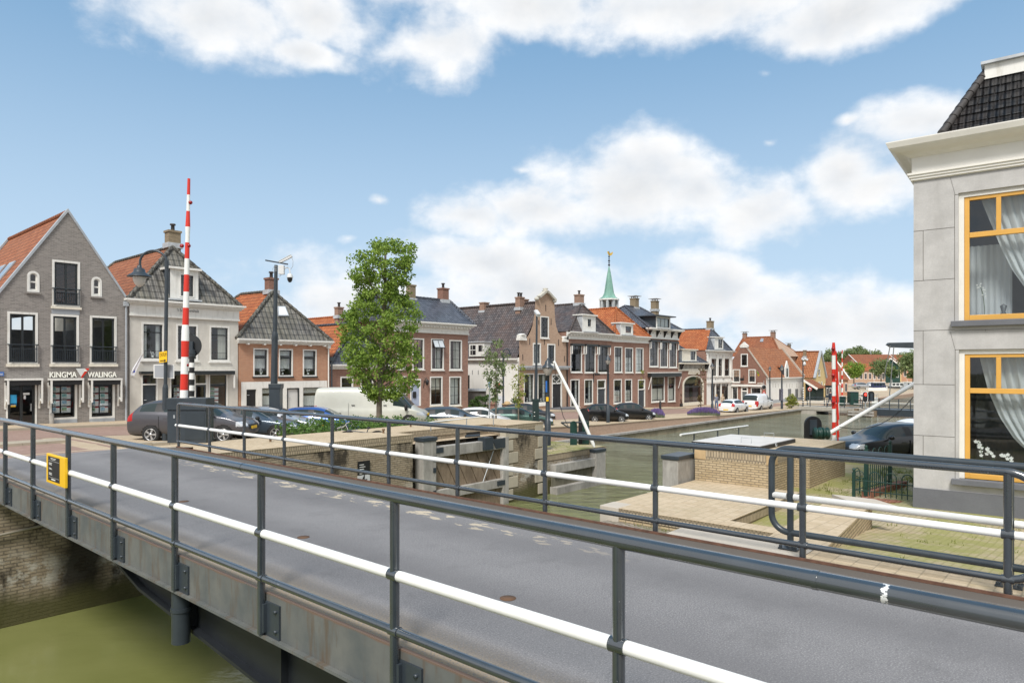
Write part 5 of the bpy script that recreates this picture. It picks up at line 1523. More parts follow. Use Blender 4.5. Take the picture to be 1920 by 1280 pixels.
zc, zf = h.L(1215, 614)[1], h.L(1215, 632.5)[1]
h.shell([(0, -.4), (h.W, -.4), (h.W, zc - .05), (0, zc - .05)], BR_DRK)
b = MB(); b.box(-.4, h.W + .4, -.65, .05, zc - .14, zc); b.box(-.3, h.W + .3, -.5, .048, zc - .26, zc - .142); b.box(-.03, h.W + .03, -.06, .046, zf, zc - .262); b.box(-.05, h.W + .05, -.12, .045, zf - .1, zf - .002)
cn = b.build('cornice', WHITE, h.root)
b = MB()
for i in range(5):
    x = .12 + (h.W - .24) * i / 4
    b.prism([(x - .1, -.062, zf + .1), (x - .1, -.5, zc - .27), (x - .1, -.062, zc - .27)], (.2, 0, 0))
b.each('bracket', BLACK, cn)
b = MB()
for i in range(4):
    x = .12 + (h.W - .24) * (i + .5) / 4; b.lathe([(.09, 0), (.09, .01), (0, .01)], (0, 0, 0), 10, mat=Matrix.Translation((x, -.062, zf + .55)) @ Matrix.Rotation(rad(90), 4, 'X'))
b.each('vent_hole', BLACK, cn)
ra = h.at(1194, 576, 4.2); rb = h.at(1237, 579.5, 4.2)
A, B_, r0 = h.hip(-.0, h.W, zc, (h.W * .26, 4.2, ra.z), (h.W * .76, 4.2, ra.z), (TL_BLU, TL_BLU), o=.4, D=9)
front = (A, B_, Vector((h.W * .26, 4.2, ra.z)))
h.chimney(1181, 1198, 558, 577, 4.3, BR_TAN, 0, plate=True); h.chimney(1220, 1235.5, 563, 580, 4.3, BR_TAN, 0, plate=True)
h.dormer(1230, 1257, 594, 616, (1231.5, 1255.5, 595.5, 614.5), front, cols=3, side=DARKP, roofmat=DARKP, over=.35, curtain='sheer')

# --- low house with the wide arch
h = House('arched_house', 'low brick house with cream framed arch doorway, black and white frieze and slate roof', 1272.5, 1325, TH, zh(1272, 1325), 10)
zc, zf = h.L(1298, 680)[1], h.L(1298, 693)[1]
x0_, x1_, z0_, z1_ = h.rect(1284, 1315, 708, 761)
fr = h.win(1279.5, 1319.5, 703, 761, 1, ((.34, .12),), fw=.42, arch=.42, frame=CREAM, sill=None, name='arched_doorway', sw=.06, r=(h.L(1279.5, HY)[0], h.L(1319.5, HY)[0], .02, h.L(1300, 703)[1]))
b = MB()
X = lambda px: h.L(px, HY)[0]
b.box(X(1285), X(1296), .30, .34, .02, h.L(1300, 722)[1]); b.box(X(1303), X(1312), .30, .34, .02, h.L(1300, 722)[1])
b.build('door_leaf', m_paint('plum_door', (.055, .022, .030), .35, .2), fr)
r = h.rect(1290, 1310.5, 695, 701.5); b = MB(); b.box(r[0], r[1], -.12, -.003, r[2], r[3]); sp_ = b.build('sign_board', CREAM, h.root)
text_fit('Hotel', r[0] + .25, r[1] - .25, r[2] + .13, r[3] - .13, -.125, .003).build('lettering', m_flat('gold_lettering', (.28, .20, .09), .4), sp_)
h.shell([(0, -.4), (h.W, -.4), (h.W, zc - .05), (0, zc - .05)], BR_RED)
b = MB(); b.box(-.1, h.W + .1, -.5, .05, zc - .14, zc); b.box(0, h.W, -.06, .04, zf, zc - .142); b.box(-.02, h.W + .02, -.14, .03, zf - .12, zf - .002); cn = b.build('cornice', CREAM, h.root)
b = MB()
zz = (zc + zf) / 2
for i in range(18):
    x = .9 + (h.W - 1.8) * i / 17; b.box(x - .07, x + .07, -.09, -.062, zf + .12, zc - .22)
for x in (.1, .55, h.W - .55, h.W - .1): b.prism([(x - .09, -.062, zf - .1), (x - .09, -.42, zc - .15), (x - .09, -.062, zc - .15)], (.18, 0, 0))
b.build('frieze_ornament', BLACK, cn)
ap = h.at(1281, 635, 3.2)
A, B_, r0 = h.hip(0, h.W, zc, (h.W * .35, 3.2, ap.z), (h.W * .35, h.D - 1, ap.z), (TL_BLU, TL_BLU), o=.1)
h.dormer(1279, 1306, 656, 677, (1294, 1304.5, 657.5, 675.5), (A, B_, r0), cols=2, roofmat=CREAM, mat=CREAM, side=m_flat('side_light', (.25, .27, .28), .2))

# --- white house, orange side roof
h = House('white_house', 'white painted house with pilasters, orange side roof and blue grey front hip', 1325, 1372.5, TH, zh(1325, 1372), 14)
zc, zf = h.L(1349, 657)[1], h.L(1349, 665)[1]
for (a, c) in ((1332, 1343.6), (1345.5, 1354.5), (1358, 1368)): h.win(a, c, 671, 705.5, 2, (.35, .68), fw=.10, curtain=None)
for (a, c) in ((1332, 1341), (1342, 1351.5), (1352.5, 1366)): h.win(a, c, 718, 752, 2, ((.28, .1),), fw=.09, sill=None)
h.shell([(0, -.4), (h.W, -.4), (h.W, zc - .05), (0, zc - .05)], WALLW, side=BR_RED)
b = MB()
for px in (1326.5, 1331, 1344.5, 1356, 1370.5): x = X_ = h.L(px, HY)[0]; b.box(x - .2, x + .2, -.14, -.003, h.L(px, 707)[1], zf)
b.each('pilaster', WHITE, h.root)
b = MB(); b.box(-.03, h.W + .03, -.16, -.004, h.L(1349, 717)[1] - .05, h.L(1349, 714.5)[1]); b.build('string_course', WHITE, h.root)
h.cornice(zc, zf, out=.5, ends=.25, dent=0)
h.ties([(1327, 697, 701), (1341.5, 709, 712.5), (1355.5, 709, 712.5)])
ap = h.atx(1334, 616, h.W * .5)
A, B_, r0 = h.hip(0, h.W, zc, ap, (h.W / 2, h.D, ap.z), (TL_BLU, TL_ORG), o=.1)
h.chimney(1324.5, 1338.5, 601, 616, ap.y + .3, BR_TAN, 1)
h.dormer(1340, 1356, 633, 655, (1346, 1355, 635, 653), (A, B_, r0), cols=2)
h9 = h
# --- brick gable end with the long white flank towards the canal
ST = 90.0; TC = on_s(1436.5, HY, ST).y
h = House('corner_house', 'dark brick gable house with long white flank and orange roof at the street corner', 1372.5, 1436.5, ST, -2.95, 14.2, axis='s')
h11 = h
q = h.L
for (a, c, e, f) in ((1389, 1402.3, 663, 686.5), (1374, 1388, 692, 716.6), (1403.4, 1417, 692, 717)): h.win(a, c, e, f, 3, (.33, .66), fw=.12)
h.win(1372.9, 1383.5, 724.5, 752, 3, (.25, .5, .75), fw=.10); h.win(1408, 1427.5, 726, 752, 5, (.35, .68), fw=.1)
h.door(1389.5, 1402.5, 725, 760, m_paint('grey_door', (.12, .14, .15), .4, .1), .24, fw=.16)
xa = q(1395, 640)[0]; W = h.W; zt = q(1395, 651)[1]; ze = q(1436, 707)[1]
outer = [(0, -.4), (W, -.4), (W, ze), (q(1401.5, 652)[0], zt), (q(1388.5, 652)[0], zt), (0, q(1374, 676)[1])]
h.shell(outer, BR_DRK, side=WALLW, ze=ze)
b = MB(); r = h.rect(1388, 1402.3, 645, 651.5); b.box(r[0], r[1], -.1, .25, r[2], r[2] + .2); b.prism([(r[0] - .1, -.12, r[2] + .2), (r[1] + .1, -.12, r[2] + .2), ((r[0] + r[1]) / 2, -.12, q(1395, 641)[1])], (0, .4, 0)); b.build('gable_crest', WHITE, h.root)
b = MB(); r = h.rect(1372.4, 1432, 720.5, 724.5); b.box(r[0], r[1], -.25, -.003, r[2], r[3]); b.build('ledge', WHITE, h.root)
b = MB()
zR = zt + .05
b.quad((W + .2, -.02, ze - .1), (W + .2, h.D, ze - .1), (xa, h.D, zR), (xa, -.02, zR)); b.quad((-.6, h.D, ze + 1.2), (-.6, .05, ze + 1.2), (xa, .05, zR), (xa, h.D, zR))
b.build('roof', TL_ORB, h.root)
b = MB(); b.bar((W + .22, .1, ze - .03), (xa + .3, .1, zR + .02), .3, .12); b.bar((W + .22, h.D, ze), (xa, h.D, zR + .06), .4, .3); b.each('verge', m_stone('verge_mortar', (.42, .36, .30), .2, 2), h.root)
b = MB(); b.box(W + .03, W + .26, .1, h.D, ze - .24, ze - .10); b.build('gutter', WHITE, h.root)
b = MB(); b.box(W + .004, W + .04, -.01, h.D, -.5, .62); b.build('plinth', ZINC, h.root)
# flank openings and dormer (on the canal side, local x = W)
def flank(px, py): return h.atx(px, py, W)
for px0, px1 in ((1477.5, 1483), (1491, 1496)):
    p0, p1 = flank(px0, 729), flank(px1, 750)
    b = MB(); b.box(W + .003, W + .03, p0.y, p1.y, p1.z, p0.z); b.build('shuttered_opening', m_paint('grey_shutter', (.16, .165, .17), .5, .15), h.root)
b = MB()
for px in (1449, 1454, 1459, 1475, 1480, 1485, 1493):
    p0 = flank(px, 722); b.box(W + .003, W + .03, p0.y - .03, p0.y + .03, p0.z - .3, p0.z + .25)
b.each('wall_anchor', m_flat('anchor_pale', (.35, .33, .3), .6), h.root)
def roofpt(px, py): return h.onplane(px, py, Vector((W + .2, 0, ze - .1)), Vector((W + .2, 5, ze - .1)), Vector((xa, 0, zR)))
p0 = roofpt(1473, 707.5); p1 = flank(1482, 707)
xd = p0.x; yd = p0.y; zd = p0.z
b = MB(); wd = 1.35; hd = h.atx(1477, 676, xd).z - zd
b.prism([(xd, yd - .1, zd - .1), (xd, yd + wd, zd - .1), (xd, yd + wd, zd + hd * .55), (xd, yd + wd / 2 - .05, zd + hd), (xd, yd - .1, zd + hd * .55)], (-.15, 0, 0)); dm = b.build('dormer', WHITE, h.root)
b = MB(); b.box(xd + .003, xd + .02, yd + .3, yd + .95, zd + .1, zd + hd * .55); b.build('pane', m_flat('dark_pane2', (.05, .06, .07), .08), dm)
b = MB(); b.prism([(xd - .15, yd - .08, zd + hd * .6), (xd - .15, yd + wd, zd + hd * .6), (xd - .15, yd + wd, zd - .1), (xd - .15, yd - .08, zd - .1)], (-1.9, 0, .0)); b.build('cheek', DARKP, dm)
b = MB(); b.box(xd - 2.4, xd - .14, yd - .25, yd + wd + .2, zd + hd * .6, zd + hd * .68); b.build('dormer_roof', TL_BRN, dm)
# shop lettering and bracket sign on the gable
r = h.rect(1420, 1432, 717, 719.8); text_fit('ANTIEK', r[0], r[1], r[2], r[3], -.05, .02).build('lettering', LETT, h.root)
b = MB(); p = h.at(1390, 712, -.5); b.tube([h.at(1394.5, 703, -.02), h.at(1394.5, 712, -.02)], .03, 6); b.tube([h.at(1394.5, 708, -.02), h.at(1390, 708, -.8)], .025, 6); p = h.at(1391, 711, -.5); b.box(p.x - .25, p.x + .25, -.55, -.5, p.z - .18, p.z + .15); b.build('bracket_sign', BLACK, h.root)
fl = empty('flag', h.M @ h.at(1418, 706, -.1), 0, 'small green and yellow flag on the dark brick gable', 'flag')
b = MB(); pp = [h.M @ h.at(a, c, y) for a, c, y in ((1418.5, 694, -1.0), (1423, 700, -1.0), (1424, 704, -.9), (1421, 705, -.8), (1420, 700, -.9))]; b.prism(pp, (-.02, 0, 0)); b.build('cloth', m_flat('flag_yellow', (.70, .52, .02), .6), fl, True)
b = MB(); pp = [h.M @ h.at(a, c, y) for a, c, y in ((1418.3, 694, -1.03), (1423, 700, -1.03), (1421, 700.5, -1.03))]; b.prism(pp, (-.02, 0, 0)); b.build('green_stripe', m_flat('flag_green', (.02, .22, .03), .6), fl, True)
b = MB(); b.tube([h.M @ h.at(1416, 708, 0), h.M @ h.at(1418.5, 693.5, -1.05)], .02, 6); b.build('pole', WHITE, fl, True)

# --- house with two chimneys behind the corner house
def simple_gable(name, label, px0, px1, s, zb, D, pyr, pye, wallm, roofm, chim=(), axis='s', gx=None, oy=.2, verge=None):
    h = House(name, label, px0, px1, s, zb, D, axis=axis)
    pe = h.L((px0 + px1) / 2, pye)[1]; pr = h.L((px0 + px1) / 2, pyr)[1]
    return h, pe, pr
h = House('back_house', 'tall orange roofed house with two flat capped chimneys rising behind the corner house', 1377, 1463, 104, -2.9, 9, axis='s')
zr = h.at(1420, 632, 4.5).z; ze = h.L(1420, 668)[1]
h.shell([(0, -.4), (h.W, -.4), (h.W, ze), (0, ze)], BR_PALE)
xl, xr_ = h.at(1394, HY, 4.5).x, h.at(1448, HY, 4.5).x
h.hip(0, h.W, ze, (xl, 4.5, zr), (xr_, 4.5, zr), (TL_BRN, TL_BRN), o=.3)
b = MB(); b.add([(h.W + .34, -.28, ze + .02), (h.W + .34, 9.28, ze + .02), (xr_ + .05, 4.5, zr + .03)], [(0, 1, 2)]); b.build('brick_gable', BR_PALE, h.root)
h.chimney(1392, 1401, 625, 637, 4.5, BR_RED, 0, plate=True); h.chimney(1444.5, 1454.5, 622.5, 640, 4.5, BR_RED, 0, plate=True)
sk = [h.onplane(a, c, Vector((-.3, -.2, ze)), Vector((h.W, -.2, ze)), Vector((xl, 4.5, zr))) for a, c in ((1427, 635), (1432, 635), (1431, 641), (1425, 641))]
b = MB(); b.prism(sk, (0, -.08, .05)); b.build('skylight', GREYB, h.root)

# --- yellow gable house beyond the white flank
S14 = on_t(1527, HY, 34.0).x
h = House('yellow_house', 'yellow rendered gable house with blue grey verges beyond the white flank', 1527, 1548, 34.0, -2.6, 12)
xa, za = h.L(1539, 660)[0], h.L(1538.5, 659)[1]; ze = h.L(1527, 708)[1]
xa = h.W * .52
for r in ((h.L(1534, 700)[0], h.L(1537.5, 700)[0], h.L(1536, 704)[1], h.L(1536, 692)[1]),): h.win(0, 0, 0, 0, 2, (), fw=.07, r=r, curtain='sheer')
for px in (1534.5, 1539.5): h.win(0, 0, 0, 0, 1, (.4,), fw=.1, r=(h.L(px, 700)[0], h.L(px + 2.6, 700)[0], h.L(px, 740)[1], h.L(px, 715)[1]))
h.shell([(0, -.4), (h.W, -.4), (h.W, ze), (xa, za), (0, ze)], WALLY)
h.gableroof(0, h.W, ze, ze, xa, za, .1, h.D, TL_ORB, o=.15)
b = MB()
for x in (-.1, h.W + .1): b.bar((x, -.05, ze - .05), (xa, -.05, za + .1), .35, .28)
b.each('verge', ZINC, h.root)
h.chimney(1476, 1483, 646, 661, h.atx(1480, 661, xa).y, BR_TAN, 0, plate=True)
h.chimney(1506, 1512, 656, 668, h.atx(1509, 668, xa * .6).y, BR_TAN, 0)
# lean-to shed in front of its flank
sh = House('shed', 'black timber shed with small orange lean-to roof beside the white flank', 1510, 1530, 102.5, -2.75, 3.5, axis='s')
sh.shell([(0, -.3), (sh.W, -.3), (sh.W, sh.L(1530, 728)[1]), (0, sh.L(1511, 714)[1])], m_wood('black_boards', (.012, .02, .018), (.03, .045, .04)))
b = MB(); b.prism([(-.2, -.3, sh.L(1511, 713)[1]), (sh.W + .2, -.3, sh.L(1530, 728)[1]), (sh.W + .2, -.3, sh.L(1530, 726)[1]), (-.2, -.3, sh.L(1511, 711)[1])], (0, 3.9, 0)); b.build('roof', TL_BRN, sh.root)
b = MB(); b.bar((-.2, -.33, sh.L(1511, 713)[1] + .03), (sh.W + .3, -.33, sh.L(1531, 729)[1]), .06, .3); b.build('verge', WHITE, sh.root)

# ================================================================== CHURCH TURRET, behind the row
Yt = 88.0
p = pt(1142, 688, Yt)
tw = empty('church_turret', (p.x, p.y, -1), 0, 'open bell turret with green copper spire and golden weather vane above the roofs', 'tower')
def zy(py): return CAMZ + Yt * (HY - py) / FPX
k = Yt / FPX
COPPER = m_paint('verdigris_copper', (.17, .33, .27), .7, .25, scale=1.5, dirt=(.09, .17, .15))
b = MB(); b.lathe([(17.5 * k, zy(579)), (17.5 * k, -1)], (p.x, p.y, 0), 8, smooth=False); b.build('drum', BR_RED, tw, True)
for i in range(8):
    a = math.pi / 8 + i * math.pi / 4; b = MB(); c = Vector((p.x + 15 * k * math.cos(a), p.y + 15 * k * math.sin(a), 0))
    b.box(c.x - .14, c.x + .14, c.y - .14, c.y + .14, zy(580), zy(563)); b.build('pillar', m_paint('pale_grey_timber', (.42, .44, .44), .5, .1), tw, True)
b = MB(); b.lathe([(17 * k, zy(579)), (17 * k, zy(577)), (0, zy(577))], (p.x, p.y, 0), 8, smooth=False); b.lathe([(4 * k, zy(570)), (3 * k, zy(566)), (1.5 * k, zy(564)), (0, zy(564))], (p.x, p.y, 0), 10); b.build('bell', m_flat('bell_bronze', (.06, .06, .05), .4), tw, True)
b = MB(); b.lathe([(15 * k, zy(563.5)), (19.5 * k, zy(563)), (19.5 * k, zy(560.5)), (17 * k, zy(560))], (p.x, p.y, 0), 8, smooth=False); b.build('eaves', WHITE, tw, True)
b = MB(); b.lathe([(19 * k, zy(560.3)), (12.5 * k, zy(556)), (9.3 * k, zy(549)), (7.3 * k, zy(536)), (4.2 * k, zy(516)), (1.0 * k, zy(500)), (0, zy(498))], (p.x, p.y, 0), 8, smooth=False); b.build('spire', COPPER, tw, True)
b = MB(); b.tube([(p.x, p.y, zy(500)), (p.x, p.y, zy(471))], .05, 6)
for py, r in ((497, .16), (493, .11), (489, .15), (485, .1), (481, .13)): b.lathe([(0, -r), (r * .8, -r * .4), (r, 0), (r * .8, r * .4), (0, r)], (p.x, p.y, zy(py)), 8)
b.build('finial', BLACK, tw, True)
b = MB(); c = Vector((p.x, p.y, zy(476))); d = Vector((RT[0], RT[1], 0))
pts = [c + d * x + Vector((0, 0, z)) for x, z in ((-.1, -.1), (.1, -.25), (.35, -.15), (.5, .1), (.45, .3), (.3, .15), (.1, .1), (-.05, .35), (-.25, .3), (-.2, .1))]
b.prism(pts, Vector((FW[0], FW[1], 0)) * .04); b.build('weather_vane', m_flat('gilded', (.75, .5, .12), .3, .9), tw, True)

# ================================================================== RIGHT STONE HOUSE
h = House('stone_house', 'pale ashlar house with amber window frames and white cornice at the right edge', 1713, 2300, 15.95, -.74, 12, rz=rad(3.6), axis='s')
# place its corner exactly: plane through the corner, turned a little
p = on_s(1713, HY, 15.95)
AMBER = m_paint('amber_paint', (.66, .36, .075), .4, .05)
OFFW = m_paint('off_white_paint', (.74, .72, .67), .45, .04)
q = h.L
zc0 = q(1713, 341)[1]
X_end = q(1960, HY)[0] + .5
def bigwin(px0, py0, py1, psplit, label, edge):
    x0, z1 = q(px0, py0); z0 = q(px0, py1)[1]; x1 = x0 + 1.72; fw = .09
    h.holes.append([(x0, z0), (x1, z0), (x1, z1), (x0, z1)])
    b = MB(); b.box(x0 + .001, x0 + fw, .05, .16, z0, z1); b.box(x1 - fw, x1 - .001, .05, .16, z0, z1); b.box(x0 + fw, x1 - fw, .05, .16, z1 - fw, z1 - .001)
    w = b.build('window', OFFW, h.root, label=label)
    zs = q(px0 + 10, psplit)[1]
    b = MB(); fx0, fx1, fz0, fz1 = x0 + fw + .002, x1 - fw - .002, z0 + .002, z1 - fw - .002; t = .085
    b.box(fx0, fx0 + t, .07, .15, fz0, fz1); b.box(fx1 - t, fx1, .07, .15, fz0, fz1); b.box(fx0 + t, fx1 - t, .07, .15, fz0, fz0 + t * 1.2); b.box(fx0 + t, fx1 - t, .07, .15, fz1 - t * .8, fz1)
    b.box(fx0 + t, fx1 - t, .065, .155, zs - .05, zs + .05); xm = q(1872, HY)[0]; b.box(xm - .04, xm + .04, .07, .15, zs + .05, fz1 - t * .8)
    b.build('window_frame', AMBER, w, bevel=.006)
    b = MB(); b.quad((fx0 + t, .12, fz0 + t), (fx1 - t, .12, fz0 + t), (fx1 - t, .12, fz1 - t * .8), (fx0 + t, .12, fz1 - t * .8)); b.build('pane', GLASSR, w)
    b = MB(); b.box(x0 - .12, x1 + .12, -.12, -.003, z0 - .12, z0 - .01); b.box(x0 - .001, x1 + .001, -.003, .14, z0 - .10, z0); b.build('sill', ST_BASE, w, bevel=.008)
    # swept back curtain: its free edge measured in the photo
    E = [h.at(px, py, .34) for px, py in edge]; E.sort(key=lambda p_: -p_.z)
    ed = [(E[0].x - .03, fz1 + .1)] + [(p_.x, p_.z) for p_ in E] + [(E[-1].x + .25, E[-1].z - .22), (E[-1].x + .30, fz0)]
    b = MB(); n = 60; vs = []; rows = 30
    for j in range(rows + 1):
        zz = fz1 + .05 - (fz1 + .05 - fz0) * j / rows; xe = tab(sorted([(z_, x_) for x_, z_ in ed]), zz)
        for i in range(n + 1):
            u = i / n; x = xe + (X_end - xe) * u; vs.append((x, .34 + .03 * math.sin(u * 62) + .018 * math.sin(u * 141 + 1), zz))
    b.add(vs, [(j * (n + 1) + i, j * (n + 1) + i + 1, (j + 1) * (n + 1) + i + 1, (j + 1) * (n + 1) + i) for j in range(rows) for i in range(n)], 0, True); b.build('curtain', SHEER, w)
    return w, (fx0, fx1, fz0, fz1)
GLASSR = m_glass('big_window_glass', (.84, .88, .89), .03)
t = NT('sheer_curtain'); t.nt.nodes.remove(t.bs)
a_ = t.n('ShaderNodeBsdfTransparent'); d_ = t.n('ShaderNodeBsdfDiffuse'); d_.inputs[0].default_value = (.80, .83, .84, 1); l_ = t.n('ShaderNodeBsdfTranslucent'); l_.inputs[0].default_value = (.8, .83, .84, 1)
m1 = t.n('ShaderNodeMixShader'); m1.inputs[0].default_value = .3; t.l(d_.outputs[0], m1.inputs[1]); t.l(l_.outputs[0], m1.inputs[2])
m2_ = t.n('ShaderNodeMixShader'); m2_.inputs[0].default_value = .90; t.l(a_.outputs[0], m2_.inputs[1]); t.l(m1.outputs[0], m2_.inputs[2]); t.l(m2_.outputs[0], t.out.inputs[0]); SHEER = t.mat
wu, ru = bigwin(1797, 362, 601, 441, 'upper window with a swept white curtain and a vase of twigs', [(1841, 379), (1857, 417), (1877, 465), (1898, 506), (1922, 540)])
wl_, rl2 = bigwin(1798, 655, 896, 732, 'lower window with a swept white curtain and white orchids', [(1837, 672), (1853, 733), (1874, 781), (1901, 822), (1922, 842)])
b = MB()   # straight sheer behind, upper window
def wv(b, xa, xb, za, zb, y, f=40):
    n = 24; vs = []
    for i in range(n + 1): x = xa + (xb - xa) * i / n; vs += [(x, y + .03 * math.sin(i * 1.9), za), (x, y + .03 * math.sin(i * 1.9), zb)]
    b.add(vs, [(2 * i, 2 * i + 2, 2 * i + 3, 2 * i + 1) for i in range(n)], 0, True)
wv(b, ru[0], ru[0] + .75, ru[2], ru[2] + 1.55, .75); b.build('curtain', SHEER, wu)
wv2 = MB(); wv(wv2, rl2[0] + .1, rl2[1], rl2[2] - .2, rl2[3], 1.6); wv2.build('back_curtain', m_paint('dark_grey_sheet', (.10, .11, .11), .9, .1), wl_)  # plain dark grey sheet well behind the lower window
def orchid(w, x, z, n, hgt, lean, twig=False):
    PET = m_flat('orchid_white', (.85, .85, .82), .6) if 'orchid_white' not in bpy.data.materials else bpy.data.materials['orchid_white']
    pot = MB(); pot.lathe([(.045, z), (.065, z + .10), (.055, z + .10), (0, z + .09)], (x, .36, 0), 12); po = pot.build('orchid_pot' if not twig else 'vase', WHITE, w)
    st = MB(); P = [Vector((x + lean * (i / 6) ** 1.6, .36, z + .09 + hgt * math.sin(i / 6 * 1.5))) for i in range(7)]; st.tube(P, .006, 5); st.build('stem', m_PLANT, po)
    lf = MB()
    if not twig:
        for k in range(4):
            a = k * 1.6 + .3; d = Vector((math.cos(a), math.sin(a) * .5, 0)); lf.prism([Vector((x, .36, z + .10)), Vector((x, .36, z + .10)) + d * .09 + Vector((0, .02, .06)), Vector((x, .36, z + .10)) + d * .19 + Vector((0, 0, .04)), Vector((x, .36, z + .10)) + d * .09 + Vector((0, -.02, .045))], (0, 0, .004))
        lf.build('leaf', m_PLANT, po)
    bl = MB()
    for k in range(n):
        u = .45 + .55 * k / max(1, n - 1); i = min(5, int(u * 6)); c = P[i].lerp(P[i + 1], u * 6 - i) + Vector((RND.uniform(-.05, .05), RND.uniform(-.04, .02), RND.uniform(-.04, .03)))
        for m in range(5):
            a = m * 1.2566 + .3; s_ = .034 if not twig else .014; d = Vector((math.cos(a), 0, math.sin(a))); e = Vector((-math.sin(a), 0, math.cos(a)))
            bl.quad(c, c + d * s_ * .6 + e * s_ * .5 + Vector((0, -.008, 0)), c + d * s_ * 1.15, c + d * s_ * .6 - e * s_ * .5 + Vector((0, -.008, 0)))
    bl.build('blossom', PET, po)
xo = rl2[0]; zo = rl2[2] + .02
orchid(wl_, xo + .50, zo, 8, .52, -.25); orchid(wl_, xo + .80, zo, 9, .38, -.22); orchid(wl_, xo + 1.0, zo, 9, .34, .20); orchid(wl_, xo + .28, zo, 7, .60, -.08)
orchid(wu, ru[0] + .32, ru[2] + .02, 14, .6, -.1, True)
b = MB(); b.lathe([(.05, ru[2]), (.09, ru[2] + .06), (.03, ru[2] + .16), (.06, ru[2] + .28), (0, ru[2] + .32)], (ru[0] + .62, .4, 0), 10); b.build('ornament', m_flat('dark_ornament', (.08, .09, .10), .4), wu)
ztop = q(1713, 335)[1]
W_ = 12.0
h.shell([(0, -.5), (W_, -.5), (W_, ztop), (0, ztop)], ST_HOUSE, x1=W_, reveal=.18)
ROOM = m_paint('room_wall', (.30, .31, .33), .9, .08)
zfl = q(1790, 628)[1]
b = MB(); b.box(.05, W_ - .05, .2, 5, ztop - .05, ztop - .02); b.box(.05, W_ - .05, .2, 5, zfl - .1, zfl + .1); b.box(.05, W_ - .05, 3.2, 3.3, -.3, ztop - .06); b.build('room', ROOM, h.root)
# ashlar joints: raised blocks are too fine, so lay them on as thin dark strips
b = MB(); JT = .008
zj = [q(1713, py)[1] for py in (434, 527, 620, 720, 815)]
def J(x0, x1, z0, z1): b.box(x0, x1, -.004, -.001, z0, z1)
xw = q(1790, HY)[0]
for z in zj: J(0, xw, z - JT / 2, z + JT / 2)
J(xw - .0, W_, q(1791, 606)[1] - .14 - JT, q(1791, 606)[1] - .14); 
xs = q(1731, HY)[0]
for za, zb_ in ((zj[1], zj[0]), (zj[3], zj[2]), (zj[4] - .62, zj[4])): J(xs - JT / 2, xs + JT / 2, za, zb_)
for pxa, py0_, py1_ in ((1782, 333, 365), (1782, 622, 655)):
    xa_, za_ = q(pxa, py0_); xb_, zb_ = q(pxa + 9, py1_); b.bar((xa_, -.0025, za_), (xb_, -.0025, zb_), JT, .003)
J(xw, W_, q(1791, 365)[1] - JT, q(1791, 365)[1]); J(xw, W_, q(1791, 655)[1] - JT, q(1791, 655)[1])
J(q(1790, HY)[0] - JT / 2, q(1790, HY)[0] + JT / 2, q(1790, 606)[1], q(1790, 365)[1]); J(q(1791, HY)[0] - JT / 2, q(1791, HY)[0] + JT / 2, q(1790, 900)[1], q(1790, 655)[1])
J(xw + .5, xw + .5 + JT, q(1791, 622)[1], q(1791, 606)[1] - .14)
b.build('stone_joint', m_flat('joint_dark', (.13, .12, .105), .9), h.root)
h.plinth(q(1713, 913)[1], ST_BASE, .025, x1=W_)
zf0, zf1 = q(1713, 341)[1], q(1713, 283)[1]
b = MB(); e = .0
pr = [(.012, zf0), (.05, zf0 + .02), (.05, zf0 + .06), (.075, zf0 + .07), (.075, zf0 + .11), (.10, zf0 + .12), (.10, zf0 + .16), (.03, zf0 + .18), (.03, zf1 - .16), (.08, zf1 - .14), (.14, zf1 - .10), (.30, zf1 - .06), (.36, zf1 - .02), (.40, zf1 + .02), (.44, zf1 + .12), (.44, zf1 + .14), (-.3, zf1 + .18)]
# mitred profile running along the front and round the canal corner
def ringpts(d, z): return [(W_, -d, z), (-d, -d, z), (-d, 9, z)]
vs = []; n = len(pr)
for d, z in pr: vs += ringpts(d, z)
fs = []
for i in range(n - 1):
    for k in range(2): fs.append((3 * i + k, 3 * i + k + 1, 3 * i + 3 + k + 1, 3 * i + 3 + k))
b.add(vs, [f[::-1] for f in fs]); b.build('cornice', OFFW, h.root)
# roof: steep front slope with hip at the corner and a white dormer top
zr0 = zf1 + .12; A = h.at(1768, 253, .12); zr0 = A.z - .0; 
p1 = q(1855, 150); 
hp = h.at(1852, 136, 1.3)
T1 = Vector((hp.x, 1.3, hp.z)); sl = (T1 - Vector((A.x, A.y, zr0)))
B_ = Vector((W_, .12, zr0)); T2 = Vector((W_, 1.3, T1.z))
b = MB(); b.quad(A, B_, T2, T1); b.quad(Vector((A.x, 9, zr0)), A, T1, Vector((T1.x, 9, T1.z))); b.quad(T1, T2, Vector((W_, 9, T1.z)), Vector((T1.x, 9, T1.z))); 
ROOFR = m_tile('black_ribbed_pantile', (.018, .018, .020), (.050, .050, .052), w=.125, h=.34, gap=(.006, .006, .007), moss=(.055, .035, .025), gloss=.5, bump=1.3)
b.build('roof', ROOFR, h.root)
b = MB(); n = 8
for i in range(n): b.tube([A.lerp(T1, i / n) + Vector((-.02, -.02, .03)), A.lerp(T1, (i + 1.1) / n) + Vector((-.02, -.02, .03))], [.085, .07], 10)
b.build('ridge_cap', m_paint('dark_ridge', (.045, .04, .038), .55, .3), h.root)
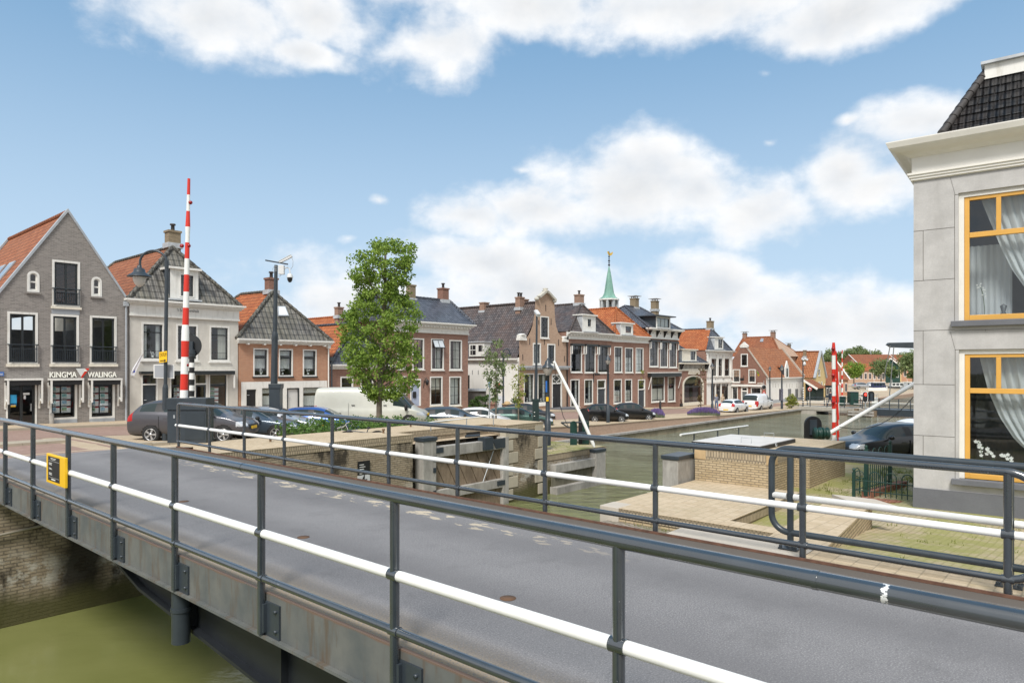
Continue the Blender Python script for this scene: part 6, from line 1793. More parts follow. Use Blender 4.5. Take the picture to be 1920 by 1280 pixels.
# roof courses as real stepped edges
b = MB(); nc = 7
for i in range(1, nc):
    a = A.lerp(T1, i / nc) + Vector((.08, 0, 0)); c = B_.lerp(T2, i / nc); m = 60
    for k in range(m):
        u0, u1 = k / m, (k + .86) / m; pa, pb = a.lerp(c, u0), a.lerp(c, u1); b.add([pa + Vector((0, -.035, .0)), pb + Vector((0, -.035, .0)), pb + Vector((0, .12, .16)), pa + Vector((0, .12, .16)), pa + Vector((0, .0, -.03)), pb + Vector((0, 0, -.03))], [(0, 1, 2, 3), (4, 5, 1, 0)])
b.build('tile_course', ROOFR, h.root)
cpt = h.at(1846, 138, 1.1)
b = MB(); b.box(cpt.x, W_, 1.1, 5, T1.z - .2, T1.z + .09); b.build('roof_curb', WHITE, h.root)
b = MB(); b.box(cpt.x - .06, W_, 1.02, 5, T1.z + .092, T1.z + .15); b.build('curb_cover', LEAD, h.root)
# ================================================================== VEHICLES
CAR_GLASS = m_flat('car_glass', (.022, .034, .035), .05, 0, .5)
HEADL = m_flat('headlight_glass', (.62, .65, .68), .08, .3)
TAILL = m_flat('tail_light', (.40, .012, .012), .12)
PLATE = m_flat('number_plate_yellow', (.78, .50, .03), .5)
ALLOY = m_flat('alloy_rim', (.52, .53, .54), .3, .7)
TRIM = m_flat('black_trim', (.016, .016, .017), .55)
CHROME = m_flat('chrome', (.7, .7, .7), .12, .9)
def m_car(name, c, flake=.3, rough=.28):
    t = NT(name); t.bs.inputs['Coat Weight'].default_value = .6; t.bs.inputs['Coat Roughness'].default_value = .05
    n = t.noise(t.obj(), 3, 3)
    return t.done(t.mix(n, scale3(c, .92), scale3(c, 1.08)), rough, flake)
# each row: x from front (fraction), half width, sill, belt, roof or hood centre height, half width at roof edge
STY = {
 'hatch': dict(st=[(0, .68, .20, .36, .40, .5), (.015, .88, .15, .42, .46, .6), (.06, .95, .13, .49, .53, .66), (.16, .99, .12, .57, .61, .70), (.245, 1, .12, .62, .665, .74), (.40, 1, .12, .635, .955, .66), (.53, 1, .12, .645, 1.0, .68), (.56, 1, .12, .65, 1.0, .68), (.73, 1, .12, .665, .985, .67), (.765, 1, .12, .67, .975, .66), (.86, .99, .12, .69, .93, .62), (.955, .96, .13, .70, .73, .66), (.985, .92, .15, .60, .64, .66), (1, .80, .20, .48, .52, .6)],
   ws=4, side=[5, 7, 9], rear=10, pil=[6, 8], wheels=(.185, .80)),
 'mpv': dict(st=[(0, .66, .20, .34, .38, .5), (.015, .88, .15, .41, .45, .6), (.06, .96, .13, .50, .53, .66), (.14, .99, .12, .57, .60, .70), (.20, 1, .12, .615, .655, .74), (.365, 1, .12, .635, .955, .64), (.50, 1, .12, .65, 1.0, .66), (.525, 1, .12, .65, 1.0, .66), (.71, 1, .12, .665, .99, .66), (.735, 1, .12, .67, .985, .66), (.905, .98, .12, .69, .945, .62), (.965, .95, .13, .68, .71, .66), (.99, .92, .15, .58, .62, .66), (1, .82, .20, .46, .50, .6)],
   ws=4, side=[5, 7, 9], rear=10, pil=[6, 8], wheels=(.185, .785)),
 'wagon': dict(st=[(0, .66, .20, .36, .40, .5), (.015, .88, .15, .42, .46, .6), (.06, .95, .13, .50, .53, .66), (.17, .99, .12, .57, .61, .70), (.27, 1, .12, .62, .66, .74), (.42, 1, .12, .63, .95, .64), (.54, 1, .12, .64, 1.0, .66), (.565, 1, .12, .64, 1.0, .66), (.74, 1, .12, .655, .985, .65), (.765, 1, .12, .66, .98, .65), (.90, .98, .12, .69, .92, .60), (.965, .95, .13, .68, .71, .66), (.99, .92, .15, .58, .62, .66), (1, .82, .20, .46, .50, .6)],
   ws=4, side=[5, 7, 9], rear=10, pil=[6, 8], wheels=(.185, .79)),
 'suv': dict(st=[(0, .70, .22, .40, .44, .5), (.012, .90, .18, .48, .52, .6), (.05, .97, .17, .56, .59, .66), (.15, 1, .16, .61, .64, .70), (.25, 1, .16, .645, .685, .74), (.38, 1, .16, .655, .955, .64), (.52, 1, .16, .665, 1.0, .66), (.545, 1, .16, .665, 1.0, .66), (.72, 1, .16, .68, .985, .65), (.75, 1, .16, .685, .98, .65), (.87, .98, .16, .72, .93, .60), (.96, .95, .17, .72, .75, .66), (.988, .92, .19, .62, .66, .66), (1, .82, .24, .50, .54, .6)],
   ws=4, side=[5, 7, 9], rear=10, pil=[6, 8], wheels=(.185, .80)),
 'van': dict(st=[(0, .74, .16, .34, .38, .5), (.012, .92, .13, .42, .45, .6), (.05, .98, .12, .50, .53, .66), (.10, 1, .12, .54, .57, .72), (.155, 1, .12, .57, .60, .78), (.29, 1, .12, .58, .955, .80), (.42, 1, .12, .58, 1.0, .88), (.44, 1, .12, .58, 1.0, .88), (.66, 1, .12, .58, 1.0, .88), (.69, 1, .12, .58, 1.0, .88), (.962, .99, .12, .58, .985, .87), (.985, .98, .13, .57, .60, .92), (.994, .96, .14, .48, .50, .9), (1, .92, .16, .38, .42, .85)],
   ws=4, side=[5], rear=10, pil=[], wheels=(.18, .78)),
 'bigvan': dict(st=[(0, .74, .12, .26, .29, .5), (.01, .92, .10, .32, .35, .6), (.035, .98, .09, .40, .42, .66), (.08, 1, .09, .44, .46, .72), (.125, 1, .09, .475, .50, .78), (.235, 1, .09, .48, .86, .78), (.30, 1, .09, .48, .955, .80), (.34, 1, .09, .48, .985, .88), (.66, 1, .09, .48, 1.0, .90), (.69, 1, .09, .48, 1.0, .90), (.955, 1, .09, .48, .995, .90), (.975, .99, .09, .48, .985, .89), (.99, .975, .10, .47, .93, .88), (.996, .96, .11, .40, .60, .88), (1, .92, .13, .30, .34, .85)],
   ws=4, side=[5], rear=None, pil=[], wheels=(.155, .79)),
}
def wheel(root, x, y, r, sgn, w=.20, spokes=5):
    Mx = Matrix.Translation((x, y, r)) @ Matrix.Rotation(rad(90) * (1 if sgn < 0 else -1), 4, 'X')
    wh = MB(); wh.lathe([(r * .66, -w), (r * .96, -w), (r, -w * .8), (r, -.035), (r * .95, .0), (r * .70, .004), (r * .66, -.02)], (0, 0, 0), 28, mat=Mx)
    tw_ = wh.build('wheel', RUBBER, root)
    b = MB(); b.lathe([(r * .68, -.03), (r * .68, -.002), (r * .62, -.002), (r * .60, -.05)], (0, 0, 0), 28, mat=Mx); b.lathe([(r * .20, -.06), (r * .17, -.008), (0, -.006)], (0, 0, 0), 14, mat=Mx)
    for k in range(spokes):
        for dk in (-.11, .11) if spokes == 5 else (0,):
            a = 2 * math.pi * k / spokes + dk; c, s_ = math.cos(a), math.sin(a)
            b.prism([Mx @ Vector((c * u - s_ * v, s_ * u + c * v, -.012)) for u, v in ((r * .12, -r * .055), (r * .64, -r * .05), (r * .64, r * .05), (r * .12, r * .055))], Mx.to_3x3() @ Vector((0, 0, -.03)))
    b.build('rim', ALLOY, tw_)
    b = MB(); b.lathe([(r * .62, -.07), (0, -.07)], (0, 0, 0), 20, mat=Mx); b.build('brake_disc', TRIM, tw_)
    return tw_
def car(style, label, px, Y, z, yaw, L, W, H, paint, roof=None, name='parked_car', cat='car', group='cars parked along the street', r=None, spokes=5, trim_h=.20, lv=2, plate=True, trim=True):
    S = STY[style]; p = pt(px, HY, Y)
    root = empty(name, (p.x, p.y, z), yaw, label, cat, group)
    hw = W / 2; vs = []; st = S['st']; n = len(st)
    for (xf, w, zs, zb, zt, wt) in st:
        x = L / 2 - xf * L; w *= hw; wt *= hw
        zm = zs + (zb - zs) * .55
        vs += [(x, 0, zs * H), (x, w * .88, zs * H), (x, w * .995, zm * H), (x, w * .97, zb * H - .03), (x, w * .93 if zt - zb > .1 else w * .90, zb * H), (x, wt, zt * H - .045), (x, wt * .55, zt * H - .008), (x, 0, zt * H)]
    m = 8; V = vs + [(a, -b_, c) for a, b_, c in vs]; N0 = len(vs)
    bm = bmesh.new(); bv = []
    for i, q in enumerate(V):
        if i >= N0 and (i - N0) % m in (0, m - 1): bv.append(bv[i - N0])
        else: bv.append(bm.verts.new(q))
    def face(ids, mi):
        f = bm.faces.new([bv[k] for k in ids]); f.material_index = mi; f.smooth = True
    for i in range(n - 1):
        for j in range(m - 1):
            mi = 0
            if j == 4 and i in S['side']: mi = 1
            if j >= 4 and i == S['ws']: mi = 1 if j >= 5 else 3
            if j == 4 and i == S['ws'] and style in ('mpv', 'van', 'bigvan', 'suv'): mi = 1
            if S['rear'] is not None and i == S['rear'] and j >= 5: mi = 1
            if j == 4 and i in S['pil']: mi = 2
            if j == 0: mi = 2
            face((i * m + j, i * m + j + 1, (i + 1) * m + j + 1, (i + 1) * m + j), mi)
            k = N0; face((k + (i + 1) * m + j, k + (i + 1) * m + j + 1, k + i * m + j + 1, k + i * m + j), mi)
    for i, fl in ((0, 0), (n - 1, 1)):
        for j in range(m - 1):
            q = [i * m + j, N0 + i * m + j, N0 + i * m + j + 1, i * m + j + 1]
            q = list(dict.fromkeys([q_ if bv[q_] is not bv[q[0]] or q_ == q[0] else q[0] for q_ in q]))
            ids = []
            for a in q:
                if bv[a] not in [bv[k] for k in ids]: ids.append(a)
            if len(ids) >= 3:
                f = bm.faces.new([bv[a] for a in (ids if not fl else ids[::-1])]); f.smooth = True
    bmesh.ops.recalc_face_normals(bm, faces=bm.faces[:])
    me = bpy.data.meshes.new('tmp'); bm.to_mesh(me); bm.free()
    for _ in range(4): me.materials.append(TRIM)
    to = bpy.data.objects.new('tmp', me); COL.objects.link(to)
    md = to.modifiers.new('s', 'SUBSURF'); md.levels = lv + 1; md.render_levels = lv + 1
    dg = bpy.context.evaluated_depsgraph_get(); dg.update()
    ev = bpy.data.meshes.new_from_object(to.evaluated_get(dg))
    bpy.data.objects.remove(to); bpy.data.meshes.remove(me)
    r = r or .325
    wx = [L / 2 - f * L for f in S['wheels']]
    parts = {}
    hl, tl = st[2][3] * H, st[-3][3] * H
    for f in ev.polygons:
        c = f.center; mi = f.material_index; nm = ['body', 'window', 'sill_trim', 'body'][mi]
        ax = L / 2 - c.x; bx = c.x + L / 2
        if mi == 0:
            if trim and c.z < H * trim_h: nm = 'sill_trim'
            if ax < L * .085 and abs(c.y) > hw * .50 and hl - .20 < c.z < hl - .02 and ax > L * .004: nm = 'headlight'
            if bx < L * .06 and abs(c.y) > hw * .62 and tl - .30 < c.z < tl + .08: nm = 'tail_light'
            if style in ('van', 'bigvan') and bx < L * .03 and abs(c.y) > hw * .78 and H * .30 < c.z < H * .55: nm = 'tail_light'
            if ax < L * .03 and abs(c.y) < hw * .55 and hl - .34 < c.z < hl - .15: nm = 'grille'
        if mi == 0 or nm == 'sill_trim':
            if any((c.x - q) ** 2 + (c.z - r) ** 2 < (r * 1.14) ** 2 for q in wx) and abs(c.y) > hw * .7: nm = 'wheel_arch'
        parts.setdefault(nm, []).append(f)
    MM = dict(body=paint, window=CAR_GLASS, sill_trim=TRIM, headlight=HEADL, tail_light=TAILL, grille=TRIM, wheel_arch=TRIM)
    objs = {}
    for nm, fs in parts.items():
        groups = {'': fs}
        if nm in ('headlight', 'tail_light'): groups = {'l': [f for f in fs if f.center.y > 0], 'r': [f for f in fs if f.center.y <= 0]}
        for fs in groups.values():
            if not fs: continue
            idx = {}; b = MB()
            for f in fs:
                for v in f.vertices:
                    if v not in idx: idx[v] = len(b.v); b.v.append(ev.vertices[v].co.copy())
                b.f.append([idx[v] for v in f.vertices]); b.m.append(0); b.sm.append(True)
            objs[nm] = b.build(nm, MM[nm], root)
    bpy.data.meshes.remove(ev)
    for q in wx:
        for sg in (-1, 1): wheel(root, q, sg * (hw * .985), r, sg, spokes=spokes)
    # mirrors, handles, plates, seams
    xm = L / 2 - st[S['ws']][0] * L - .32; zm = st[S['ws']][3] * H + .08
    for sg in (-1, 1):
        b = MB(); Mx = Matrix.Translation((xm, sg * (hw + .10), zm)) @ Matrix.Diagonal((.09, .12, .085 if style != 'bigvan' else .2, 1))
        b.lathe([(0, -1), (.6, -.8), (1, -.2), (1, .4), (.6, .9), (0, 1)], (0, 0, 0), 10, mat=Mx); b.bar((xm, sg * hw * .93, zm - .04), (xm, sg * (hw + .06), zm - .02), .06, .04)
        b.build('mirror', TRIM if paint is not m_BLACKC else paint, root)
        hd = [st[k][0] for k in S['pil']] if S['pil'] else [.40, .68]
        for k, xf in enumerate(hd):
            b = MB(); x = L / 2 - xf * L + .12; z_ = H * .56
            b.box(x, x + .18, sg * hw * .975 - .012, sg * hw * .975 + .025, z_, z_ + .03); b.build('door_handle', paint if style in ('hatch', 'mpv', 'wagon', 'suv') else TRIM, root)
            b = MB(); b.box(x - .16, x - .15, sg * hw * .955 - .03, sg * hw * .999 + .004, H * .2, H * .62); b.build('door_seam', TRIM, root)
    if plate:
        for x, sg in ((L / 2 + .004, 1), (-L / 2 - .004, -1)):
            b = MB(); b.box(x - .03, x + .012 if sg > 0 else x + .03, -.26, .26, H * .30, H * .30 + .11); b.build('number_plate', PLATE, root)
    return root
m_BLACKC = m_car('black_car_paint', (.006, .006, .007), .0, .3)
C_GREY = m_car('grey_car_paint', (.080, .080, .092), .35); C_BGREY = m_car('blue_grey_car_paint', (.07, .095, .125), .4)
C_WHITE = m_car('white_car_paint', (.72, .73, .74), 0, .25); C_SILV = m_car('silver_car_paint', (.45, .47, .50), .6); C_BLUE = m_car('blue_car_paint', (.03, .10, .36), .3)
C_CREAM = m_car('cream_van_paint', (.56, .565, .50), 0, .35); C_GREEN = m_car('green_car_paint', (.045, .10, .085), .35); C_DARK = m_car('anthracite_car_paint', (.022, .025, .032), .35)
YR = -rad(48.75)
GP = 'cars on the parking lot before the houses'
car('mpv', 'dark grey people carrier parked beside the bridge barrier cabinet', 367, 27.2, -.83, YR, 4.66, 1.86, 1.68, C_GREY, r=.335, group=GP)
car('wagon', 'blue grey car half hidden behind the dark grey people carrier', 468, 29.6, -1.02, YR, 4.5, 1.8, 1.44, C_BGREY, group=GP)
car('wagon', 'silver white car between the blue grey and the bright blue car', 515, 32.2, -1.15, YR, 4.45, 1.8, 1.42, C_SILV, group=GP)
car('hatch', 'bright blue car with its roof showing beside the long cream van', 598, 34.8, -1.36, YR, 4.4, 1.78, 1.46, C_BLUE, group=GP)
car('bigvan', 'long cream white panel van parked behind the leafy tree', 700, 38.0, -1.22, YR, 6.15, 2.05, 2.22, C_CREAM, name='panel_van', cat='van', r=.35, group='vans on the street', trim_h=.13)
car('wagon', 'grey blue estate car with silver roof rails just right of the cream van', 850, 41.5, -1.74, YR, 4.8, 1.84, 1.46, C_BGREY, group=GP)
car('hatch', 'small white hatchback with dark side windows on the parking lot', 905, 44.0, -1.95, YR, 3.85, 1.7, 1.48, C_WHITE, group=GP)
car('wagon', 'dark green estate car beside the camera pole with square base', 972, 46.5, -2.05, YR, 4.75, 1.84, 1.46, C_GREEN, group=GP)
car('suv', 'anthracite off road car behind the dark green estate car', 988, 52.0, -2.27, YR, 4.3, 1.84, 1.62, C_DARK, r=.35, group=GP)
GQ = 'cars parked along the canal quay'
car('hatch', 'small black hatchback with silver hubcaps nearest the striped quay winch', 1135, 52.0, -2.12, YR + .12, 3.35, 1.62, 1.46, m_BLACKC, r=.29, spokes=8, group=GQ)
car('hatch', 'second black hatchback, parked beside the purple lavender bed', 1187, 55.0, -2.22, YR + .10, 3.4, 1.64, 1.48, m_BLACKC, r=.29, group=GQ)
car('suv', 'white crossover car seen from behind beside the large lavender bed', 1376, 71.5, -2.78, rad(2), 4.3, 1.82, 1.58, C_WHITE, r=.35, group=GQ)
car('van', 'white delivery van with dark rear window parked on the quay', 1421, 77.5, -2.86, rad(1), 5.1, 1.95, 2.0, C_WHITE, name='delivery_van', cat='van', r=.34, group='vans on the street', trim_h=.15)
GR = 'cars behind the stone house'
kia = car('suv', 'black crossover car parked below the stone house, front to the canal', 1668, 26.2, -1.58, rad(143), 4.35, 1.82, 1.56, m_BLACKC, r=.345, group=GR)
car('suv', 'white car mostly hidden behind the black crossover', 1712, 31.0, -1.92, rad(140), 4.4, 1.84, 1.68, C_WHITE, r=.345, group=GR)
# ================================================================== STREET FURNITURE
def root_at(name, px, py, label, cat, group=None, z=None, Y=None):
    p = hit(px, py) if Y is None else pt(px, py, Y)
    if z is not None: p.z = z
    return empty(name, p, 0, label, cat, group), p
class Pic:
    """positions measured in the photo on the upright plane through p that faces the camera"""
    def __init__(s, p):
        s.p = p; s.Y = p.x * FW[0] + p.y * FW[1]; s.k = s.Y / FPX
    def at(s, px, py, d=0.0): return pt(px, py, s.Y + d)
R3, F3 = Vector((RT[0], RT[1], 0)), Vector((FW[0], FW[1], 0))

# --- arched street lamp in front of the shops
r, p = root_at('street_lamp', 309, 826, 'tall dark street lamp with arched arm and glass bowl beside the barrier cabinet', 'street lamp')
c = Pic(p)
b = MB(); b.tube([p - Vector((0, 0, .1)), c.at(310, 726)], .105, 14); b.tube([c.at(310, 727), c.at(310.2, 720)], [.105, .075], 14); b.tube([c.at(310.2, 721), c.at(312.5, 500)], .068, 12); b.build('pole', DARKP, r, True)
b = MB(); b.tube([c.at(312.5, 502), c.at(312.5, 488)], .075, 12)
P_ = [c.at(312.5, 490)] + [c.at(287.5 + 25 * math.cos(t), 492 - 22 * math.sin(t)) for t in [math.pi * i / 14 for i in range(1, 14)]] + [c.at(262.6, 491), c.at(262.5, 498)]
b.tube(P_, .045, 10); b.build('arm', DARKP, r, True)
q = c.at(261.5, 519); k = c.k
b = MB(); b.lathe([(3.5 * k, 22 * k), (4 * k, 17 * k), (9 * k, 15 * k), (10.5 * k, 9 * k), (12 * k, 7.5 * k), (21 * k, 1 * k), (21.5 * k, 0), (10 * k, -.5 * k)], q, 22); b.build('lamp_shade', DARKP, r, True)
b = MB(); b.lathe([(11.5 * k, -.3 * k), (11 * k, -6 * k), (8.5 * k, -13 * k), (4 * k, -18 * k), (0, -19.5 * k)], q, 18); b.build('lamp_bowl', m_flat('frosted_glass', (.60, .58, .55), .15), r, True)
# signs on that pole
sg, _ = root_at('direction_sign', 306, 668, 'small yellow direction sign with black arrow strapped to the arched street lamp', 'sign', Y=c.Y - .15)
cc = Pic(c.at(306, 668, -.16))
b = MB(); b.prism([cc.at(298.3, 680), cc.at(312.8, 678), cc.at(312.8, 657.7), cc.at(298.3, 660)], F3 * .03); b.build('plate', YELLOW, sg, True)
t_ = text_mb('CENTRUM', 1, .004); b = MB()
kx = 12.5 / t_.w; kz = 7 / t_.h
b.add([cc.at(299.3 + v.x * kx, 669 - v.z * kz - v.x * kx * .1, -.004) for v in t_.v], t_.f); b.build('lettering', BLACK, sg, True)
b = MB(); b.prism([cc.at(300, 675.5, -.01), cc.at(308, 674.7, -.01), cc.at(308, 673, -.01), cc.at(311.3, 675.3, -.01), cc.at(308, 678, -.01), cc.at(308, 676.4, -.01), cc.at(300, 677, -.01)], F3 * .008); b.build('arrow', BLACK, sg, True)
sg, _ = root_at('traffic_sign', 307, 696, 'blank grey back of a square sign below the yellow direction sign', 'sign', Y=c.Y + .14)
b = MB(); b.prism([cc.at(288, 708.5, .3), cc.at(326.5, 709.5, .3), cc.at(326.5, 683, .3), cc.at(288, 683, .3)], F3 * .02); b.build('sign_face', PRINT, sg, True)
b = MB(); b.prism([cc.at(289.6, 707, .295), cc.at(325, 708, .295), cc.at(325, 684.5, .295), cc.at(289.6, 684.5, .295)], F3 * .006); b.build('sign_back', GREYB, sg, True)

# --- the raised barrier with its cabinet
r, p = root_at('barrier', 350, 825, 'tall raised red and white barrier arm on a dark steel cabinet', 'barrier', z=-.2, Y=20.7)
c = Pic(p); k = c.k
Mx = Matrix.Translation(p) @ Matrix(((R3.x, F3.x, 0, 0), (R3.y, F3.y, 0, 0), (0, 0, 1, 0), (0, 0, 0, 1)))
def cx(px): return (px - 350) * k
b = MB(); b.mbox(Mx, cx(313.5), cx(386), 0, .55, 0, (828 - 766) * k); b.mbox(Mx, cx(313), cx(387), -.04, .58, (828 - 766) * k, (828 - 744) * k); b.build('cabinet', DARKP, r, True, bevel=.01)
b = MB(); b.mbox(Mx, cx(347), cx(383), -.012, -.0, .1, (828 - 772) * k); b.mbox(Mx, cx(314), cx(331), -.045, -.041, (828 - 765) * k, (828 - 746) * k); b.each('cabinet_door', m_paint('cabinet_door_grey', (.028, .037, .045), .4, .12), r, True)
b = MB(); b.mbox(Mx, cx(325.5), cx(328.5), -.02, 0, .75, .85); b.build('lock_plate', STEEL, r, True)
arm = empty('arm', (0, 0, 0)); arm.parent = r; KIDS.setdefault(r.name, []).append(arm)
st = [(335, 365.5), (365.5, 396), (396, 425.5), (425.5, 455), (455, 485), (485, 515), (515, 547), (547, 577), (577, 609), (609, 639), (639, 669), (669, 701), (701, 731), (731, 760)]
def ax_(py): return 344.8 + (745 - py) / 410 * 9.4
def ar_(py): return 2.6 + (py - 335) / 410 * (4.4 if py < 430 else 4.8) + (.9 if 425 < py < 440 or 618 < py < 640 else 0)
for i, (a, d) in enumerate(st):
    b = MB(); yy = [a + .01] + [y for y in (427, 440, 619, 638) if a < y < d] + [d]
    b.tube([c.at(ax_(y), y, .3) for y in yy], [ar_(y) * k for y in yy], 14); b.build('red_band' if i % 2 == 0 else 'white_band', RED if i % 2 == 0 else RAILW, arm, True)
for px, py in ((356.8, 380), (341, 461), (353.5, 461), (350, 684.5)):
    b = MB(); q = c.at(px, py, .3); b.lathe([(0, -.07), (.05, -.05), (.062, 0), (.05, .05), (0, .07)], (0, 0, 0), 10, mat=Matrix.Translation(q) @ Matrix.Rotation(rad(90), 4, 'X')); b.build('warning_lamp', REDLAMP, arm, True)

# --- striped post with the back of a round sign
r, p = root_at('traffic_sign', 360, 822, 'round sign seen from its dark back on a black and white striped post', 'sign', z=-.35, Y=22.0)
c = Pic(p); k = c.k
bands = [(667, 679.5, 0), (679.5, 688.5, 1), (688.5, 699, 0), (699, 711, 1), (711, 722, 0), (722, 732, 1), (732, 743, 0), (743, 760, 1), (760, 830, 0)]
for a, d, w in bands:
    b = MB(); b.tube([c.at(360, a + .01), c.at(359.4, d)], 4.6 * k, 12); b.build('white_band' if w else 'black_band', RAILW if w else BLACK, r, True)
b = MB(); M_ = Matrix.Translation(c.at(356.5, 648, .12)) @ Matrix(((R3.x, 0, F3.x, 0), (R3.y, 0, F3.y, 0), (0, 1, 0, 0), (0, 0, 0, 1)))
b.lathe([(21.3 * k, 0), (21.3 * k, .03), (0, .03)], (0, 0, 0), 32, mat=M_); b.lathe([(0, -.001), (21.3 * k, 0)], (0, 0, 0), 32, mat=M_); b.build('disc', m_paint('black_sign_back', (.020, .022, .024), .5, .1), r, True)
b = MB(); b.prism([c.at(352, 664), c.at(361, 664), c.at(361, 640), c.at(352, 640)], F3 * .1); b.tube([c.at(360, 668), c.at(360, 655)], 5.2 * k, 12); b.tube([c.at(360, 663.5), c.at(360, 661)], 6.5 * k, 12); b.build('clamp', DARKP, r, True)

# --- camera posts
def ptz(c, *a): return c.at(*a)
r, p = root_at('camera_post', 514, 812, 'dark square footed camera post with dome camera and white tube camera left of the tree', 'camera post')
c = Pic(p); k = c.k
M0 = Matrix(((R3.x, F3.x, 0, 0), (R3.y, F3.y, 0, 0), (0, 0, 1, 0), (0, 0, 0, 1)))
def pbox(b, c, px0, px1, py0, py1, d0, d1):
    q0 = c.at(px0, py1, d0); w = (px1 - px0) * (c.Y + d0) / FPX; h_ = (py1 - py0) * (c.Y + d0) / FPX
    b.mbox(Matrix.Translation(q0) @ M0, 0, w, 0, d1 - d0, 0, h_)
b = MB(); pbox(b, c, 504.3, 524.5, 728, 815, -.2, .2); pbox(b, c, 503, 526, 719.5, 728, -.23, .23); b.build('foot_box', DARKP, r, True, bevel=.012)
b = MB(); b.tube([c.at(514, 720), c.at(515.2, 634)], [6.3 * k, 5.6 * k], 12); b.tube([c.at(515.2, 634), c.at(515.4, 628), c.at(515.5, 622)], [5.6 * k, 5.8 * k, 4.2 * k], 12); b.tube([c.at(515.5, 623), c.at(517.6, 497)], [4.2 * k, 3.1 * k], 12); b.build('pole', DARKP, r, True)
b = MB()
for i in range(10): a = i * .628; q = c.at(515.4, 633); b.tube([q, q + Vector((math.cos(a) * .22, math.sin(a) * .22, -.12))], [.015, .003], 4)
b.build('climb_guard', DARKP, r, True)
b = MB(); b.bar(c.at(498, 488, .1), c.at(539.5, 495.5, -.1), .07, .06); b.build('cross_arm', DARKP, r, True)
b = MB(); M_ = Matrix.Translation(c.at(535.5, 486.5)); b.bar(c.at(524, 491.5), c.at(547, 479.5), .13, .12); b.bar(c.at(522.5, 490.5), c.at(546, 477.8), .16, .015); b.build('tube_camera', m_paint('camera_white', (.62, .63, .63), .35, .05), r, True)
CAMW = bpy.data.materials['camera_white']
b = MB(); pbox(b, c, 521.5, 532, 497, 514, -.1, .08); b.build('junction_box', CAMW, r, True, bevel=.01)
b = MB(); b.tube([c.at(532, 506), c.at(535, 502), c.at(539, 501.5), c.at(543, 504), c.at(544, 512)], .028, 8); b.lathe([(2.5 * k, 8 * k), (4.8 * k, 5.5 * k), (5.8 * k, 1 * k), (5.8 * k, 0)], c.at(543.5, 520.5), 14); b.build('dome_bracket', CAMW, r, True)
b = MB(); b.lathe([(4.9 * k, 0), (4.6 * k, -4.5 * k), (2.6 * k, -8.3 * k), (0, -9.3 * k)], c.at(543.5, 520.5), 14); b.build('dome_camera', m_flat('smoked_dome', (.02, .02, .022), .08), r, True)
b = MB(); b.tube([c.at(547, 482), c.at(549.5, 490), c.at(549, 499), c.at(545, 505)], .01, 5); b.tube([c.at(514, 500), c.at(511, 504), c.at(512, 510), c.at(515, 512)], .01, 5); b.tube([c.at(528, 514), c.at(525, 518), c.at(520, 517)], .01, 5); b.build('cable', STEEL, r, True)
b = MB()
for py in (499.5, 503.5, 507): b.tube([c.at(517.6, py), c.at(517.6, py + 1)], 3.5 * k, 10)
b.each('clamp', STEEL, r, True)

r, p = root_at('camera_post', 1004, 800, 'dark camera post with one white camera and green foot cabinet before the bell gable house', 'camera post', Y=33, z=-1.1)
c = Pic(p); k = c.k
b = MB(); pbox(b, c, 998.5, 1010.5, 752, 800, -.15, .15); pbox(b, c, 997.5, 1011.5, 748, 752, -.17, .17); b.build('foot_box', m_paint('cabinet_green', (.018, .035, .033), .4, .1), r, True)
b = MB(); pbox(b, c, 1001, 1003.2, 772, 773.2, -.16, -.15); pbox(b, c, 1001, 1003.2, 779, 780.2, -.16, -.15); b.build('cabinet_vent', PRINT, r, True)
b = MB(); b.tube([c.at(1004.6, 750), c.at(1005.5, 692)], [3.2 * k, 2.8 * k], 10); b.tube([c.at(1005.5, 692), c.at(1006.6, 592)], [2.2 * k, 1.7 * k], 10); b.build('pole', DARKP, r, True)
b = MB(); b.bar(c.at(1004.8, 583.5, .2), c.at(1010.3, 591, -.2), .15, .16); b.bar(c.at(1004.0, 582.3, .24), c.at(1010.0, 589.2, -.24), .18, .02); b.build('tube_camera', CAMW, r, True)

r, p = root_at('camera_post', 1505.6, 760, 'far camera post with two white cameras and black white striped foot by the second bridge', 'camera post', Y=80, z=-2.6)
c = Pic(p); k = c.k
b = MB(); b.tube([c.at(1505.6, 766), c.at(1505.6, 676)], 1.1 * k, 8); b.build('pole', DARKP, r, True)
b = MB()
for i in range(6): b.tube([c.at(1506.3, 726 + i * 4.4, -.1), c.at(1506.3, 728.3 + i * 4.4, -.1)], 1.35 * k, 8)
b.build('white_band', RAILW, r, True)
for a, d in (((1503.5, 671.5), (1507, 674.5)), ((1508.5, 671.5), (1514.5, 674.5))):
    b = MB(); b.bar(c.at(*a), c.at(*d), .2, .2); b.build('tube_camera', CAMW, r, True)
b = MB(); b.lathe([(0, -.25), (.22, -.1), (.16, .15), (0, .3)], c.at(1508, 682), 8); b.build('dome_camera', CAMW, r, True)

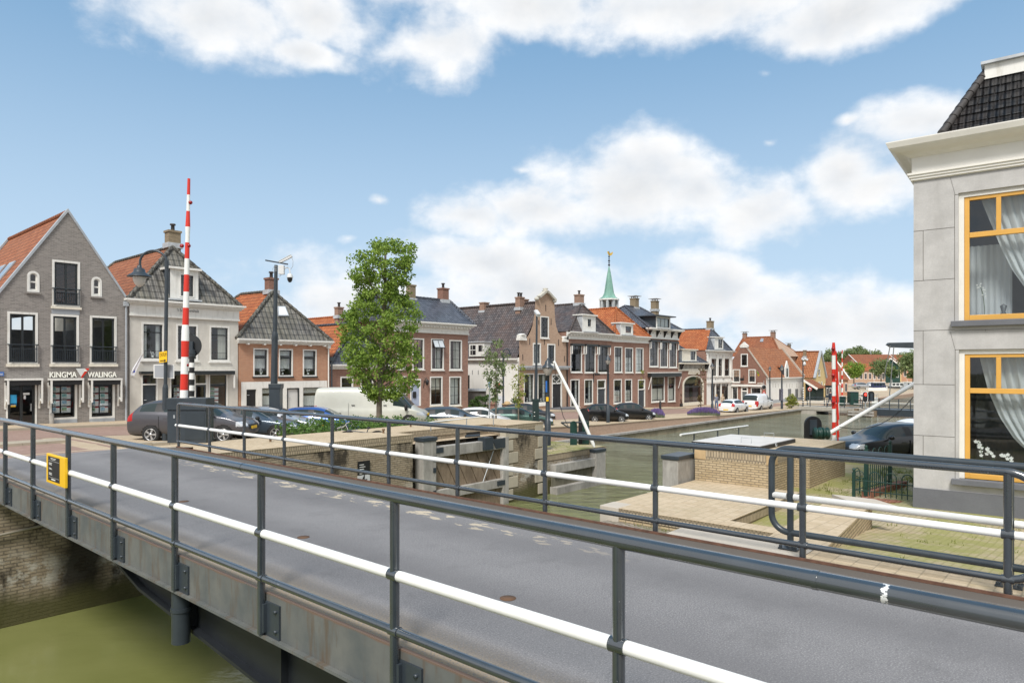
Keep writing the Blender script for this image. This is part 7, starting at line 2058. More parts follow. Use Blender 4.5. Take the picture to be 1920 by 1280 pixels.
# --- lantern posts along the quay
def lantern(px, py_base, py_top, w, label, Y=None, z=None, wrap=False, gr='lantern posts along the canal'):
    r, p = root_at('lantern_post', px, py_base, label, 'street lamp', gr, z, Y); c = Pic(p); k = c.k
    H = (py_base - py_top) * k; lh = w * 1.9 * k
    b = MB(); t0 = p.z + H - lh; wk = w * k
    b.lathe([(wk * .36, 0), (wk * .36, 1.1), (wk * .26, 1.15), (wk * .24, H * .55), (wk * .18, H - lh - .02), (wk * .3, H - lh), (0, H - lh + .02)], p, 10); b.build('pole', DARKP, r, True)
    b = MB(); b.lathe([(wk * .26, t0), (wk * .5, t0 + lh * .30), (wk * .52, t0 + lh * .46)], (p.x, p.y, 0), 12); b.build('lamp_glass', LGL, r, True)
    b = MB(); b.lathe([(wk * .62, t0 + lh * .46), (wk * .56, t0 + lh * .56), (wk * .34, t0 + lh * .66), (wk * .30, t0 + lh * .80), (wk * .14, t0 + lh * .9), (wk * .08, t0 + lh), (0, t0 + lh * 1.02)], (p.x, p.y, 0), 12)
    for i in range(4): a = math.pi / 4 + i * math.pi / 2; b.tube([(p.x + wk * .24 * math.cos(a), p.y + wk * .24 * math.sin(a), t0), (p.x + wk * .53 * math.cos(a), p.y + wk * .53 * math.sin(a), t0 + lh * .47)], .018, 5)
    b.build('lamp_cap', DARKP, r, True)
    return r, c
LGL = m_flat('lantern_glass', (.34, .31, .28), .12)
r1, c = lantern(1027, 808, 645, 17, 'near lantern post with blue and yellow plates left of the white sweep pole', Y=31, z=-1.45)
b = MB(); pbox(b, c, 1023, 1026, 714, 735, -.12, -.1); b.build('blue_plate', BLUE, r1, True)
b = MB(); pbox(b, c, 1024, 1028.5, 744, 752, -.14, -.12); b.build('yellow_plate', YELLOW, r1, True)
lantern(1140, 792, 665, 9.5, 'slim lantern post in front of the two black hatchbacks')
lantern(1220.5, 768, 667, 7, 'lantern post standing against the house with the bracketed frieze', Y=78)
lantern(1335.5, 779, 680, 6.5, 'lantern post beside the large lavender bed')
r1, c = lantern(1466, 766.5, 683, 6, 'lantern post with a dark wrapped box before the white flank')
b = MB(); pbox(b, c, 1464, 1468.4, 729, 751, -.25, .25); b.build('flyer_box', m_paint('flyer_board', (.10, .10, .13), .6, .5, scale=8), r1, True)
lantern(1443.5, 766, 690.5, 5, 'lantern post behind the white delivery van', Y=86, z=-2.85)
r, p = root_at('street_lamp', 943.5, 762, 'slender street lamp with curved arm before the white side wall', 'street lamp', Y=52, z=-1.9)
c = Pic(p); k = c.k
b = MB(); b.tube([c.at(943.5, 768), c.at(943.8, 664)], .07, 8)
b.tube([c.at(943.8, 665)] + [c.at(949.8 - 6 * math.cos(t), 661 - 7.5 * math.sin(t)) for t in [math.pi * i / 8 for i in range(9)]], .05, 8); b.build('pole', DARKP, r, True)
b = MB(); b.lathe([(.1, 3 * k), (1.8 * k, 2 * k), (4.2 * k, .5 * k), (4 * k, 0), (2 * k, -1.5 * k), (0, -2.5 * k)], c.at(956, 664), 12); b.build('lamp_head', DARKP, r, True)

# --- signs
def signpost(name, px, pyb, pyt, Y, z, label):
    r, p = root_at(name, px, pyb, label, 'sign', Y=Y, z=z); c = Pic(p)
    b = MB(); b.tube([Vector((p.x, p.y, z - .1)), c.at(px, pyt)], .035, 8); b.build('post', STEEL, r, True); return r, c
def disc(c, px, py, rp, d, m, name, r, ring=None):
    M_ = Matrix.Translation(c.at(px, py, d)) @ Matrix(((R3.x, 0, -F3.x, 0), (R3.y, 0, -F3.y, 0), (0, 1, 0, 0), (0, 0, 0, 1)))
    b = MB(); b.lathe([(0, .012), (rp * c.k, .01), (rp * c.k, 0), (0, 0)], (0, 0, 0), 24, mat=M_); b.build(name, m, r, True)
r, c = signpost('traffic_sign', 1432.3, 765, 713, 79, -2.85, 'dark round sign above a red bordered warning triangle beside the delivery van')
disc(c, 1432.3, 725, 4.3, -.06, RAILW, 'disc_rim', r); disc(c, 1432.3, 725, 3.8, -.08, BLACK, 'disc', r)
b = MB(); b.prism([c.at(1427.5, 741.5, -.06), c.at(1437.5, 741.5, -.06), c.at(1432.5, 731, -.06)], F3 * .02); b.build('triangle_rim', RED, r, True)
b = MB(); b.prism([c.at(1429.5, 740.3, -.08), c.at(1435.5, 740.3, -.08), c.at(1432.5, 733.6, -.08)], F3 * .015); b.build('triangle', PRINT, r, True)
b = MB(); b.prism([c.at(1431.7, 739.5, -.09), c.at(1433.3, 739.5, -.09), c.at(1433.0, 735.5, -.09), c.at(1432.0, 735.5, -.09)], F3 * .01); b.build('symbol', BLACK, r, True)
r, c = signpost('traffic_sign', 1518.3, 752, 724, 88, -2.6, 'red ringed prohibition sign before the black shed')
disc(c, 1518.3, 729.5, 4.0, -.06, RED, 'rim', r); disc(c, 1518.3, 729.5, 2.8, -.08, PRINT, 'disc', r)
b = MB(); pbox(b, c, 1516.8, 1519.8, 728, 730.5, -.10, -.09); b.build('symbol', BLACK, r, True)
r, c = signpost('life_buoy', 933, 768, 716, 47, -1.7, 'red ringed life buoy board on a thin post left of the bell gable house')
b = MB(); M_ = Matrix.Translation(c.at(933, 722, -.08)) @ Matrix(((R3.x, 0, -F3.x, 0), (R3.y, 0, -F3.y, 0), (0, 1, 0, 0), (0, 0, 0, 1)))
prof = [(4.2 + 1.2 * math.cos(t), 1.2 * math.sin(t)) for t in [2 * math.pi * i / 8 for i in range(9)]]
b.lathe([(a * c.k, d * c.k) for a, d in prof], (0, 0, 0), 20, mat=M_); b.build('ring', m_paint('buoy_red', (.55, .10, .06), .5, .3), r, True)
r, c = signpost('parking_sign', 918, 785, 714, 42, -1.75, 'narrow blue grey parking sign on a grey post beside the young tree')
b = MB(); pbox(b, c, 915.8, 920.2, 711, 726, -.07, -.05); b.build('plate', m_flat('pale_blue_plate', (.25, .36, .52), .4), r, True)

# --- winches and sweep pole on the low quay
def disc_plate(c, px0, px1, py0, py1, d, th, m, name, r):
    w = (px1 - px0) / 2; cxp = (px0 + px1) / 2
    pts = [(px0, py1), (px1, py1)] + [(cxp + w * math.cos(t), py0 + w - w * math.sin(t)) for t in [math.pi * i / 12 for i in range(13)]]
    b = MB(); b.prism([c.at(a, e, d) for a, e in pts], F3 * th); b.build(name, m, r, True)
r, p = root_at('winch', 1088, 833, 'dark green hand winch with round topped side plates on the low quay', 'winch', Y=29.5, z=-1.66)
c = Pic(p)
disc_plate(c, 1069, 1082, 789, 834, 0, .06, GREEN, 'side_plate', r); disc_plate(c, 1092, 1104, 787, 832, .5, .06, GREEN, 'side_plate', r); disc_plate(c, 1085, 1104.5, 765, 833, .75, .1, BLACK, 'back_plate', r)
b = MB(); b.tube([c.at(1052, 792, .1), c.at(1102, 791, .1)], .035, 8); b.tube([c.at(1078, 812, .1), c.at(1102, 812, .4)], .07, 10); b.tube([c.at(1052, 792, .1), c.at(1066, 801, .1), c.at(1076, 800, .1)], .03, 8); b.build('crank', DARKP, r, True)
sp, p = root_at('sweep_pole', 1114, 839, 'long leaning white sweep pole rising from the outer gate on the low quay', 'pole', Y=28.3)
c = Pic(p)
b = MB(); b.tube([c.at(1114.5, 838), c.at(1112, 832), c.at(1089, 778, .3), c.at(1038.5, 677, .8)], [.04, .075, .075, .06], 12); b.build('shaft', RAILW, sp, True)
b = MB(); P_ = [c.at(1040, 680, .7), c.at(1042, 715, .7), c.at(1048, 750, .7), c.at(1056, 780, .6), c.at(1066, 800, .5)]; b.tube(P_, .014, 5); b.build('cable', BLACK, sp, True)
# the same pair behind the sluice block
r, p = root_at('winch', 1528, 812, 'black round topped winch plate with green drums behind the sluice block', 'winch', Y=24.2, z=-1.2)
c = Pic(p)
disc_plate(c, 1510, 1541, 780, 860, 0, .12, BLACK, 'back_plate', r)
b = MB(); pbox(b, c, 1519, 1532, 787, 815, -.06, 0); b.build('gear_box', DARKP, r, True)
for a in (1529, 1543):
    b = MB(); q = c.at(a + 4, 812, -.5); b.lathe([(0, -.10), (.21, -.10), (.21, -.06), (.17, -.05), (.17, .05), (.21, .06), (.21, .1), (0, .1)], (0, 0, 0), 16, mat=Matrix.Translation(q) @ Matrix.Rotation(-.85, 4, 'Z') @ Matrix.Rotation(rad(90), 4, 'Y')); b.build('drum', GREEN, r, True)
sp, p = root_at('sweep_pole', 1556, 812, 'long white sweep pole rising to the stone house from the winch behind the sluice block', 'pole', Y=24.5)
c = Pic(p)
b = MB(); b.tube([c.at(1548, 816, -.2), c.at(1740, 704, .6)], [.07, .075], 14); b.build('shaft', RAILW, sp, True)
b = MB(); P_ = []
for i in range(15):
    u = i / 14; P_.append(c.at(1574 + 150 * u, 800 + 9 * math.sin(u * 1.5 * 2) * 1 - 72 * u ** 2.4, -.3))
b.tube(P_, .014, 5); b.build('cable', BLACK, sp, True)

# --- right barrier
r, p = root_at('barrier', 1567, 868, 'upright red and white barrier with skirt rods near the black crossover', 'barrier', Y=24.9, z=-1.3)
c = Pic(p); k = c.k
yb = [642, 666, 692, 716, 742, 766, 791, 815, 840]
for i, (a, d) in enumerate(zip(yb, yb[1:])):
    wdt = lambda y: (3.0 if y < 655 else 3.4 + (y - 655) * .004)
    ys = [a, 655, 656, d] if a < 655 < d else [a, d]
    if a < 655 < d: ys = [a, 655.5, d]
    b = MB(); b.tube([c.at(1563 + (y - 642) * .004, y + .01) for y in ys], [(2.4 if y < 654 else 3.5) * k for y in ys], 12)
    b.build('red_band' if i % 2 == 0 else 'white_band', RED if i % 2 == 0 else RAILW, r, True)
b = MB(); b.tube([c.at(1564.5, 838), c.at(1564, 870)], .16, 12); b.build('foot', DARKP, r, True)
for py in (653.5, 703.5, 754):
    b = MB(); q = c.at(1562, py, -.1); b.lathe([(0, -.06), (.06, -.04), (.06, .04), (0, .06)], (0, 0, 0), 10, mat=Matrix.Translation(q) @ Matrix.Rotation(rad(90), 4, 'X')); b.build('warning_lamp', REDLAMP, r, True)
for i in range(5):
    y0 = 658 + i * 33; b = MB(); b.tube([c.at(1567.2 + i * .5, y0, .05), c.at(1571.5 + i * .3, y0 + 62, .05)], .028, 6); b.build('skirt_rod', RED, r, True)
b = MB(); b.tube([c.at(1572, 697, .1), c.at(1572, 815, .1)], .03, 6); b.build('white_rod', RAILW, r, True)

# --- small iron fence by the stone house
fr = empty('iron_fence', (16.4, 4.2, -.8), 0, 'low dark green iron fence with hoop tops on a red brick edging', 'fence')
def fence_run(A, B_, n, h, hoops, root):
    A = Vector(A); B_ = Vector(B_); up = Vector((0, 0, 1)); pn = MB()
    pn.tube([A + up * .10, B_ + up * .10], .012, 6); pn.tube([A + up * h * .62, B_ + up * h * .62], .012, 6)
    for i in range(n + 1):
        q = A.lerp(B_, i / n); third = i % 3 == 1
        pn.tube([q + up * .0, q + up * (h * .72 if third or not hoops else h * .62)], .0105, 6)
        if third: pn.lathe([(0, -.025), (.022, 0), (0, .025)], q + up * (h * .72 + .02), 6)
        if hoops and i % 3 == 0 and i + 2 <= n:
            e = A.lerp(B_, (i + 2) / n); m_ = (q + e) / 2; rr = (e - q).length / 2; dx = (e - q).normalized()
            pn.tube([m_ - dx * rr * math.cos(t) + up * (h * .82 + rr * math.sin(t) * 1.1 - .0) for t in [math.pi * j / 8 for j in range(9)]], .0105, 6)
            pn.tube([q + up * h * .6, q + up * h * .82], .0105, 6); pn.tube([e + up * h * .6, e + up * h * .82], .0105, 6)
    pn.build('panel', GREEN, root, True)
def fpost(q, h, w, root):
    b = MB(); b.box(q[0] - w, q[0] + w, q[1] - w, q[1] + w, q[2] - .1, q[2] + h); b.lathe([(w * .7, 0), (w * .7, .02), (w * 1.1, .05), (w * .7, .09), (0, .10)], (q[0], q[1], q[2] + h), 10); b.build('post', GREEN, root, True)
zf = -.78
a0 = on_z(1601, 926, zf); a1 = on_z(1712, 938, zf); 
fpost((a0.x, a0.y, zf), .50, .032, fr)
fence_run((a0.x, a0.y, zf), (a1.x, a1.y, zf), 11, .52, True, fr)
b0 = on_z(1624, 921, zf); b1 = on_z(1669, 908, zf)
fence_run((a0.x, a0.y, zf), (b0.x, b0.y, zf), 4, .52, True, fr)
for q in (b0, b1): fpost((q.x, q.y, zf), .98, .038, fr)
fence_run((b0.x, b0.y, zf), (b1.x, b1.y, zf), 12, 1.02, True, fr)
b = MB(); e0 = Vector((a0.x - .12, a0.y - .2, 0)); e1 = Vector((a1.x - .12, a1.y, 0)); n = 14
for i in range(n):
    q = e0.lerp(e1, i / n); q2 = e0.lerp(e1, (i + .92) / n); b.box(q.x - .2, q.x + .08, q2.y, q.y, zf - .25, zf - .02 + RND.uniform(-.012, .012))
b.build('brick_edging', m_paint('red_edging_brick', (.24, .11, .07), .9, .35, scale=7), fr, True, bevel=.008)
b = MB(); 
for i in range(16):
    q = b0.lerp(b1 + (b1 - b0) * .6, i / 16); b.box(q.x, q.x + .15, q.y - .1, q.y + .1, zf - .2, zf - .0)
b.build('brick_edging', bpy.data.materials['red_edging_brick'], fr, True, bevel=.008)

# --- bollards, table, planters
def bollard(px, py, label, h, w, m):
    r, p = root_at('bollard', px, py, label, 'bollard'); b = MB(); b.lathe([(w, -.1), (w, h * .82), (w * .8, h * .86), (w * .95, h * .92), (w * .5, h), (0, h)], (0, 0, 0), 10); b.build('shaft', m, r)
bollard(97, 798, 'short grey stone bollard before the left shop window', .62, .10, m_stone('bollard_stone', (.34, .32, .29), .15, 3))
bollard(1238, 768, 'black iron bollard before the house with the bracketed frieze', .95, .12, BLACK)
r, p = root_at('picnic_table', 1050, 766, 'dark grey picnic table beside the steps of the bell gable house', 'table')
c = Pic(p); b = MB(); b.box(-1.0, 1.0, -.4, .4, .70, .76); b.build('tabletop', m_paint('grey_timber', (.14, .13, .125), .7, .2), r)
for yy in (-.75, .75): b = MB(); b.box(-1.0, 1.0, yy - .14, yy + .14, .40, .45); b.build('bench_seat', bpy.data.materials['grey_timber'], r)
for xx in (-.75, .75):
    b = MB(); b.bar((xx, -.6, 0), (xx, -.25, .7), .08, .08); b.bar((xx, .6, 0), (xx, .25, .7), .08, .08); b.bar((xx, -.75, .38), (xx, .75, .38), .08, .06); b.build('leg', bpy.data.materials['grey_timber'], r)
r.rotation_euler = (0, 0, .2)

# ================================================================== VEGETATION
def m_leaf(name, dark, light, yel=None):
    t = NT(name); g_ = t.n('ShaderNodeNewGeometry'); n = t.noise(g_.outputs['Position'], 1.3, 4)
    f = t.math('ADD', t.math('MULTIPLY', g_.outputs['Random Per Island'], .55), t.math('MULTIPLY', n, .55))
    col = t.mix(t.ramp(f, .2, .9), dark, light)
    t.bs.inputs['Subsurface Weight'].default_value = 0
    d = t.n('ShaderNodeBsdfTranslucent'); t.l(col, d.inputs[0]); mx = t.n('ShaderNodeMixShader'); mx.inputs[0].default_value = .35
    t.set(t.bs.inputs['Base Color'], col); t.bs.inputs['Roughness'].default_value = .6; t.bs.inputs['Specular IOR Level'].default_value = .25
    t.l(t.bs.outputs[0], mx.inputs[1]); t.l(d.outputs[0], mx.inputs[2]); t.l(mx.outputs[0], t.out.inputs[0]); return t.mat
def rv(rnd, s=1.0):
    while True:
        v = Vector((rnd.uniform(-1, 1), rnd.uniform(-1, 1), rnd.uniform(-1, 1)))
        if .05 < v.length < 1: return v * s
def leaves(b, c, rad_, n, size, rnd, flat=1.0):
    for _ in range(n):
        p = c + Vector((1, 1, flat)) * 0 + Vector([a * f for a, f in zip(rv(rnd, rad_), (1, 1, flat))])
        d = rv(rnd).normalized(); e = d.cross(rv(rnd)).normalized(); s = size * rnd.uniform(.6, 1.25)
        b.add([p, p + d * s * .5 + e * s * .38, p + d * s * 1.1, p + d * s * .5 - e * s * .38], [(0, 1, 2, 3)])
BARK = m_stone('bark', (.17, .145, .115), .3, 3, bump=.5)
LEAF = m_leaf('green_leaves', (.10, .195, .026), (.32, .43, .085)); LEAFY = m_leaf('yellow_green_leaves', (.17, .21, .04), (.42, .43, .12))
LEAFD = m_leaf('dark_leaves', (.035, .08, .022), (.11, .18, .05)); LEAFG = m_leaf('grey_green_leaves', (.11, .16, .06), (.27, .33, .14))
rnd = random.Random(5)
tr, p = root_at('street_tree', 711, 800, 'tall leafy green street tree standing before the cream panel van', 'tree', Y=30.0, z=-1.25)
c = Pic(p); k = c.k
sil = [(452, 700, 752), (462, 685, 778), (480, 660, 780), (505, 655, 778), (535, 660, 766), (560, 664, 770), (575, 648, 797), (600, 642, 797), (620, 632, 795), (650, 638, 786), (680, 640, 788), (705, 648, 788), (725, 664, 782), (738, 688, 758), (748, 700, 735)]
def sil_at(py):
    for a, d in zip(sil, sil[1:]):
        if a[0] <= py <= d[0]:
            f = (py - a[0]) / (d[0] - a[0]); return a[1] + (d[1] - a[1]) * f, a[2] + (d[2] - a[2]) * f
    return 700, 730
tb = MB(); top = c.at(722, 520)
tb.tube([Vector((p.x, p.y, p.z - .1)), c.at(711, 760), c.at(712.5, 700), c.at(716, 640), c.at(719, 580), c.at(722, 520), c.at(724, 470)], [.15, .125, .115, .10, .08, .05, .02], 10)
crown = MB(); ends = []
for i in range(46):
    py0 = rnd.uniform(735, 520); x0 = 711 + (760 - py0) * .05; py1 = py0 - rnd.uniform(25, 75); py1 = max(py1, 462); l, r_ = sil_at(py1)
    a = rnd.uniform(0, 2 * math.pi); hw = (r_ - l) / 2; mx_ = (l + r_) / 2
    q0 = c.at(x0, py0); q1 = c.at(mx_ + math.cos(a) * hw * .78, py1, math.sin(a) * hw * k * .75); m_ = q0.lerp(q1, .5) + Vector((0, 0, -.12))
    tb.tube([q0, m_, q1], [.04, .028, .01], 5); ends.append((q0, m_, q1))
tb.build('trunk', BARK, tr, True)
for i in range(500):
    py = 452 + (748 - 452) * rnd.random() ** .92; l, r_ = sil_at(py); hw = (r_ - l) / 2; mx_ = (l + r_) / 2
    a = rnd.uniform(0, 2 * math.pi); rr = rnd.uniform(.25, 1) ** .6
    ce = c.at(mx_ + math.cos(a) * hw * rr * .97, py, math.sin(a) * hw * k * rr * .85)
    leaves(crown, ce, rnd.uniform(.16, .34), rnd.randint(26, 48), .118, rnd, .75)
for q0, m_, q1 in ends: leaves(crown, q1, .26, 40, .12, rnd, .8)
crown.build('crown', LEAF, tr, True)

def young_tree(px, py0, py1, yc0, yc1, w, Y, z, mat, label, n=40, dens=30, size=.12, group=None, lean=0):
    r, p = root_at('young_tree', px, py0, label, 'tree', group, z, Y); c = Pic(p); k = c.k
    b = MB(); b.tube([Vector((p.x, p.y, z - .1)), c.at(px + lean * .5, (py0 + py1) / 2), c.at(px + lean, py1 + 3)], [.055, .04, .012], 7)
    cr = MB()
    for i in range(n):
        u = rnd.random(); py = yc0 + (yc1 - yc0) * u; a = rnd.uniform(0, 6.28); sh = math.sin(min(1, .18 + u * .9) * math.pi) ** .6; rr = w * sh * rnd.uniform(.3, 1)
        q = c.at(px + lean * .6 + math.cos(a) * rr, py, math.sin(a) * rr * k); s = c.at(px + lean * .4, min(py + 10, yc1 + 8))
        if i % 3 == 0: b.tube([s, q], [.015, .005], 4)
        leaves(cr, q, rnd.uniform(.12, .3), dens, size, rnd, .8)
    b.build('trunk', BARK, r, True); cr.build('crown', mat, r, True)
young_tree(930, 790, 634, 640, 752, 26, 40.0, -1.7, LEAFG, 'slim young tree with pale grey green leaves before the white side wall', 62, 22, .13)
young_tree(972, 790, 674, 684, 762, 16, 45.0, -1.95, LEAFY, 'thin yellow green sapling beside the bell gable house', 46, 18, .12)
young_tree(1196, 770, 690, 694, 735, 14, 76.0, -2.5, LEAFY, 'small round yellow green tree before the orange roofed house', 50, 30, .2)
young_tree(1314, 768, 686, 690, 760, 13, 80.0, -2.7, m_leaf('reddish_leaves', (.10, .07, .03), (.20, .15, .07)), 'bare looking brownish sapling before the wide arch', 24, 9, .2)
def bush(name, px0, px1, py0, py1, Y, z, mat, label, cat='shrub', n=60, dens=40, size=.08, depth=1.0, kind=None, stems=None):
    a = pt(px0, py1, Y); c_ = pt(px1, py1, Y); zt = pt(px0, py0, Y).z
    m_ = (a + c_) / 2; r = empty(name, (m_.x, m_.y, z), 0, label, cat); b = MB()
    for i in range(n):
        u = rnd.random(); q = a.lerp(c_, u) + F3 * rnd.uniform(-depth / 2, depth / 2); e = math.sin(math.pi * min(.97, max(.03, u))) ** .35
        q.z = z + (zt - z) * e * rnd.random() ** .7; leaves(b, q, rnd.uniform(.1, .2) * (size / .08) ** .5, dens, size, rnd, .8)
    b.build('foliage', mat, r, True); return r
# hedge behind the lock wall: one long planting per bed
hd = empty('hedge', (16, 22, -.3), 0, 'loose green shrub bed behind the brick coping of the lock wall', 'hedge')
b = MB()
for i in range(230):
    u = rnd.random(); s = 13.2 + 6.0 * u; t = rnd.uniform(20.95, 23.4); zt = .12 - .22 * u
    q = Vector((s, t, -.9 + (zt + .9) * rnd.random() ** .6)); leaves(b, q, .2, 34, .085, rnd, .9)
b.build('foliage', m_leaf('hedge_leaves', (.05, .12, .025), (.17, .28, .07)), hd, True)
# bicycle lying in the hedge
bk, p = root_at('bicycle', 641, 806, 'bicycle with pale curved handlebar half sunk in the shrub bed', 'bicycle', Y=24.0)
c = Pic(p)
b = MB(); b.tube([c.at(632, 803), c.at(636, 801), c.at(642, 801), c.at(647, 797), c.at(650, 793), c.at(655, 791)], .014, 8); b.tube([c.at(648, 796), c.at(651, 802), c.at(652.5, 806)], .014, 8); b.build('handlebar', CHROME, bk, True)
b = MB(); b.tube([c.at(656, 790.7), c.at(660, 791)], .02, 8); b.tube([c.at(633, 803.5), c.at(629, 805.5)], .02, 8); b.build('grip', BLACK, bk, True)
for dx in (0, 1.05):
    b = MB(); M_ = Matrix.Translation(c.at(652, 825) + R3 * dx) @ Matrix.Rotation(-.6, 4, 'Z') @ Matrix.Rotation(rad(75), 4, 'X')
    b.lathe([(.33 + .02 * math.cos(t), .02 * math.sin(t)) for t in [6.283 * i / 6 for i in range(7)]], (0, 0, 0), 22, mat=M_); b.build('wheel', RUBBER, bk, True)
q0 = c.at(652, 806); b = MB(); b.tube([q0, q0 + R3 * .7 + Vector((0, 0, -.1))], .017, 6); b.tube([q0, q0 + R3 * .5 + Vector((0, 0, -.6))], .017, 6); b.tube([q0 + R3 * .5 + Vector((0, 0, -.6)), q0 + R3 * .72 + Vector((0, 0, .05))], .017, 6); b.tube([q0, c.at(652, 825)], .017, 6); b.build('frame', m_paint('bike_frame', (.05, .06, .08), .4), bk, True)
b = MB(); b.lathe([(0, -.05), (.1, 0), (0, .04)], q0 + R3 * .74 + Vector((0, 0, .08)), 8); b.build('saddle', BLACK, bk, True)
# lavender beds
LAV = m_leaf('lavender_spikes', (.10, .065, .19), (.26, .19, .40)); LAVG = m_leaf('lavender_green', (.12, .15, .10), (.24, .27, .17))
def lavender(px0, px1, py0, py1, label):
    m0 = hit((px0 + px1) / 2, py1); Y = m0.x * FW[0] + m0.y * FW[1]; c = Pic(m0); r = empty('lavender', m0, 0, label, 'flower bed'); gb = MB(); lb = MB(); W = (px1 - px0)
    for i in range(int(W * 26)):
        u = rnd.random(); d = rnd.uniform(0, 1.3); e = (math.sin(math.pi * min(.97, max(.03, u))) ** .4); q = c.at(px0 + W * u, py1 - rnd.uniform(0, 2), d); h_ = (py1 - py0) * c.k * e * rnd.uniform(.55, 1.05)
        d2 = Vector((rnd.uniform(-.18, .18), rnd.uniform(-.18, .18), 1)) * h_; s = R3 * .022
        gb.add([q - s, q + s, q + d2 * .8], [(0, 1, 2)]); lb.add([q + d2 * .5 - s * 1.2, q + d2 * .5 + s * 1.2, q + d2 + s * .6, q + d2 - s * .6], [(0, 1, 2, 3)])
    gb.build('stems', LAVG, r, True); lb.build('blossom', LAV, r, True)
lavender(1217, 1246, 766, 783, 'small purple lavender bed at the end of the black hatchbacks')
lavender(1289, 1350, 764, 779, 'large purple lavender bed beside the white crossover car')
bush('shrub', 1477, 1492, 740, 765, 80, -2.7, LEAFY, 'tall yellow green flowering shrub against the white flank', n=50, size=.16, dens=24)
bush('hedge', 876, 946, 741, 764, 52.5, -1.75, LEAFD, 'clipped dark green garden hedge left of the white side wall', 'hedge', n=120, size=.1, dens=40, depth=.8)
bush('shrub', 956, 974, 745, 764, 54, -1.9, LEAFD, 'dark evergreen shrub at the foot of the white side wall', n=30, size=.1, dens=34)
for px, lab in ((1214, 'black cone shaped shrub in a pot left of the awning'), (1274, 'black cone shaped shrub in a pot right of the awning')):
    r, p = root_at('potted_shrub', px, 764, lab, 'plant', Y=78 if px < 1250 else 82.5); b = MB(); b.box(-.3, .3, -.3, .3, 0, .5); b.build('pot', BLACK, r)
    b = MB(); 
    for i in range(60): u = rnd.random(); a = rnd.uniform(0, 6.28); leaves(b, Vector((math.cos(a), math.sin(a), 0)) * .28 * (1 - u * .7) + Vector((0, 0, .5 + 1.2 * u)), .12, 12, .1, rnd)
    b.build('foliage', m_leaf('black_green_leaves', (.006, .012, .006), (.02, .035, .015)), r)
# garden pillars and fence by the gap
for px, lab in ((925.5, 'left brick garden pillar with flat cap by the parking lot'), (951, 'right brick garden pillar with rounded cap by the white wall')):
    r, p = root_at('garden_pillar', px, 766, lab, 'pillar', Y=52, z=-1.85); b = MB(); b.box(-.24, .24, -.24, .24, -.2, 1.1); b.build('shaft', BR_RED, r)
    b = MB(); b.box(-.3, .3, -.3, .3, 1.102, 1.18); b.lathe([(.26, 1.18), (.2, 1.32), (0, 1.36)], (0, 0, 0), 10); b.build('cap', ST_SAND if px > 940 else BR_DRK, r)
r, p = root_at('garden_gate', 938, 766, 'pale blue grey garden gate between two brick pillars', 'gate', Y=52, z=-1.85)
b = MB(); c = Pic(p); pbox(b, c, 929, 947, 742, 765, .0, .05); b.build('gate_leaf', m_paint('pale_gate', (.55, .57, .60), .5, .06), r, True)
gb = empty('garden_shed', pt(893, 740, 57.5), 0, 'low grey garden shed roof showing above the dark hedge', 'shed'); c = Pic(pt(893, 740, 57.5))
b = MB(); pbox(b, c, 876, 910, 733, 762, 0, 2); b.build('wall', m_wood('grey_shed_boards', (.10, .095, .09), (.18, .17, .16)), gb, True)
b = MB(); pbox(b, c, 874, 911, 730, 733, -.2, 2.2); b.build('roof', ZINC, gb, True)
# tufts of grass along edges
gt_ = MB()
def tuft(p, n=14, h=.16):
    for _ in range(n):
        q = p + Vector((rnd.uniform(-.09, .09), rnd.uniform(-.09, .09), 0)); d = Vector((rnd.uniform(-.5, .5), rnd.uniform(-.5, .5), 1)) * h * rnd.uniform(.4, 1); s = Vector((rnd.uniform(-1, 1), rnd.uniform(-1, 1), 0)) * .008
        gt_.add([q - s, q + s, q + d], [(0, 1, 2)])
for _ in range(260):
    s = rnd.uniform(8.6, 22); t = rnd.choice([rnd.uniform(-3, 5.4), rnd.uniform(3.3, 5.4), rnd.uniform(-1, 3)])
    if s > 15.5 and t < 3.2: continue
    tuft(Vector((s, t, g(s, t))), rnd.randint(4, 10), rnd.uniform(.03, .08))
for _ in range(110):
    s = rnd.uniform(17.5, 26); t = rnd.uniform(3.6, 5.6); tuft(Vector((s, t, g(s, t))), 16, rnd.uniform(.06, .2))
for _ in range(40): tuft(Vector((12.1, rnd.uniform(3.5, 8), g(12.1, 5))), 9, .1)
for _ in range(60): s = rnd.uniform(22.8, 27); tuft(Vector((s, rnd.uniform(18.5, 26), g(s, 22) + .02)), 8, .1)
for px, py in ((1020, 838), (975, 920), (1002, 915)): pass
gt_.build('grass', m_leaf('grass_blades', (.13, .16, .03), (.30, .32, .09)), kind='stuff', label='short yellow green grass growing between the cobbles', cat='grass')
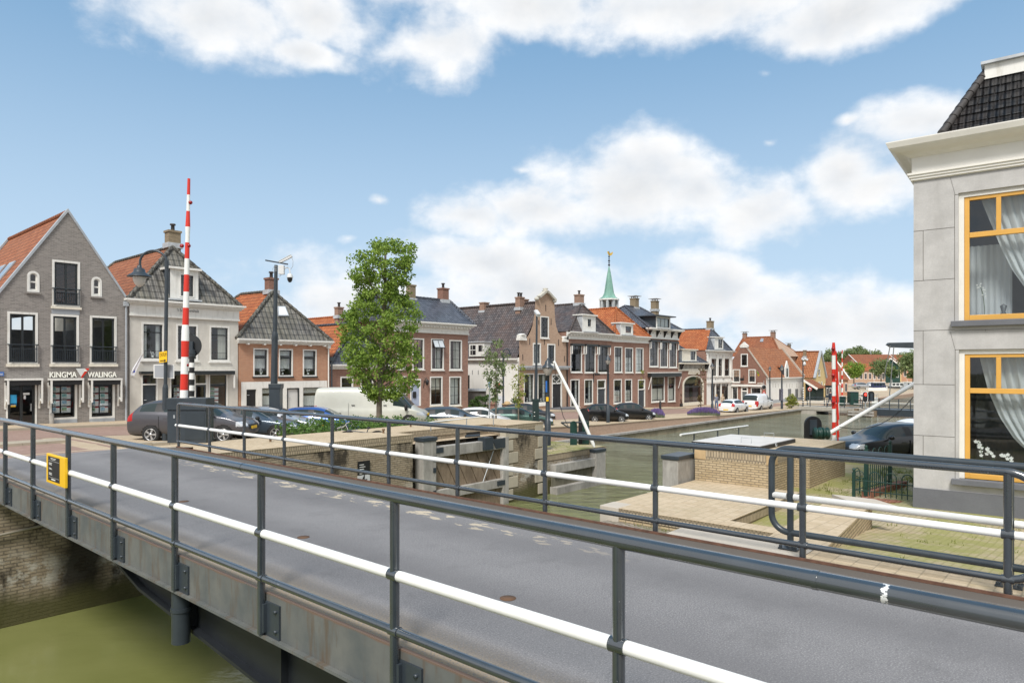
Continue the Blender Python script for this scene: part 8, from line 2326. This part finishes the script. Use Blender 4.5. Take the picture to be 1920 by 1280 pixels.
# ================================================================== SECOND BRIDGE AND THE FAR CANAL
SB = 81.6
def bt(px): return on_s(px, HY, SB).y
br2 = empty('bridge', (SB, 22, -3), 0, 'second low bridge with concrete deck and dark steel span across the canal', 'bridge')
ZD = -2.5; ta, tb_, tc_ = bt(1491), bt(1622), bt(1646)
b = MB(); b.box(SB, SB + 4.5, tb_, ta + .3, ZD - .42, ZD); b.box(SB - .06, SB, tb_, ta + .3, ZD - .30, ZD + .06); b.build('deck', CONC, br2, True)
b = MB(); b.box(SB - .05, SB + 4.6, bt(1530), ta + .4, -5, ZD - .43); b.build('abutment', CONC, br2, True)
b = MB(); b.box(SB, SB + 4.4, 6, tb_ - .05, ZD - .25, ZD); b.box(SB - .05, SB + .05, 6, tb_ - .05, ZD - .62, ZD + .05); b.build('steel_span', DARKP, br2, True)
for k, (px, dx) in enumerate(((1598, 0), (1610, .2), (1622, .1), (1634, 0), (1641, .8), (1616, 1.8))):
    b = MB(); t_ = bt(px); b.box(SB - 1.2 + dx, SB - .8 + dx, t_ - .2, t_ + .2, -5, ZD + (.1 if k % 2 else -.1)); b.build('pile', WOODB, br2, True)
for zz in (-3.05, -2.75):
    b = MB(); b.box(SB - 1.32, SB - 1.2, bt(1644), bt(1596), zz - .1, zz + .1); b.build('timber_guard', WOODG, br2, True)
for s_, t0_, t1_ in ((SB + .1, tb_ + .3, ta + .2), (SB + .1, 6, tb_ - .4), (SB + 4.2, 6, ta)):
    rl = empty('railing', (0, 0, 0)); rl.parent = br2; KIDS.setdefault(br2.name, []).append(rl)
    for tt in frange(t0_, t1_, 2.0): b = MB(); b.box(s_ - .04, s_ + .04, tt - .04, tt + .04, ZD, ZD + 1.0); b.build('post', RAILD, rl, True)
    for zz, m in ((1.0, RAILD), (.55, RAILW if t1_ > 20 else RAILD), (.2, RAILD)): b = MB(); b.tube([(s_, t0_, ZD + zz), (s_, t1_, ZD + zz)], .035, 6); b.build('rail', m, rl, True)
def cab(px0, px1, py0, py1, Y, lab):
    q = pt((px0 + px1) / 2, py1, Y); r = empty('cabinet', q, 0, lab, 'cabinet'); c = Pic(q); b = MB(); pbox(b, c, px0, px1, py0, py1, 0, .8); b.build('case', GREEN, r, True)
    b = MB(); pbox(b, c, px0 - .4, px1 + .4, py0 - .6, py0, -.05, .85); pbox(b, c, (px0 + px1) / 2 - .15, (px0 + px1) / 2 + .15, py0 + 2, py1 - 1, -.02, 0); b.build('lid', DARKP, r, True)
cab(1573.5, 1586, 744, 760, 77, 'low dark green cabinet on the second bridge by the far barrier'); cab(1595, 1610, 735, 759, 75.5, 'tall dark green cabinet on the second bridge left of the traffic light')
r, p = root_at('winch', 1634, 752, 'small black round topped winch on the second bridge right of the traffic light', 'winch', Y=75); c = Pic(p); disc_plate(c, 1629, 1639.5, 733, 752, 0, .2, BLACK, 'plate', r)
b = MB(); pbox(b, c, 1632, 1636.5, 737, 752, -.15, 0); b.build('gear_box', DARKP, r, True)
r, p = root_at('barrier', 1579, 758, 'far thin red and white barrier arm standing on the second bridge', 'barrier', Y=79, z=-2.5); c = Pic(p); k = c.k
ys = [656, 663, 671, 679, 687, 695, 703, 711, 719, 727, 735, 741, 758]
for i, (a, d) in enumerate(zip(ys, ys[1:])): b = MB(); b.tube([c.at(1579, a + .01), c.at(1579, d)], (.9 + i * .06) * k, 8); b.build('white_band' if i % 2 else 'red_band', RAILW if i % 2 else RED, r, True)
r, p = root_at('traffic_light', 1622.5, 768, 'canal traffic light with white rim showing red before the second bridge', 'traffic light', Y=70, z=-2.3); c = Pic(p); k = c.k
def cap_(px0, px1, py0, py1, d): w = (px1 - px0) / 2; m_ = (px0 + px1) / 2; return [c.at(m_ + w * math.cos(t), py0 + w - w * math.sin(t), d) for t in [math.pi * i / 8 for i in range(9)]] + [c.at(m_ + w * math.cos(t), py1 - w - w * math.sin(t), d) for t in [math.pi * (1 + i / 8) for i in range(9)]]
b = MB(); b.prism(cap_(1617.6, 1627.6, 733.5, 754, 0), F3 * .05); b.build('rim', RAILW, r, True)
b = MB(); b.prism(cap_(1618.5, 1626.7, 734.5, 753, -.08), F3 * .08); b.build('board', BLACK, r, True)
t = NT('red_signal_light'); t.bs.inputs['Emission Color'].default_value = (1, .05, .03, 1); t.bs.inputs['Emission Strength'].default_value = 2.5; REDL = t.done((.6, .02, .02), .3)
b = MB(); b.lathe([(0, -.13), (.13, -.04), (.15, .06), (0, .08)], (0, 0, 0), 12, mat=Matrix.Translation(c.at(1622.6, 739.5, -.1)) @ Matrix.Rotation(.72, 4, 'Z') @ Matrix.Rotation(rad(90), 4, 'X')); b.build('red_lamp', REDL, r, True)
b = MB(); b.tube([c.at(1622.6, 772, .05), c.at(1622.6, 753, .05)], .06, 8); b.build('post', STEEL, r, True)
# balance beam of the drawbridge with its hangers
r = empty('drawbridge_beam', pt(1712, 688, 72), 0, 'dark overhead drawbridge beam with thin hanger rods against the sky', 'drawbridge'); c = Pic(pt(1712, 688, 72))
for d in (0, 3.4):
    b = MB(); b.prism([c.at(1664, 646, d), c.at(1668, 642.3, d), c.at(1790, 640, d), c.at(1790, 655, d), c.at(1672, 651, d)], F3 * .4); b.build('beam', DARKP, r, True)
for (a, d_) in (((1669, 648), (1657, 712)), ((1676, 650), (1667, 750))):
    b = MB(); b.tube([c.at(*a), c.at(*d_, 2)], .05, 6); b.build('hanger_rod', STEEL, r, True)
for d in (.2, 3.6):
    q = c.at(1780, 648, d); b = MB(); b.box(q.x - .2, q.x + .2, q.y - .2, q.y + .2, -5, q.z + .1); b.build('tower_post', DARKP, r, True)
# quay beyond the second bridge
b = MB(); b.box(86.3, 240, 27.28, 27.9, -5, -2.72); b.build('quay_wall', BR_PALE, origin=(100, 27.3, WATER), label='far brick quay wall beyond the second bridge', cat='wall')
b = MB(); b.box(239, 241, -300, 27.2, -5, -2.70); b.build('quay_wall', BR_PALE, origin=(240, 10, WATER), label='distant quay wall closing the canal behind the moored boats', cat='wall')

def far_house(name, label, px0, px1, pye, pyr, pyb, Y, wallm, roofm, gable=False, D=9, nwin=4, chim=None):
    q0, q1 = pt(px0, pyb, Y), pt(px1, pyb, Y); k = Y / FPX; r = empty(name, q0, math.atan2(RT[1], RT[0]), label, 'house'); W = (px1 - px0) * k; ze = (pyb - pye) * k; zr = (pyb - pyr) * k
    b = MB(); b.box(0, W, 0, D, -.5, ze)
    if gable: b.prism([(0, 0, ze), (W, 0, ze), (W / 2, 0, zr)], (0, D, 0))
    b.build('wall', wallm, r)
    b = MB()
    if gable: b.prism([(-.3, -.3, ze - .1), (W / 2, -.3, zr + .15), (W / 2, -.3, zr + .35), (-.3, -.3, ze + .12)], (0, D, 0)); b.prism([(W / 2, -.3, zr + .15), (W + .3, -.3, ze - .1), (W + .3, -.3, ze + .12), (W / 2, -.3, zr + .35)], (0, D, 0))
    else: b.prism([(-.3, -.3, ze), (-.3, D + .3, ze), (-.3, D / 2, zr)], (W + .6, 0, 0))
    b.build('roof', roofm, r)
    if gable:
        for sg in (0, 1):
            b = MB(); b.bar((W * sg + (.3 if sg else -.3), -.34, ze), (W / 2, -.34, zr + .3), .06, .4); b.build('bargeboard', WHITE, r)
    else:
        for x in (-.3, W + .22): b = MB(); b.bar((x, -.3, ze + .06), (x, D / 2, zr + .06), .2, .14); b.build('bargeboard', WHITE, r)
    for i in range(nwin):
        x = W * (i + .5) / nwin; w = min(.5, W / nwin * .3); b = MB(); b.box(x - w, x + w, -.05, -.003, ze * .25, ze * .80); f = b.build('window', WHITE, r)
        b = MB(); b.box(x - w * .8, x + w * .8, -.07, -.052, ze * .29, ze * .76); b.build('pane', m_flat_dark, f)
    if chim: b = MB(); x = W * chim; b.box(x - .5, x + .5, D / 2 - .5, D / 2 + .5, zr - 1, zr + 1.2); b.build('chimney', BR_RED, r)
far_house('far_house', 'red roofed house just right of the yellow gable, behind the red barrier', 1551, 1590, 712, 678, 742, 118, BR_ORG, TL_BRN, nwin=5, chim=.1)
far_house('far_house', 'low red roofed annex with dark shop front right of the yellow gable', 1548, 1572, 722, 706, 746, 108, DARKP, TL_BRN, nwin=4, D=5)
far_house('far_house', 'row of low orange roofed houses behind the round far trees', 1586, 1660, 695, 681, 716, 205, BR_PALE, TL_ORG, nwin=9, chim=.34)
far_house('far_house', 'large barn with long dark red roof on the horizon', 1614, 1690, 686, 663.5, 712, 235, WALLY, TL_BRN, nwin=6, D=16)
far_house('far_house', 'second dark red roof continuing right of the large barn', 1690, 1760, 688, 663.5, 712, 236, BR_ORG, TL_BRN, nwin=5, D=16)
far_house('far_house', 'dark green timber house with white bargeboards and red roof', 1650, 1688, 688, 673.5, 714, 210, m_wood('green_boards', (.018, .05, .042), (.04, .08, .07)), TL_BRN, gable=True, nwin=3)
def far_tree(px, pyb, pyt, rpx, Y, mat, label, n=46, name='far_tree', dens=46):
    q = pt(px, pyb, Y); r = empty(name, q, 0, label, 'tree', None); c = Pic(q); k = c.k; H = (pyb - pyt) * k
    b = MB(); b.tube([q - Vector((0, 0, .5)), q + Vector((0, 0, H * .55))], [rpx * k * .07, rpx * k * .03], 6); b.build('trunk', BARK, r, True)
    cr = MB(); R_ = rpx * k
    for i in range(n):
        v = rv(rnd); ce = q + Vector((v.x * R_ * .85, v.y * R_ * .85, H * .66 + v.z * H * .30)); leaves(cr, ce, R_ * rnd.uniform(.2, .36), dens, R_ * .14, rnd, .8)
    cr.build('crown', mat, r, True)
far_tree(1601, 724, 677, 20, 170, LEAF, 'round dark green tree on the far quay left of the cruiser')
far_tree(1652, 724, 671, 22, 172, LEAFG, 'broad olive green tree on the far quay behind the cruiser')
far_tree(1671, 722, 684, 14, 178, LEAFD, 'small dark tree before the green timber house')
far_tree(1712, 734, 652, 30, 150, LEAFG, 'tall willow like tree beside the stone house corner', 60)
for px, t_, rr, lab in ((1556, 655, 20, 'leftmost dark tree on the horizon behind the red roofed house'), (1588, 655, 24, 'horizon tree above the low orange roofed row'), (1610, 650, 22, 'tallest horizon tree left of the large barn'), (1636, 655, 20, 'horizon tree just left of the barn gable'), (1545, 672, 10, 'small horizon tree peeping beside the yellow gable'), (1575, 668, 14, 'low horizon tree beside the far barrier')):
    far_tree(px, 700, t_, rr, 290, LEAFG, lab, 46)
# boats
def boat(px0, px1, pyw, pyt, Y, hullm, label, cabin=(.25, .8), canvas=None, yaw=0.):
    q = pt((px0 + px1) / 2, pyw, Y); q.z = WATER; k = Y / FPX; L = (px1 - px0) * k; H = (pyw - pyt) * k; r = empty('motor_boat', q, math.atan2(RT[1], RT[0]) + yaw, label, 'boat', 'boats moored in the far canal')
    W = min(3.4, L * .34); hh = H * .42; st = [(-L / 2, .72, 0), (-L * .2, .95, 0), (L * .15, 1, .03), (L * .36, .72, .1), (L * .5, .05, .22)]; b = MB(); vs = []
    for x, w, u in st: w *= W / 2; vs += [(x, -w * .75, -.3), (x, -w, hh * (1 + u)), (x, w, hh * (1 + u)), (x, w * .75, -.3)]
    fs = [(i * 4 + j, i * 4 + (j + 1) % 4, i * 4 + 4 + (j + 1) % 4, i * 4 + 4 + j) for i in range(4) for j in range(4)] + [(3, 2, 1, 0)]; b.add(vs, [f[::-1] for f in fs]); b.build('hull', hullm, r)
    c0, c1 = -L / 2 + L * cabin[0], -L / 2 + L * cabin[1]; w = W * .38
    b = MB(); b.prism([(c0, -w, hh), (c1 + .3, -w, hh), (c1, -w, H * .82), (c0, -w, H * .82)], (0, 2 * w, 0)); cb = b.build('cabin', canvas or RAILW, r)
    b = MB(); n = 4
    for i in range(n): x = c0 + (c1 - c0) * (i + .15) / n; b.box(x, x + (c1 - c0) / n * .7, -w - .03, w + .03, hh + (H * .82 - hh) * .4, H * .76)
    b.build('cabin_window', CAR_GLASS, cb); b = MB(); b.box(c0 - .15, c1 + .15, -w - .12, w + .12, H * .82, H * .86); b.build('cabin_roof', RAILW, cb)
    b = MB(); P_ = [(x, -ww_ * W / 2, hh * (1 + u) + .5) for x, ww_, u in st[2:]]; b.tube(P_, .03, 5)
    for p_ in P_: b.tube([p_, (p_[0], p_[1], p_[2] - .5)], .025, 5)
    b.build('bow_rail', CHROME, r); b = MB(); b.tube([(c0 + .4, 0, H * .86), (c0 + .3, 0, H * 1.25)], .03, 5); b.build('mast', RAILW, r)
NAVY = m_flat('navy_canvas', (.02, .03, .09), .7)
boat(1626, 1664, 737, 713, 142, RAILW, 'white motor cruiser with navy canvas cabin moored in the far canal', canvas=NAVY)
boat(1664, 1702, 733, 717, 160, m_flat('black_hull', (.015, .016, .02), .4), 'black hulled boat with long white cabin right of the white cruiser', (.15, .9))
boat(1690, 1730, 735, 717, 158, RAILW, 'white boat partly behind the stone house corner', (.2, .7))
boat(1608, 1646, 748, 729, 104, RAILW, 'white open boat with steel rails behind the canal traffic light', (.1, .5))
car('hatch', 'silver car on the far quay under the round dark tree', 1617, 150, -2.75, YR, 4.2, 1.75, 1.5, C_SILV, lv=0, group='cars on the far quay'); car('hatch', 'white car on the far quay beside the navy canvas cruiser', 1634, 152, -2.75, YR + .8, 4.2, 1.75, 1.5, C_WHITE, lv=0, group='cars on the far quay')

# ================================================================== PEOPLE
def person(px, Y, z, yaw, label, top, legs, hairc, stride=.18, arm=.1, hair_long=True, H=1.72, bend=0.):
    p = pt(px, HY, Y); r = empty('person', (p.x, p.y, z), yaw, label, 'person', None)
    J = {'pel': (0, 0, .95, .135), 'wai': (.02 + bend * .1, 0, 1.12, .125), 'che': (.03 + bend * .25, 0, 1.34, .15), 'nec': (.04 + bend * .35, 0, 1.47, .058), 'hea': (.06 + bend * .4, 0, 1.56, .085), 'top': (.06 + bend * .42, 0, 1.67, .075)}
    E = [('pel', 'wai'), ('wai', 'che'), ('che', 'nec'), ('nec', 'hea'), ('hea', 'top')]
    for sg, s in ((1, 'l'), (-1, 'r')):
        f = stride * sg
        J.update({s + 'hip': (0, sg * .09, .90, .095), s + 'kne': (f * .55 + .04, sg * .095, .50, .062), s + 'ank': (f - .03, sg * .095, .09, .042), s + 'toe': (f + .14, sg * .10, .035, .034),
                  s + 'sho': (.03 + bend * .3, sg * .185, 1.40, .062), s + 'elb': (-.02 - f * .5 + arm * .6 + bend * .3, sg * .24, 1.14, .042), s + 'wri': (.10 - f * .7 + arm * 2 + bend * .4, sg * .22, .95 + arm * .9, .030)})
        E += [('pel', s + 'hip'), (s + 'hip', s + 'kne'), (s + 'kne', s + 'ank'), (s + 'ank', s + 'toe'), ('che', s + 'sho'), (s + 'sho', s + 'elb'), (s + 'elb', s + 'wri')]
        wx, wy, wz, _ = J[s + 'wri']
        for k in range(5):
            nm = s + 'f%d' % k; ln = (.085, .095, .09, .075, .06)[k]; dy = (.018, .006, -.006, -.018, .035)[k] * sg
            J[nm] = (wx + .03 + ln * .4, wy + dy, wz - ln, .009); E.append((s + 'wri', nm))
    sc = H / 1.70; ks = list(J); me = bpy.data.meshes.new('t'); me.from_pydata([tuple(v * sc for v in J[k][:3]) for k in ks], [(ks.index(a), ks.index(b)) for a, b in E], [])
    o = bpy.data.objects.new('t', me); COL.objects.link(o); m = o.modifiers.new('s', 'SKIN'); m.use_smooth_shade = True
    for i, k in enumerate(ks): v = me.skin_vertices[0].data[i]; v.radius = (J[k][3] * sc,) * 2; v.use_root = k == 'pel'
    o.modifiers.new('u', 'SUBSURF').levels = 1
    dg = bpy.context.evaluated_depsgraph_get(); dg.update(); ev = bpy.data.meshes.new_from_object(o.evaluated_get(dg)); bpy.data.objects.remove(o)
    b = MB(); b.v = [v.co.copy() for v in ev.vertices]
    for f in ev.polygons:
        c = f.center; ay = abs(c.y); mi = 1
        if c.z < .08 * sc: mi = 3
        elif c.z < .97 * sc and ay < .17 * sc: mi = 2
        elif c.z > 1.46 * sc or (ay > .17 * sc and c.z < (1.0 + arm * .7) * sc): mi = 0
        b.f.append(list(f.vertices)); b.m.append(mi); b.sm.append(True)
    bd = b.build('body', [SKIN, top, legs, BLACK], r); hx, hz = J['hea'][0] * sc, 1.60 * sc
    b = MB(); b.lathe([(0, .10), (.07, .085), (.10, .03), (.105, -.03), (.085 if hair_long else .05, -.10), (.06 if hair_long else .0, -.22 if hair_long else -.1)], (hx - .025, 0, hz + .045), 12); b.build('hair', hairc, bd)
    b = MB(); b.lathe([(0, -.02), (.014, 0), (0, .02)], (hx + .098, 0, hz - .02), 6)
    for sg in (-1, 1): b.lathe([(0, -.01), (.012, 0), (0, .01)], (hx + .082, sg * .034, hz + .012), 6); b.lathe([(0, -.03), (.015, 0), (0, .03)], (hx, sg * .092, hz), 6)
    b.box(hx + .075, hx + .09, -.025, .025, hz - .062, hz - .055); b.build('face', m_flat_dark if False else SKIN, bd)
SKIN = m_paint('skin', (.52, .33, .24), .5, .05)
def fab(n, c): return m_paint(n, c, .8, .12)
person(1343.5, 79, -2.8, .7, 'person with long fair hair, grey top and blue jeans beside the white crossover car', fab('grey_top', (.16, .17, .21)), fab('blue_jeans', (.06, .12, .24)), fab('fair_hair', (.42, .30, .17)), .14, .16)
person(1354.5, 81.5, -2.86, -2.2, 'person in a beige jacket with blond hair standing behind the white crossover car', fab('beige_jacket', (.48, .38, .27)), fab('tan_trousers', (.38, .28, .20)), fab('blond_hair', (.50, .38, .22)), .05, .05)
person(1556, 80.5, -2.5, -1.9, 'person in dark clothes with short hair crossing the second bridge', fab('dark_jacket', (.025, .03, .045)), fab('dark_trousers', (.03, .045, .08)), fab('dark_hair', (.04, .03, .02)), .22, .12, False, 1.78, .1)
